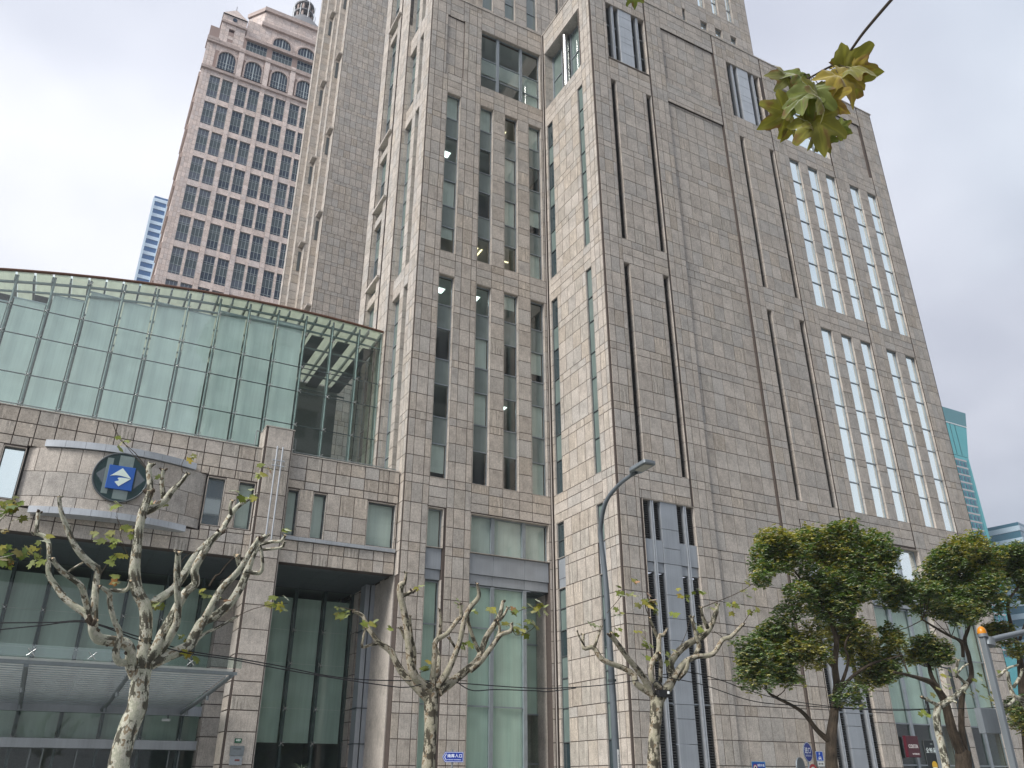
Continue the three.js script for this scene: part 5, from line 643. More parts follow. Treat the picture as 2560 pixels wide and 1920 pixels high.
// ================= pink tower behind =================
const pinkT = thing('pink_tower', 'pink stone high-rise with dark gridded windows, arched top storey and pointed corner turret', 'high-rise', [18, 0, -150]);
{
  const X = x => 1.5 * x, Y = y => 1.5 * y - 0.8, F = FZ(-150), holes = [], cl = new Cladding(pinkT, M.pink, 300, 'stone_panel'), rows = [];
  for (let y = 30; y < 175; y += 1.27) rows.push(y);
  M.pinkGlass = phy([0.022, 0.042, 0.072], 0.06, { ior: 1.5 }); M.pinkGlassB = phy([0.085, 0.105, 0.14], 0.1, { ior: 1.6 }); M.pinkMid = phy([0.065, 0.092, 0.1], 0.12, { ior: 1.5 }); M.pinkBar = std([0.42, 0.48, 0.49], 0.45);
  const R = rng(31);
  const pane = (g, a0, a1, b0, b1, m, z = -0.32) => new GB().box(F, a0, a1, b0, b1, z - 0.03, z).put('pane', m, g);
  const bars = (g, a0, a1, b0, b1, nx, ys) => { const f = new GB(), z = -0.3; for (let k = 0; k <= nx; k++) { const x = lerp(a0 + 0.04, a1 - 0.04, k / nx); f.box(F, x - 0.032, x + 0.032, b0, b1, z - 0.03, z + 0.09); } for (const y of ys) f.box(F, a0, a1, y - 0.034, y + 0.034, z - 0.02, z + 0.07); f.put('frame', M.pinkBar, g); };
  const xs = []; for (let p = 0; p < 5; p++) { const o = 3.945 * p; xs.push([X(3.66 + o), X(5.12 + o)], [X(5.47 + o), X(6.93 + o)]); }
  const tops = []; for (let k = 0; k < 11; k++) tops.push(95.72 - 5.09 * k);
  for (const t of tops) for (const [a, b] of xs) holes.push([a, b, Y(t - 4.1), Y(t)]);
  for (let p = 0; p < 5; p++) { const o = 3.93 * p; holes.push([X(4.25 + o), X(6.75 + o), Y(97.25), Y(100.9)]); if (p) holes.push([X(7.78 + o - 3.93), X(10.9 + o - 3.93), Y(102.8), Y(105.0)]); }
  cl.core(F, [X(2.32), X(22), 20, Y(105.3)], holes, 0, [0, 0], 1.0);
  cl.zone(F, [X(2.32), X(3.66), 40, Y(102.2)], rows, [X(2.75), X(3.2)], holes);
  for (let p = 0; p < 5; p++) { const o = 3.945 * p; cl.zone(F, [X(6.93 + o), X(7.605 + o), 40, Y(102.2)], rows, [], holes, 0.12); cl.core(F, [X(6.93 + o), X(7.605 + o), 40, Y(102.2)], [], 0.12, [0, 0], 0.1); cl.zone(F, [X(5.12 + o), X(5.47 + o), 40, Y(96.5)], rows, [], holes, 0.03);
    for (const t of [...tops, 100.8]) cl.zone(F, [X(3.66 + o), X(6.93 + o), Y(t), Y(t + (t > 100 ? 1.4 : 0.99))], [], [X(5.3 + o)], holes, 0.0); }
  let q = 0;
  for (const t of tops) for (const [a, b] of xs) {
    const g = groupOf('window', pinkT), b0 = Y(t - 4.1), b1 = Y(t), h = b1 - b0, lit = a < X(7) ? M.pinkGlassB : M.pinkGlass;
    pane(g, a, b, b0, b0 + h * 0.37, R() < 0.12 ? M.pinkGlassB : lit); pane(g, a, b, b0 + h * 0.37, b0 + h * 0.68, M.pinkMid); pane(g, a, b, b0 + h * 0.68, b1, R() < 0.12 ? M.pinkMid : lit);
    bars(g, a, b, b0, b1, 3, [b0 + 0.05, b0 + h * 0.09, b0 + h * 0.37, b0 + h * 0.68, b0 + h * 0.75, b1 - 0.05]);
  }
  const archWin = (a0, a1, b0, b1, z, nx, name) => {
    const g = groupOf(name || 'arched_window', pinkT), Rr = (a1 - a0) / 2, cx = (a0 + a1) / 2, cy = b1 - Rr;
    const sh = (e) => { const s = new THREE.Shape(); s.moveTo(a0 - e, b0); s.lineTo(a1 + e, b0); s.lineTo(a1 + e, cy); s.absarc(cx, cy, Rr + e, 0, Math.PI, false); s.lineTo(a0 - e, b0); return s; };
    const p = new THREE.ExtrudeGeometry(sh(0), { depth: 0.04, bevelEnabled: false, curveSegments: 14 }); p.translate(0, 0, z - 0.2); p.userData.world = true; mesh('pane', p, M.pinkGlass, g);
    const fr = sh(0.28); fr.holes.push(sh(-0.02)); const f = new THREE.ExtrudeGeometry(fr, { depth: 0.4, bevelEnabled: false, curveSegments: 14 }); f.translate(0, 0, z - 0.18); f.userData.world = true; mesh('arch_trim', f, M.pinkTrim, g);
    const b = new GB(), Z = FZ(z); for (let k = 1; k < nx; k++) { const x = lerp(a0, a1, k / nx), top = cy + Math.sqrt(Math.max(0, Rr * Rr - (x - cx) ** 2)); const w = k === nx / 2 ? 0.11 : 0.045; b.box(Z, x - w, x + w, b0, top, -0.14, -0.06); } for (const y of [0.3, 0.62]) b.box(Z, a0, a1, lerp(b0, cy, y) - 0.04, lerp(b0, cy, y) + 0.04, -0.14, -0.08); b.put('frame', M.pinkBar, g);
    // stone of the square opening around the arch
    const s = new THREE.Shape(); s.moveTo(a0, cy); s.lineTo(a0, b1); s.lineTo(a1, b1); s.lineTo(a1, cy); s.absarc(cx, cy, Rr, 0, Math.PI, false); const e = new THREE.ExtrudeGeometry(s, { depth: 0.3, bevelEnabled: false, curveSegments: 14 }); e.translate(0, 0, z - 0.36); e.userData.world = true; const ec = new Float32Array(e.attributes.position.count * 3).fill(1); e.setAttribute('color', new THREE.BufferAttribute(ec, 3)); mesh('spandrel_stone', e, M.pink, g);
  };
  for (let p = 0; p < 5; p++) { const o = 3.93 * p; archWin(X(4.25 + o), X(6.75 + o), Y(97.25), Y(100.9), -149.8, 6); if (p) { const g = groupOf('window', pinkT), a = X(7.78 + o - 3.93), b = X(10.9 + o - 3.93); pane(g, a, b, Y(102.8), Y(104.1), M.pinkMid); pane(g, a, b, Y(104.1), Y(105), M.pinkGlass); bars(g, a, b, Y(102.8), Y(105), 6, [Y(102.85), Y(104.1), Y(104.95)]); } }
  for (const [a0, a1, b0, b1, d] of [[2.2, 22, 96.55, 96.95, 0.5], [2.25, 22, 96.95, 97.2, 0.3], [2.2, 22, 101.9, 102.3, 0.55], [2.25, 22, 102.3, 102.75, 0.35], [7.4, 22, 105.05, 105.4, 0.5], [7.5, 22, 105.4, 105.75, 0.3]]) new GB().box(F, X(a0), X(a1), Y(b0), Y(b1), -1, d, { sc: 0.2 }).put('cornice', M.pinkTrim, pinkT);
  new GB().box(F, X(2.2), X(3.95), Y(102.3), Y(102.85), -3, 0.6, { sc: 0.2 }).put('corner_cap', M.pinkTrim, pinkT);
  for (let p = 0; p < 5; p++) { new GB().box(F, X(7.0 + 3.93 * p), X(7.75 + 3.93 * p), Y(96.5), Y(102.8), -0.5, 0.4, { sc: 0.2 }).put('pilaster', M.pink, pinkT); }
  // turret
  const tu = groupOf('turret', pinkT);
  cl.zone(F, [X(3.72), X(7.3), Y(102.8), Y(106.9)], rows, [X(4.4), X(5.9), X(6.6)], [[X(4.95), X(5.75), Y(104.5), Y(105.9)], [X(4.95), X(5.75), Y(103.2), Y(103.8)]]); cl.core(F, [X(3.72), X(7.3), Y(102.8), Y(108.6)], [[X(4.95), X(5.75), Y(104.5), Y(105.9)], [X(4.95), X(5.75), Y(103.2), Y(103.8)]], 0, [0, 0], 5);
  new GB().box(F, X(4.95), X(5.75), Y(103.2), Y(105.9), -1.2, -0.9).put('opening', M.pinkGlass, tu);
  new GB().box(F, X(3.6), X(7.45), Y(106.75), Y(107.15), -5.4, 0.4, { sc: 0.2 }).put('cornice', M.pinkTrim, tu); cl.zone(F, [X(3.72), X(7.3), Y(107.15), Y(108.6)], rows, [X(4.4), X(5.2), X(5.9), X(6.6)]);
  { const cx = X(5.5), w = X(3.7) / 2, b = Y(108.6), h = Y(111.3), z0 = -150 + 0.3, z1 = z0 - 2 * w, ap = [cx, h, z0 - w], g = new GB(), c = [[cx - w, b, z0], [cx + w, b, z0], [cx + w, b, z1], [cx - w, b, z1]]; for (let k = 0; k < 4; k++) { const a = c[k], d = c[(k + 1) % 4]; g.quad([a, d, ap, ap], [[0, 0], [1, 0], [0.5, 1], [0.5, 1]]); } g.put('pyramid_roof', M.slate, tu); mesh('finial', rod([cx, h - 0.2, z0 - w], [cx, h + 2.2, z0 - w], 0.08, 6), M.slate, tu);
    const gb = new GB(); gb.quad([[cx - w, b, z0 + 0.02], [cx + w, b, z0 + 0.02], [cx, b + 2.4, z0 + 0.02 - 0.3], [cx, b + 2.4, z0 + 0.02 - 0.3]], [[0, 0], [1, 0], [0.5, 1], [0.5, 1]]); gb.put('gable', M.pink, tu); const oc = new THREE.CylinderGeometry(0.5, 0.5, 0.2, 20); oc.rotateX(Math.PI / 2); oc.translate(cx, b - 0.9, -149.95); oc.userData.world = true; mesh('round_window', oc, M.pinkGlass, tu); }
  // attic and crown
  const za = -152.5, FA = FZ(za); cl.core(FA, [X(7.6), X(22), Y(105.3), Y(111)], [], 0, [0, 0], 2); cl.zone(FA, [X(7.6), X(22), Y(105.3), Y(111)], rows, 1.4);
  for (let p = 0; p < 3; p++) archWin(X(11.75 + 3.95 * p), X(14.6 + 3.95 * p), Y(106.9), Y(109.5), za + 0.25, 6);
  new GB().box(FA, X(9.6), X(22), Y(110.8), Y(111.5), -4, 0.6, { sc: 0.2 }).put('cornice', M.pinkTrim, pinkT); cl.core(FA, [X(9.9), X(22), Y(111.5), Y(115)], [], -0.6, [0, 0], 4); cl.zone(FA, [X(9.9), X(22), Y(111.5), Y(114.6)], rows, 1.9, [], -0.6); new GB().box(FA, X(9.7), X(22), Y(114.6), Y(115.4), -5, 0, { sc: 0.2 }).put('cornice', M.pinkTrim, pinkT);
  const FD = FP(X(9.9), za - 0.6, -52); cl.core(FD, [-5.2, 0, Y(105.3), Y(115)], [], 0, [0, 0], 0.6); cl.zone(FD, [-5.2, 0, Y(105.3), Y(114.6)], rows, 1.3); new GB().box(FD, -5.3, 0.2, Y(114.6), Y(115.4), -1, 0.4, { sc: 0.2 }).put('cornice', M.pinkTrim, pinkT); new GB().box(FD, -5.3, 0.2, Y(110.8), Y(111.5), -1, 0.4, { sc: 0.2 }).put('cornice', M.pinkTrim, pinkT);
  const roof = new THREE.CylinderGeometry(2.8, 11.5, 13, 8, 1); roof.rotateY(Math.PI / 8); roof.translate(X(17.2), Y(115.4) + 8, -166); roof.userData.world = true; mesh('crown_roof', roof, M.slate, pinkT);
  const la = groupOf('lantern', pinkT), lx = X(17.2), ly = Y(115.4) + 14.2; for (let k = 0; k < 8; k++) { const t = k * Math.PI / 4 + 0.39; mesh('lantern_column', rod([lx + 2 * Math.cos(t), ly, -166 + 2 * Math.sin(t)], [lx + 2 * Math.cos(t), ly + 5.5, -166 + 2 * Math.sin(t)], 0.32, 6), M.pinkTrim, la); }
  mesh('lantern_core', rod([lx, ly - 0.5, -166], [lx, ly + 5.5, -166], 1.3, 8), M.slate, la); for (const y of [0, 2.6, 5.4]) mesh('lantern_ring', rod([lx, ly + y, -166], [lx, ly + y + 0.5, -166], 2.6, 16), M.slate, la); for (let k = 0; k < 9; k++) { const t = k * 0.7; mesh('aerial', rod([lx + 3 * Math.cos(t), ly - 0.5, -166 + 3 * Math.sin(t)], [lx + 3.1 * Math.cos(t), ly + 4 + (k % 3), -166 + 3.1 * Math.sin(t)], 0.1, 5), M.white, la); } mesh('lantern_roof', limb([[lx, ly + 5.8, -166, 2.5], [lx, ly + 9, -166, 0.2]], 8, 1), M.slate, la);
  cl.finish(std([0.34, 0.25, 0.22], 0.9));
  new GB().wbox(X(2.35), X(2.4), 20, Y(102), -175, -151, { sc: 0.2 }).put('side_wall', M.pink, pinkT); for (const t of tops) new GB().wbox(X(2.1), X(2.35), Y(t - 0.3), Y(t + 0.6), -170, -151.2).put('side_band', M.pinkTrim, pinkT);
}
// ================= far towers =================
function banded(name, label, x, z, w, d, h, rot, step, cA, cB, extra) {
  const t = thing(name, label, 'high-rise', [x, 0, z]); t.rotation.y = rot; const put = (n, g, m) => { const me = new THREE.Mesh(g, m); me.name = n; me.castShadow = me.receiveShadow = true; t.add(me); return me; };
  const b = new THREE.BoxGeometry(w, h, d); b.translate(0, h / 2, 0); put('glass_body', b, cA);
  const bg = new THREE.BoxGeometry(w + 0.5, step * 0.42, d + 0.5); for (let y = h - step * 0.5, k = 0; y > 20 && k < 60; y -= step, k++) { const m = put('floor_band', bg, cB); m.position.y = y; }
  if (extra) extra(t, put); return t;
}
{
  const skyGlass = phy([0.24, 0.42, 0.66], 0.12, { metalness: 0.5, ior: 1.6 }), paleBand = std([0.62, 0.74, 0.84], 0.35, { metalness: 0.2 });
  banded('blue_glass_tower', 'distant blue glass tower with pale floor bands left of the pink high-rise', 12, -310, 23, 20, 213, 0.0, 3.6, std([0.07, 0.16, 0.32], 0.2, { metalness: 0.3 }), paleBand, (t, put) => { const c = new THREE.BoxGeometry(0.8, 200, 1.2); for (const k of [-1, -0.55, -0.1, 0.35, 0.8]) { const m = put('corner_fin', c, paleBand); m.position.set(k * 11.4, 110, 10.3); } });
  // teal tower with flared crown
  const teal = phy([0.06, 0.36, 0.38], 0.14, { metalness: 0.45, ior: 1.6 }), tealD = phy([0.035, 0.19, 0.215], 0.2, { metalness: 0.3, ior: 1.6 }), tealW = phy([0.02, 0.09, 0.15], 0.15, { ior: 1.6 }), pinkB = std([0.48, 0.42, 0.43], 0.6);
  const t = thing('teal_tower', 'turquoise glass high-rise with flared crown and pale window bands at right edge', 'high-rise', [332, 0, -200]);
  const loft = (prof, w0, mat, name) => { const g = new GB(); for (let k = 0; k < prof.length - 1; k++) { const [ya, xa] = prof[k], [yb, xb] = prof[k + 1]; const ring = (y, xr) => [[332 - w0, y, -200], [xr, y, -200], [xr, y, -225], [332 - w0, y, -225]]; const A = ring(ya, xa), Bq = ring(yb, xb); for (let i = 0; i < 4; i++) { const j = (i + 1) % 4; g.quad([A[i], A[j], Bq[j], Bq[i]], [[0, ya], [1, ya], [1, yb], [0, yb]].map(v => v.map(q => q * 0.2))); } } const top = prof[prof.length - 1]; g.quad([[332 - w0, top[0], -200], [top[1], top[0], -200], [top[1], top[0], -225], [332 - w0, top[0], -225]], [[0, 0], [1, 0], [1, 1], [0, 1]]); return g.put(name, mat, t); };
  loft([[20, 334.5], [90, 333.5], [128, 332.8]], 22, teal, 'shaft'); loft([[128.2, 332.9], [143, 337]], 22, teal, 'flare'); loft([[143.3, 337.2], [150.5, 339.2]], 22, tealD, 'crown'); new GB().wbox(309, 337.4, 143, 143.4, -226, -199.8).put('crown_line', M.white, t);
  for (let k = 0; k < 24; k++) { const y = 124 - k * 3.4; new GB().wbox(310, 330.6, y + 1.75, y + 2.45, -201, -199.85).put('pale_band', pinkB, t); for (const x of [323.6, 326.2, 328.6]) new GB().wbox(x, x + 1.5, y - 0.5, y + 1.3, -201, -199.8).put('window', tealW, t); for (const x of [331.2]) new GB().wbox(x, x + 0.1, y - 0.6, y + 2.4, -201, -199.9).put('mullion', tealD, t); }
  for (let k = 0; k < 5; k++) for (let i = 0; i < 3; i++) new GB().wbox(322 + i * 3.4, 322.08 + i * 3.4, 128.5, 142.8, -200.2, -199.9).put('mullion', tealD, t);
  banded('slate_blue_block', 'dark blue banded office block partly cut off by the right edge', 369.5, -214, 24, 20, 104, 0.2, 5.2, phy([0.06, 0.16, 0.22], 0.15, { metalness: 0.3 }), std([0.36, 0.45, 0.52], 0.5));
}
// ================= tower across the street (mirrored in the glass) =================
{
  const t = thing('opposite_tower', 'tall pale banded tower across the street seen as a reflection in the glass', 'high-rise', [42, 0, 40]); const Gx = phy([0.05, 0.07, 0.09], 0.08, { ior: 1.7 });
  new GB().wbox(15.5, 70, 0, 150, 31, 50).put('glass_body', Gx, t); const w = std([0.42, 0.43, 0.42], 0.8);
  for (let k = 0; k < 26; k++) { const y = 8 + k * 5.4; new GB().wbox(15.1, 70.4, y, y + 2.1, 30.4, 50.4).put('floor_band', w, t); if (k % 2) { const g = new GB(); g.quad([[15.1, y, 30.5], [12.8, y + 2.1, 30.5], [12.8, y + 2.1, 40], [15.1, y, 40]], [[0, 0], [1, 0], [1, 1], [0, 1]]); g.wbox(12.8, 15.1, y + 2.1, y + 2.4, 30.5, 40); g.quad([[15.1, y, 30.5], [15.1, y + 2.1, 30.5], [12.8, y + 2.1, 30.5], [12.8, y + 2.1, 30.5]], [[0, 0], [1, 0], [1, 1], [0, 1]]); g.put('balcony', w, t); } }
  for (let x = 18; x < 70; x += 6.5) new GB().wbox(x, x + 1.3, 0, 150, 30.2, 31).put('pier', w, t);
}
// ================= ground =================
{
  const gr = new THREE.PlaneGeometry(3000, 3000); gr.rotateX(-Math.PI / 2); const m = structure(mesh('ground', gr, std([0.16, 0.16, 0.155], 0.95), null)); m.position.y = -0.02;
  const rd = new THREE.BoxGeometry(400, 0.1, 13); const uvr = rd.attributes.uv; for (let i = 0; i < uvr.count; i++) uvr.setXY(i, uvr.getX(i) * 200, uvr.getY(i) * 6.5); const r = structure(mesh('road', rd, new THREE.MeshStandardMaterial({ color: 0xffffff, map: asphalt, roughness: 0.9 }), null)); r.position.set(30, -0.06 + 0.014, -8.3);
  const pv = new GB().wbox(-170, 230, -0.1, 0.14, -36, -15, { sc: 0.4 }); structure(pv.put('pavement', M.roomWall, null)); structure(new GB().wbox(-170, 230, -0.1, 0.142, -15, -14.8, { sc: 0.5 }).put('kerb', M.granite, null)); structure(new GB().wbox(-170, 230, -0.1, 0.14, -1.8, 8, { sc: 0.4 }).put('near_pavement', M.roomWall, null));
  structure(new GB().wbox(-170, 230, -0.1, 0.138, -60, -36.01, { sc: 0.4 }).put('forecourt', M.roomWall, null));
}
// ================= trees =================
const LOBES = [[0, 0], [0.16, -0.1], [0.46, -0.06], [0.3, 0.1], [0.62, 0.3], [0.5, 0.42], [0.58, 0.6], [0.28, 0.52], [0.2, 0.72], [0.12, 0.74], [0, 1.0]];
const outline = [...LOBES, ...LOBES.slice(1, -1).reverse().map(([x, y]) => [-x, y])];
function addLeaf(gb, p, ax, n, size, col, R, curl = 0.18) { // a lobed plane-tree leaf
  const A = new THREE.Vector3(...ax).normalize(), N = new THREE.Vector3(...n); N.addScaledVector(A, -N.dot(A)).normalize(); const S = new THREE.Vector3().crossVectors(A, N);
  const k = gb.p.length / 3, put = (x, y, shade) => { const dz = -curl * (x * x * 1.5 + (y - 0.3) * (y - 0.3) * 0.9) + 0.06 * Math.sin(x * 9 + p[0] * 7); gb.p.push(p[0] + (S.x * x + A.x * y + N.x * dz) * size, p[1] + (S.y * x + A.y * y + N.y * dz) * size, p[2] + (S.z * x + A.z * y + N.z * dz) * size); gb.n.push(N.x, N.y, N.z); gb.t.push(x, y); gb.c.push(...col.map(c => c * shade)); };
  put(0, 0.38, 1.1); outline.forEach(([x, y], i) => put(x * (0.92 + R() * 0.16), y, 0.85 + 0.3 * R()));
  for (let i = 0; i < outline.length; i++) gb.i.push(k, k + 1 + i, k + 1 + (i + 1) % outline.length);
}
const leafCols = [[0.135, 0.165, 0.02], [0.21, 0.2, 0.02], [0.33, 0.25, 0.025], [0.19, 0.19, 0.05], [0.24, 0.11, 0.03]];
function clipFoot(pts) { const o = pts.map(p => p.slice()); while (o.length > 2 && o[1][1] < 0) o.shift(); const a = o[0], b = o[1]; if (a[1] < -0.05) { const t = (-0.05 - a[1]) / (b[1] - a[1]); o[0] = [lerp(a[0], b[0], t), -0.05, lerp(a[2], b[2], t), lerp(a[3], b[3], t) * 1.1]; } return o; }
function planeTree(name, label, limbs, clusters, twigs, seed, group, bark = M.planeBark) {
  const foot = clipFoot(limbs[0]), t = thing(name, label, 'tree', [foot[0][0], 0, foot[0][2]], group), R = rng(seed);
  mesh('trunk', limb(foot, 16, 5, true, 1.25), bark, t);
  limbs.slice(1).forEach((l, i) => {
    const q = l.map(p => p.slice()); mesh('branch', limb(q, 11, 4, true, 1.25), bark, t);
    const e = q[q.length - 1], d = q[q.length - 2]; // knuckles of old pruning cuts and the pale cut face
    const kn = []; for (let k = 1; k < q.length - 1; k += 2) if (R() < 0.6) { const th = R() * 6.28, r = q[k][3]; kn.push(limb([[q[k][0], q[k][1], q[k][2], r * 0.5], [q[k][0] + Math.cos(th) * r * 1.25, q[k][1] + Math.sin(th) * r * 1.1, q[k][2] + 0.4 * r, r * 0.32]], 7, 1)); }
    for (let k = 0; k < 4; k++) { const th = R() * 6.28, r = e[3]; kn.push(limb([[e[0], e[1] - r, e[2], r * 0.6], [e[0] + Math.cos(th) * r * 1.8, e[1] + r * (R() * 1.2), e[2] + Math.sin(th) * r * 1.5, r * 0.4]], 7, 1)); }
    mesh('pruning_knots', merged(kn), i % 3 ? bark : M.darkBark, t);
    if (e[3] > 0.02) { const v = [0, 1, 2].map(k => e[k] - d[k]), L = Math.hypot(...v); mesh('cut_face', rod([e[0], e[1], e[2]], e.slice(0, 3).map((x, k) => x + v[k] / L * 0.008), e[3] * 0.93, 12), M.cutWood, t); }
  });
  for (const w of twigs || []) mesh('twig', limb(w, 5, 3), M.darkBark, t);
  if (clusters.length) { const g = new GB(); for (const [x, y, z, n, s] of clusters) for (let k = 0; k < n; k++) { const a = R() * 6.28, ax = [Math.cos(a) * 0.8, -0.5 + R() * 0.7, Math.sin(a) * 0.5], nn = [R() - 0.5, 0.6 + R() * 0.5, 0.4 + R()]; const c = leafCols[R() < 0.6 ? 0 : R() < 0.55 ? 1 : R() < 0.6 ? 3 : R() < 0.6 ? 2 : 4], v = 1.0 + R() * 0.8; addLeaf(g, [x + (R() - 0.5) * 2 * s, y + (R() - 0.5) * 1.6 * s, z + (R() - 0.5) * 2 * s], ax, nn, 0.11 + R() * 0.1, c.map(q => q * v), R); } stuff(g.put('leaves', M.leafPlane, t)); }
  return t;
}
planeTree('plane_tree', 'large pruned plane tree with pale mottled bark before the entrance', D.T1.map(l => l.map(p => [p[0], p[1], p[2], p[3] * 1.1])), D.C1.map(c => [c[0], c[1], c[2], Math.max(1, Math.round(c[3] * 0.7)), c[4]]), D.W1, 101, 'pruned street trees');
planeTree('plane_tree', 'pruned plane tree beside the blue arrow parking sign', D.T2, D.C2, D.W2, 102, 'pruned street trees', M.planeBarkBrown);
planeTree('plane_tree', 'pruned plane tree right behind the street lamp pole', D.T3, D.C3, D.W3, 103, 'pruned street trees', M.planeBarkBrown);
planeTree('plane_tree', 'thin mottled plane tree in front of the coffee shop window', D.T4, D.C4, [], 104, 'pruned street trees');
planeTree('plane_tree', 'bare plane tree limbs at the right edge behind the beacon pole', D.T5, [], [], 105, 'pruned street trees');
{ // tree off the left edge: only its twigs reach into view
  const t = thing('plane_tree', 'plane tree beyond the left edge, only leafy twigs in view', 'tree', [-4.4, 0, -15.5], 'pruned street trees'), R = rng(106);
  mesh('trunk', limb([[-4.4, -0.05, -15.5, 0.2], [-4.35, 2, -15.5, 0.17], [-4.2, 4, -15.5, 0.14]], 12, 3, true, 1.25), M.planeBark, t);
  for (const w of D.W0) mesh('branch', limb([[-4.2, 3.9, -15.5, 0.1], [-3.7, (w[0][1] + 4) / 2, -15.5, 0.05], ...w], 8, 3), M.planeBark, t);
  const g = new GB(); for (const [x, y, z, n, s] of D.C0) for (let k = 0; k < n; k++) { const a = R() * 6.28; addLeaf(g, [x + (R() - 0.5) * 2 * s, y + (R() - 0.5) * 1.4 * s, z + (R() - 0.5) * 2 * s], [Math.cos(a), -0.4 + R() * 0.6, Math.sin(a) * 0.4], [R() - 0.5, 0.7, 0.5 + R()], 0.1 + R() * 0.08, leafCols[R() < 0.65 ? 0 : R() < 0.6 ? 1 : 2].map(q => q * (0.7 + R() * 0.6)), R); } stuff(g.put('leaves', M.leafPlane, t));
}
function evergreen(label, limbs, blobs, seed, dens = 1) {
  const foot = clipFoot(limbs[0]), t = thing('evergreen_tree', label, 'tree', [foot[0][0], 0, foot[0][2]], 'evergreen street trees'), R = rng(seed);
  mesh('trunk', limb(foot, 14, 5, true, 1), M.darkBark, t);
  for (const l of limbs.slice(1)) mesh('branch', limb(l, 9, 4, true, 1), M.darkBark, t);
  const g = new GB(), tw = [], all = limbs.flat(); const extra = []; blobs.forEach((b, i) => { let q = null, bd = 1.3; blobs.forEach((c, j) => { if (j === i) return; const d = Math.hypot(b[0] - c[0], b[1] - c[1], b[2] - c[2]); if (d < bd && d > 0.3 && hash3(i, j, 4) < 0.75) { bd = d; q = c; } }); if (q) extra.push([(b[0] + q[0]) / 2, (b[1] + q[1]) / 2, (b[2] + q[2]) / 2, (b[3] + q[3]) * 0.42, b[4] && hash3(i, 1, 2) < 0.6 ? 1 : 0]); }); blobs = [...blobs, ...extra];
  for (const [bx, by, bz, br0, kind] of blobs) { const br = br0 * 1.2 + 0.03;
    // twigs from the nearest limb into the clump
    let best = all[0], bd = 1e9; for (const p of all) { const d = (p[0] - bx) ** 2 + (p[1] - by) ** 2 + (p[2] - bz) ** 2; if (d < bd) { bd = d; best = p; } }
    const mid = [lerp(best[0], bx, 0.5) + (R() - 0.5) * 0.1, lerp(best[1], by, 0.5) - 0.08, lerp(best[2], bz, 0.5)]; tw.push(limb([[best[0], best[1], best[2], 0.016], [...mid, 0.012], [bx, by, bz, 0.008]], 5, 3));
    for (let k = 0; k < 4; k++) { const a = R() * 6.28, q = R() * 2 - 0.6; tw.push(limb([[bx, by, bz, 0.007], [bx + Math.cos(a) * br * 0.7, by + q * br * 0.5, bz + Math.sin(a) * br * 0.7, 0.003]], 4, 1)); }
    // sprays: tufts of small leaves at many twig ends inside an uneven ball
    const sprays = Math.round(300 * dens * Math.min(1.6, br * br * 3.2) + 26);
    for (let s = 0; s < sprays; s++) {
      let x, y, z, r2; do { x = R() * 2 - 1; y = R() * 2 - 1; z = R() * 2 - 1; r2 = x * x + y * y + z * z; } while (r2 > 1 || r2 < 0.12);
      const w = br * (0.58 + 0.9 * noise3(bx * 3 + x * 2.2 + 9, by * 3 + y * 2.2 + 5, bz * 3 + z * 2.2 + 7)), px = bx + x * w * 1.08, py = by + y * w * 0.82, pz = bz + z * w * 1.08;
      const young = kind ? R() < 0.66 : R() < 0.24, base = young ? [0.42, 0.39, 0.05] : R() < 0.5 ? [0.12, 0.21, 0.034] : [0.18, 0.28, 0.048];
      for (let k = 0; k < 6; k++) {
        const a = R() * 6.283, dip = -0.55 + R() * 0.9, ax = new THREE.Vector3(Math.cos(a), dip, Math.sin(a)).normalize(), sd = new THREE.Vector3(-Math.sin(a), R() - 0.5, Math.cos(a)).normalize(), L = 0.085 + R() * 0.06, W = L * 0.28, v = 0.7 + R() * 0.6, col = base.map(c => c * v), i0 = g.p.length / 3, nn = new THREE.Vector3().crossVectors(sd, ax).normalize();
        const ox = px + (R() - 0.5) * 0.05, oy = py + (R() - 0.5) * 0.05, oz = pz + (R() - 0.5) * 0.05;
        for (const [u, q] of [[0, 0], [0.45, 1], [1, 0], [0.45, -1]]) { g.p.push(ox + ax.x * L * u + sd.x * W * q, oy + ax.y * L * u + sd.y * W * q - 0.008 * u, oz + ax.z * L * u + sd.z * W * q); g.n.push(nn.x, nn.y, nn.z); g.t.push(u, q); g.c.push(...col); }
        g.i.push(i0, i0 + 1, i0 + 2, i0, i0 + 2, i0 + 3);
      }
    }
  }
  stuff(mesh('fine_twigs', merged(tw), M.darkBark, t)); stuff(g.put('crown', M.leafEver, t)); return t;
}
evergreen('dense evergreen tree with layered yellow-green crown left of the coffee shop', D.E1, D.BL1, 201);
evergreen('evergreen tree with forked dark trunk before the coffee shop', D.E2, D.BL2, 202);
evergreen('evergreen tree partly cut off at the right edge', D.E3, D.BL3, 203);
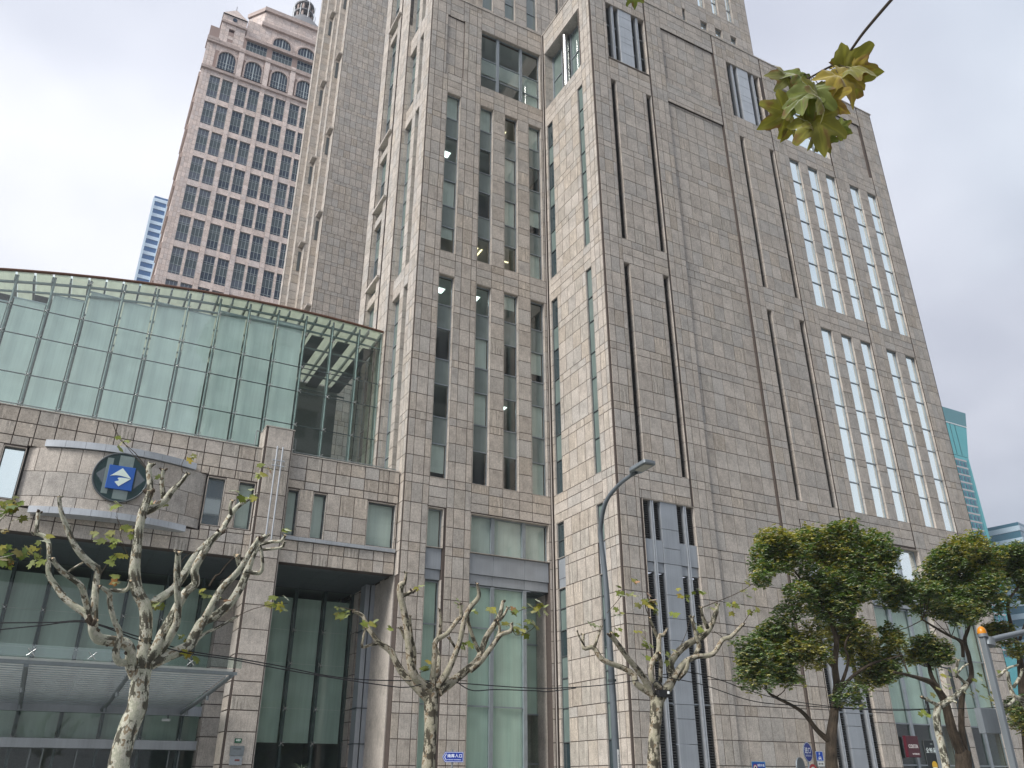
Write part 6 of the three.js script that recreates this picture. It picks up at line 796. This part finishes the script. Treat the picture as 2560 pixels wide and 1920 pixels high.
{ // twigs close to the camera
  for (const [key, tk, label, seed] of [['a', 'ta', 'leafy plane twig with big yellowing leaves hanging close at upper right', 301], ['b', 'tb', 'single green leaf tip of a twig at the top edge', 302]]) {
    const w = LEAF[tk], t = thing('hanging_twig', label, 'twig', w[0].slice(0, 3)), R = rng(seed); mesh('stem', limb(w, 8, 6, true, 4), M.darkBark, t);
    for (const l of LEAF[key]) {
      const g = new GB(), p = l.slice(0, 3), ax = new THREE.Vector3(...l.slice(3, 6)), n = new THREE.Vector3(...l.slice(6, 9)), size = l[9]; n.addScaledVector(ax, -n.dot(ax)).normalize(); const S = new THREE.Vector3().crossVectors(ax, n);
      // finely toothed leaf surface with folds between the veins
      const N = 84, rings = 7, col = leafCols[l[10]]; const rad = th => { let r = 0.42; for (const [c, a, wd] of [[0, 0.44, 0.4], [0.95, 0.4, 0.36], [-0.95, 0.4, 0.36], [1.85, 0.26, 0.34], [-1.85, 0.26, 0.34]]) r = Math.max(r, 0.38 + a * Math.exp(-(Math.abs((th - c) / wd) ** 1.6))); return r * (0.93 + 0.17 * Math.abs(((th * 3.7) % 1 + 1) % 1 - 0.5)) * (Math.abs(th) > 2.75 ? 0.55 : 1) * (0.95 + 0.1 * noise3(th * 2 + 5, seed, l[0] * 9)); };
      for (let q = 0; q <= rings; q++) for (let k = 0; k <= N; k++) { const th = (k / N * 2 - 1) * Math.PI, r = rad(th) * q / rings, x = Math.sin(th) * r, y = 0.34 + Math.cos(th) * r; let vein = 9; for (const c of [0, 0.9, -0.9, 1.75, -1.75]) vein = Math.min(vein, Math.abs(th - c)); const f = 0.09 * Math.min(vein, 0.45) * r * 2.4 - 0.48 * r * r + 0.14 * Math.sin(th * 2 + l[1] * 40) * r + 0.26 * (fbm(x * 3.2 + l[0] * 30, y * 3.2, seed + 2, 3) - 0.5); 
        g.p.push(p[0] + (S.x * x + ax.x * y + n.x * f) * size, p[1] + (S.y * x + ax.y * y + n.y * f) * size, p[2] + (S.z * x + ax.z * y + n.z * f) * size); g.n.push(n.x, n.y, n.z); g.t.push(x, y);
        const blot = fbm(x * 5 + l[0] * 50, y * 5 + 3, seed, 3), edge = q / rings; let cc = col.map(c => c * (0.75 + 0.7 * blot)); const brown = smooth(0.56, 0.7, blot * 0.75 + edge * edge * 0.3 * noise3(th * 3, 4, l[0] * 20)); cc = cc.map((c, i) => lerp(c, [0.2, 0.095, 0.025][i], brown * 0.8)); if (vein < 0.05 && edge > 0.05) cc = cc.map(c => c * 1.35); g.c.push(...cc); }
      for (let q = 0; q < rings; q++) for (let k = 0; k < N; k++) { const i = q * (N + 1) + k; g.i.push(i, i + N + 1, i + N + 2, i, i + N + 2, i + 1); }
      const geo = g.geo(); geo.computeVertexNormals(); geo.userData.world = true; mesh('leaf', geo, M.leafPlane, t); { let q = w[0], bd = 9; for (let k = 0; k < w.length - 1; k++) for (let s = 0; s < 6; s++) { const c = [0, 1, 2].map(i => lerp(w[k][i], w[k + 1][i], s / 6)), d = Math.hypot(c[0] - p[0], c[1] - p[1], c[2] - p[2]); if (d < bd) { bd = d; q = c; } } mesh('leaf_stalk', limb([[q[0], q[1], q[2], 0.0015], [(q[0] + p[0]) / 2, (q[1] + p[1]) / 2 + 0.006, (q[2] + p[2]) / 2, 0.0013], [p[0] + ax.x * size * 0.3, p[1] + ax.y * size * 0.3, p[2] + ax.z * size * 0.3, 0.001]], 5, 3), M.darkBark, t); }
    }
  }
}
// ================= overhead cables =================
D.CAB.forEach((c, i) => { const t = mesh('overhead_cable', limb(c.map(p => [...p, 0.011]), 6, 6), M.cable, null); tag(t, ['black cable from the left edge along the lobby glass to the second plane tree', 'lower black cable sagging from the left edge to the second plane tree', 'taut black cable between the second and third plane trees', 'short sagging black cable end right of the second plane tree', 'black cable from the third plane tree to the coffee shop trees', 'lower black cable drooping behind the dense evergreen', 'black cable from the coffee shop trees to the right edge'][i], 'cable', 'overhead cables'); });
{ const coil = merged([0, 1, 2].map(k => { const g = new THREE.TorusGeometry(0.16 - k * 0.012, 0.012, 6, 28); g.scale(0.75, 1.25, 1); g.rotateY(0.5 + k * 0.1); g.translate(22.55 + k * 0.02, 3.55, -16.6 + k * 0.02); return g; })); coil.userData.world = true; tag(mesh('cable_coil', coil, M.cable, null), 'coil of black cable hanging on the thin mottled plane tree', 'cable coil');
  const bx = thing('cable_box', 'black cable junction box in the fork of the third plane tree', 'junction box', [13.28, 3.55, -16.85]); mesh('case', new THREE.BoxGeometry(0.34, 0.16, 0.16), M.cable, bx); mesh('cap', new THREE.CylinderGeometry(0.03, 0.03, 0.06, 10), M.white, bx).position.set(0.1, 0.02, 0.1); mesh('loose_loops', (() => { const g = new THREE.TorusGeometry(0.15, 0.012, 6, 24); g.translate(-0.18, 0.12, 0.05); return g; })(), M.cable, bx); }
// ================= street lamp =================
{
  const t = thing('street_lamp', 'tall grey street lamp with curved arm and flat head', 'street lamp', [12.36, 0, -17.6]); const P = [[12.38, -0.02, 0.095], [12.36, 1.9, 0.088], [12.34, 3.9, 0.08], [12.3, 6.3, 0.07], [12.22, 7.3, 0.064]];
  mesh('pole', limb([...P.map(([x, y, r]) => [x, y, -17.6, r]), [12.17, 7.75, -17.5, 0.06], [12.1, 8.25, -17.12, 0.056], [12.12, 8.54, -16.55, 0.052], [12.14, 8.65, -16.0, 0.048]], 16, 5, true, 1), M.lampPost, t); mesh('collar', limb([[12.345, 3.85, -17.6, 0.108], [12.345, 3.9, -17.6, 0.108]], 16, 1), M.darkFrame, t); mesh('base_plate', rod([12.38, 0.1, -17.6], [12.38, 0.2, -17.6], 0.22, 16), M.lampPost, t);
  const h = groupOf('lamp_head', t); h.position.set(12.13 - 12.36, 8.7, 1.9); h.rotation.order = 'YXZ'; h.rotation.y = -Math.PI / 2; h.rotation.z = 0.06; const hp = (n, g, m, x, y, z) => { const q = new THREE.Mesh(g, m); q.name = n; q.castShadow = q.receiveShadow = true; q.position.set(x, y, z); h.add(q); };
  const sh = new THREE.Shape(); sh.moveTo(-0.3, -0.1); sh.lineTo(-0.2, -0.17); sh.lineTo(0.36, -0.17); sh.quadraticCurveTo(0.42, -0.17, 0.42, -0.1); sh.lineTo(0.42, 0.1); sh.quadraticCurveTo(0.42, 0.17, 0.36, 0.17); sh.lineTo(-0.2, 0.17); sh.lineTo(-0.3, 0.1); const eg = new THREE.ExtrudeGeometry(sh, { depth: 0.07, bevelEnabled: true, bevelSize: 0.012, bevelThickness: 0.012, bevelSegments: 2 }); eg.rotateX(-Math.PI / 2);
  hp('housing', eg, M.galv, 0.08, -0.02, 0); hp('lens', new THREE.BoxGeometry(0.42, 0.012, 0.24), std([0.42, 0.40, 0.33], 0.25), 0.22, -0.042, 0); hp('joint', new THREE.CylinderGeometry(0.06, 0.06, 0.2, 12).rotateZ(Math.PI / 2), M.darkFrame, -0.2, -0.03, 0);
  const cv = document.createElement('canvas'); cv.width = 48; cv.height = 256; const x = cv.getContext('2d'); x.fillStyle = '#e8e8e4'; x.fillRect(0, 0, 48, 256); x.fillStyle = '#1c1c1c'; x.font = 'bold 30px sans-serif'; x.textAlign = 'center'; x.save(); x.translate(24, 128); x.rotate(Math.PI / 2); x.fillText('H10001474', 0, 10, 240); x.restore(); const tx = new THREE.CanvasTexture(cv); tx.colorSpace = THREE.SRGBColorSpace; const st = new THREE.CylinderGeometry(0.0915, 0.0925, 0.55, 16, 1, true, -0.35, 0.75); const sm2 = mesh('number_sticker', st, new THREE.MeshStandardMaterial({ map: tx, roughness: 0.6, side: THREE.DoubleSide }), t); sm2.position.set(0.0, 2.05, 0);
}
// ================= beacon pole and lamp posts at the right =================
{
  const t = thing('beacon_pole', 'grey steel traffic pole with amber beacon and side arm at right', 'traffic pole', [21.9, 0, -14]); const g = new GB(); g.wbox(21.83, 21.97, 0, 5.12, -14.07, -13.93, { ch: 0.02, sc: 0.5 }); g.put('post', M.galv, t);
  mesh('arm', limb([[21.9, 5.0, -14, 0.075], [23.4, 5.32, -13.95, 0.075], [28, 6.2, -13.8, 0.07]], 8, 3), M.galv, t); mesh('arm_flange', rod([22.05, 4.9, -14], [22.1, 5.1, -14], 0.16, 12), M.galv, t);
  const be = groupOf('beacon', t); mesh('beacon_base', rod([21.9, 5.12, -14], [21.9, 5.2, -14], 0.12, 16), M.galv, be); const dm = new THREE.SphereGeometry(0.115, 20, 12, 0, 6.2832, 0, 1.75); dm.scale(1, 1.45, 1); dm.translate(21.9, 5.23, -14); dm.userData.world = true; mesh('amber_dome', dm, phy([0.8, 0.3, 0.01], 0.35, { transmission: 0.2, thickness: 0 }), be);
  new GB().wbox(21.3, 21.95, 2.75, 3.35, -14.32, -14.15, { ch: 0.01, sc: 0.5 }).put('control_box', M.galv, t);
  const b = thing('black_post', 'thin black floodlight post behind the forked evergreen', 'lamp post', [27.6, 0, -19]); mesh('post', rod([27.6, 0, -19], [27.4, 5.2, -19], 0.055, 10), M.darkFrame, b); const hd = new THREE.BoxGeometry(0.62, 0.1, 0.3); hd.rotateZ(0.12); hd.translate(-1.0, 5.25, 0); mesh('floodlight', hd, M.cable, b); mesh('arm', rod([27.4, 5.15, -19], [26.5, 5.22, -19], 0.025, 6), M.darkFrame, b);
}
// ================= signs =================
const GL = { 地: '.5,4 4,4|2.2,1 2.2,8.5|.3,8.7 4.2,7.5|4.6,4.5 9,3 8.8,6.5|6.7,1 6.7,7|5.3,2.5 5.3,8 5.8,8.8 9.3,8.8 9.3,7.3', 库: '5,.4 5.4,1.4|1.2,2 9,2|1.5,2 1.3,6 .5,9.5|3,3.8 8.5,3.8|5,3 3.5,6 8.5,6|2.6,7.8 9.3,7.8|6,4.8 6,9.8', 入: '4.5,.8 5.2,2 4,5.5 .6,9.5|5,2 6.5,6 9.6,9.5', 口: '1.8,2 8.2,2 8.2,8.8 1.8,8.8 1.8,2', 进: '3.6,2.6 9,2.6|3.2,5 9.4,5|5,1 5,5 4,7.6|7.4,1 7.4,7.8|1,1 1.8,2|.6,4 2,4 2,7.8 .5,9.2|2,7.8 4,9 9.6,9.1', 消: '1,1 2,2|.5,3.6 1.6,4.5|.6,9 2,6|6.2,.6 6.2,3.4|3.8,1.2 4.6,2.6|8.6,1.2 7.8,2.6|3.8,9.5 3.8,3.6 8.8,3.6 8.8,9.3 7.8,9.3|3.8,5.4 8.8,5.4|3.8,7.2 8.8,7.2', 防: '1,.8 1,9.6|1,.8 3,.8 2.2,3.4 3.2,5 2,6.2 1.2,6|6.4,.4 6.8,1.6|3.8,2.4 9.4,2.4|5.6,2.4 5.2,6 3.6,9.4|5.5,4.8 8.8,4.8 8.4,8.8 7.4,9.2', 车: '1.5,2 8.5,2|4.5,.5 2.4,4.6 8.4,4.6|.8,6.8 9.2,6.8|5.2,3.2 5.2,9.8', 道: '5,.4 5.5,1.4|7.8,.4 7.2,1.4|3.6,2 9.4,2|6.3,2 6,3.2|4.6,3.2 8.6,3.2 8.6,8 4.6,8 4.6,3.2|4.6,4.8 8.6,4.8|4.6,6.4 8.6,6.4|1,1 1.8,2|.6,4 2,4 2,7.8 .5,9.2|2,7.8 4,9.2 9.6,9.3', 咖: '.5,3 2.5,3 2.5,7 .5,7 .5,3|3.4,3.4 6,3.4 5.8,9 5,9|4.6,1.4 4.4,5 3.2,9|7,3.6 9.4,3.6 9.4,8 7,8 7,3.6', 世: '.5,4 9.5,4|3,1.5 3,9 9,9|5.2,1 5.2,6.4 7.6,6.4|7.6,1 7.6,6.4', 家: '5,.4 5.2,1.2|1,3 1.2,1.8 9,1.8 8.6,3|2.4,3.4 7.8,3.4|5,3.4 1.6,5.8|4.2,4.4 5.6,6 5.6,9 4.6,9.4|5,5.6 1.4,7.6|5.4,7 1,9.4|8.4,4.6 6,6.2|6,5.6 9.4,9', 啡: '.5,3 2.5,3 2.5,7 .5,7 .5,3|6,.8 5.6,7 4.6,9.4|7.4,.8 7.4,9.6|3.6,2.6 5.8,2.6|3.6,4.6 5.8,4.6|3.4,6.8 5.6,6.4|7.4,2.6 9.6,2.6|7.4,4.6 9.6,4.6|7.4,6.8 9.6,6.8', 全: '5,.5 .6,4.6|5,.5 9.4,4.6|2.5,5 7.5,5|2.8,7 7.2,7|1,9.2 9,9.2|5,5 5,9.2', 新: '2.6,.5 2.6,1.6|.6,2 4.8,2|1.4,2.6 1.8,3.8|3.8,2.6 3.4,3.8|.4,4.2 5,4.2|.6,6 4.8,6|2.7,4.2 2.7,9.6|9,.8 6,2 6,6 5,9.5|6,4.4 9.6,4.4|8,4.4 8,9.6', 黑: '2,1 8,1 8,4.6 2,4.6 2,1|5,1 5,7.2|2,6 8,6|1,7.4 9,7.4|1.4,8.2 .8,9.6|3.6,8.2 3.8,9.6|6,8.2 6.4,9.6|8.4,8.2 9.2,9.6', 巧: '.5,2 4,2|2.2,2 2.2,7|.3,7.6 4.2,6.6|5,1.6 9.4,1.6|6.4,1.6 5.8,4.6 9,4.6 8.6,8.8 7.2,9.4' };
function glyphs(c, s, x, y, h, gap, w) { c.lineWidth = w; c.lineCap = c.lineJoin = 'round'; [...s].forEach((ch, i) => { for (const st of GL[ch].split('|')) { c.beginPath(); st.split(' ').forEach((p, k) => { const [a, b] = p.split(',').map(Number); (k ? c.lineTo : c.moveTo).call(c, x + i * (h + gap) + a * h / 10, y + b * h / 10); }); c.stroke(); } }); }
function printed(w, h, draw) { const cv = document.createElement('canvas'); cv.width = w; cv.height = h; draw(cv.getContext('2d'), w, h); const t = new THREE.CanvasTexture(cv); t.colorSpace = THREE.SRGBColorSpace; t.anisotropy = 8; return new THREE.MeshStandardMaterial({ map: t, roughness: 0.45 }); }
function board(t, name, shape, mat, x, y, z, rot, depth = 0.02, uv) { // flat board with thickness; its front carries the print
  const g = groupOf(name, t); g.position.set(x, y, z); g.rotation.y = rot; const b = new THREE.ExtrudeGeometry(shape, { depth, bevelEnabled: false, curveSegments: 24 }); b.translate(0, 0, -depth); const m1 = new THREE.Mesh(b, M.galv); m1.name = 'back_plate'; g.add(m1);
  const f = new THREE.ShapeGeometry(shape, 24); const p = f.attributes.position, u = f.attributes.uv; f.computeBoundingBox(); const bb = f.boundingBox; for (let i = 0; i < p.count; i++) u.setXY(i, (p.getX(i) - bb.min.x) / (bb.max.x - bb.min.x), (p.getY(i) - bb.min.y) / (bb.max.y - bb.min.y)); f.translate(0, 0, 0.004); const m2 = new THREE.Mesh(f, mat); m2.name = 'printed_face'; g.add(m2); for (const m of [m1, m2]) m.castShadow = m.receiveShadow = true; return g;
}
const rect = (w, h) => new THREE.Shape([[-w / 2, -h / 2], [w / 2, -h / 2], [w / 2, h / 2], [-w / 2, h / 2]].map(p => new THREE.Vector2(...p)));
const circ = r => new THREE.Shape(Array.from({ length: 40 }, (_, k) => new THREE.Vector2(r * Math.cos(k * Math.PI / 20), r * Math.sin(k * Math.PI / 20))));
{
  const t = thing('parking_arrow_sign', 'blue arrow-shaped garage entrance sign beside the second plane tree', 'sign', [14.76, 0, -32]); mesh('post', rod([14.76, 0, -32.05], [14.76, 2.8, -32.05], 0.03, 10), M.galv, t);
  const s = new THREE.Shape([[-0.42, 0], [-0.31, 0.185], [0.42, 0.185], [0.42, -0.185], [-0.31, -0.185]].map(p => new THREE.Vector2(...p)));
  board(t, 'board', s, printed(512, 228, (c, w, h) => { c.fillStyle = '#12379c'; c.fillRect(0, 0, w, h); c.strokeStyle = '#eef2fb'; c.lineWidth = 9; c.beginPath(); c.moveTo(80, 12); c.lineTo(500, 12); c.lineTo(500, 216); c.lineTo(80, 216); c.lineTo(14, 114); c.closePath(); c.stroke(); c.lineWidth = 15; c.beginPath(); c.moveTo(104, 40); c.lineTo(58, 114); c.lineTo(104, 188); c.stroke(); glyphs(c, '地库入口', 122, 42, 84, 8, 12); c.fillStyle = '#eef2fb'; c.font = 'bold 34px sans-serif'; c.fillText('PARKING ENTRANCE', 122, 184, 360); }), 0, 2.53, 0, -0.25, 0.03);
  const e = thing('entrance_disc_sign', 'round blue ENTRANCE sign beside the dense evergreen trunk', 'sign', [23.29, 0, -22]); mesh('post', rod([23.29, 0, -22.05], [23.29, 2.7, -22.05], 0.03, 10), M.galv, e);
  board(e, 'disc', circ(0.3), printed(256, 256, (c, w, h) => { c.fillStyle = '#0e2f9a'; c.fillRect(0, 0, w, h); c.strokeStyle = '#cfd8ee'; c.lineWidth = 9; c.beginPath(); c.arc(128, 128, 124, 0, 7); c.stroke(); c.strokeStyle = '#f2f5ff'; glyphs(c, '进口', 38, 62, 86, 8, 12); c.fillStyle = '#dfe6fa'; c.font = 'bold 34px sans-serif'; c.textAlign = 'center'; c.fillText('ENTRANCE', 130, 188, 172); }), 0, 2.56, 0.01, 0.28, 0.025);
  const n = thing('no_entry_sign', 'red ringed round sign just showing at the bottom edge under the ENTRANCE disc', 'sign', [23.3, 0, -21.9]); mesh('post', rod([23.3, 0, -21.95], [23.3, 2.0, -21.95], 0.025, 8), M.galv, n); board(n, 'disc', circ(0.26), printed(256, 256, (c, w) => { c.fillStyle = '#c22a2c'; c.fillRect(0, 0, w, w); c.fillStyle = '#ece6e0'; c.beginPath(); c.arc(128, 128, 88, 0, 7); c.fill(); c.strokeStyle = '#1a1a1a'; c.lineWidth = 14; c.beginPath(); c.arc(128, 150, 34, 0, 7); c.stroke(); }), 0, 1.93, 0.02, 0.2, 0.02);
  const m = thing('round_mirror', 'plain grey disc behind the blue ENTRANCE sign', 'mirror', [23.05, 0, -22.2]); mesh('post', rod([23.05, 0, -22.25], [23.05, 2.1, -22.25], 0.025, 8), M.galv, m); board(m, 'disc', circ(0.28), std([0.22, 0.24, 0.25], 0.5), 0.05, 2.12, 0, 0.3, 0.05);
  const p = thing('parking_sign', 'small blue P parking sign with white arrow plate beside the ENTRANCE disc', 'sign', [23.81, 0, -22]); mesh('post', rod([23.84, 0, -22.04], [23.84, 2.55, -22.04], 0.025, 8), M.galv, p);
  board(p, 'blue_board', rect(0.35, 0.3), printed(256, 220, (c, w, h) => { c.fillStyle = '#0f4fc4'; c.fillRect(0, 0, w, h); c.strokeStyle = '#d8e4f5'; c.lineWidth = 10; c.strokeRect(5, 5, w - 10, h - 10); c.fillStyle = '#f4f7ff'; c.font = 'bold 92px sans-serif'; c.textAlign = 'center'; c.fillText('P', 128, 96); c.beginPath(); c.moveTo(74, 180); c.lineTo(80, 140); c.lineTo(100, 116); c.lineTo(156, 116); c.lineTo(176, 140); c.lineTo(182, 180); c.closePath(); c.fill(); c.fillRect(78, 178, 26, 18); c.fillRect(152, 178, 26, 18); c.fillStyle = '#0f4fc4'; c.fillRect(98, 126, 60, 16); }), 0, 2.44, 0.01, 0.05, 0.02);
  board(p, 'arrow_plate', rect(0.35, 0.17), printed(256, 124, (c, w, h) => { c.fillStyle = '#eef0ee'; c.fillRect(0, 0, w, h); c.strokeStyle = '#8a8f92'; c.lineWidth = 6; c.strokeRect(3, 3, w - 6, h - 6); c.fillStyle = '#14161a'; c.fillRect(70, 54, 116, 16); for (const s of [1, -1]) { c.beginPath(); c.moveTo(128 + s * 90, 62); c.lineTo(128 + s * 50, 34); c.lineTo(128 + s * 50, 90); c.fill(); } }), 0.01, 2.2, 0.01, 0.05, 0.02);
  const f = thing('fire_lane_sign', 'blue fire lane sign with red ring low on the right of the lamp', 'sign', [22.91, 0, -24]); mesh('post', rod([22.9, 0, -24.05], [22.9, 2.3, -24.05], 0.03, 8), M.galv, f);
  board(f, 'board', rect(0.7, 0.5), printed(512, 366, (c, w, h) => { c.fillStyle = '#1450ac'; c.fillRect(0, 0, w, h); c.strokeStyle = '#4aa0dd'; c.lineWidth = 16; c.strokeRect(8, 8, w - 16, h - 16); c.strokeStyle = '#f0f4ff'; glyphs(c, '消防车道', 206, 56, 62, 6, 9); c.fillStyle = '#eee'; c.beginPath(); c.arc(122, 150, 78, 0, 7); c.fill(); c.strokeStyle = '#c02428'; c.lineWidth = 20; c.beginPath(); c.arc(122, 150, 72, 0, 7); c.stroke(); c.fillStyle = '#151515'; c.fillRect(96, 118, 52, 60); }), 0, 2.05, 0.01, 0.1, 0.02);
  const k = thing('coffee_shop_sign', 'maroon coffee shop box sign with white lettering on the lower right glass', 'shop sign', [46.72, 3.0, -35.98]); const bx = new GB().wbox(46.1, 47.2, 3.0, 4.18, -35.98, -35.78, { ch: 0.01 }); bx.put('box', std([0.09, 0.012, 0.022], 0.4), k);
  const fc = new THREE.PlaneGeometry(1.06, 1.14); fc.translate(-0.07, 0.59, 0.206); mesh('printed_face', fc, printed(256, 276, (c, w, h) => { c.fillStyle = '#4a1420'; c.fillRect(0, 0, w, h); c.fillStyle = '#f3efe9'; c.font = 'bold 66px sans-serif'; c.textAlign = 'center'; c.fillText('COSTA', 128, 158, 230); c.strokeStyle = '#f3efe9'; glyphs(c, '咖世家咖啡', 86, 222, 26, 3, 3.5); }), k);
  const ps = thing('window_poster', 'drink poster with white lettering in the coffee shop window', 'poster', [49.2, 1.8, -36.4]); const pf = new THREE.PlaneGeometry(1.5, 2.2); pf.translate(0, 1.1, 0.012); mesh('printed_face', pf, printed(256, 376, (c, w, h) => { c.fillStyle = '#0c1716'; c.fillRect(0, 0, w, h); c.strokeStyle = '#e8f2ee'; glyphs(c, '全新黑巧', 16, 70, 50, 6, 6); c.fillStyle = '#dfe9e4'; c.font = '20px sans-serif'; c.fillText('new', 100, 40); c.fillStyle = '#e8b82a'; c.beginPath(); c.arc(110, 240, 42, 0, 7); c.fill(); c.fillStyle = '#efe8da'; c.fillRect(78, 256, 64, 100); c.fillStyle = '#e9a13a'; c.beginPath(); c.arc(210, 250, 18, 0, 7); c.fill(); }), ps); const pb = new THREE.BoxGeometry(1.52, 2.22, 0.02); pb.translate(0, 1.1, 0); mesh('backing', pb, M.dark, ps);
}
{ // clipped palm in a pot beside the pier, tips just in view
  const t = thing('potted_palm', 'spiky green palm tips at the foot of the entrance pier', 'plant', [11.2, 0.14, -40.5]), R = rng(55); mesh('pot', limb([[11.2, 0.14, -40.5, 0.26], [11.2, 0.7, -40.5, 0.34]], 16, 1), M.dark, t); mesh('stem', limb([[11.2, 0.6, -40.5, 0.08], [11.2, 2.2, -40.5, 0.06]], 8, 1), M.darkBark, t);
  const g = new GB(); for (let k = 0; k < 40; k++) { const a = R() * 6.28, up = 0.1 + R() * 0.6, L = 0.5 + R() * 0.35, c = [0.05, 0.1, 0.025].map(q => q * (0.7 + R() * 0.6)), q = s => [11.2 + Math.cos(a) * L * s, 2.2 + L * up * s - 0.35 * s * s * L, -40.5 + Math.sin(a) * L * s]; const w = (s, d) => { const p = q(s); return [p[0] - Math.sin(a) * d, p[1], p[2] + Math.cos(a) * d]; }; for (let s = 0; s < 3; s++) g.quad([w(s / 3, 0.018), w((s + 1) / 3, s > 1 ? 0.002 : 0.018), w((s + 1) / 3, s > 1 ? -0.002 : -0.018), w(s / 3, -0.018)], [[0, 0], [1, 0], [1, 1], [0, 1]], c); } stuff(g.put('fronds', M.leafEver, t));
}
scene.traverse(o => { if (o.isMesh) { o.castShadow = true; o.receiveShadow = true; } });
renderer.render(scene, camera);
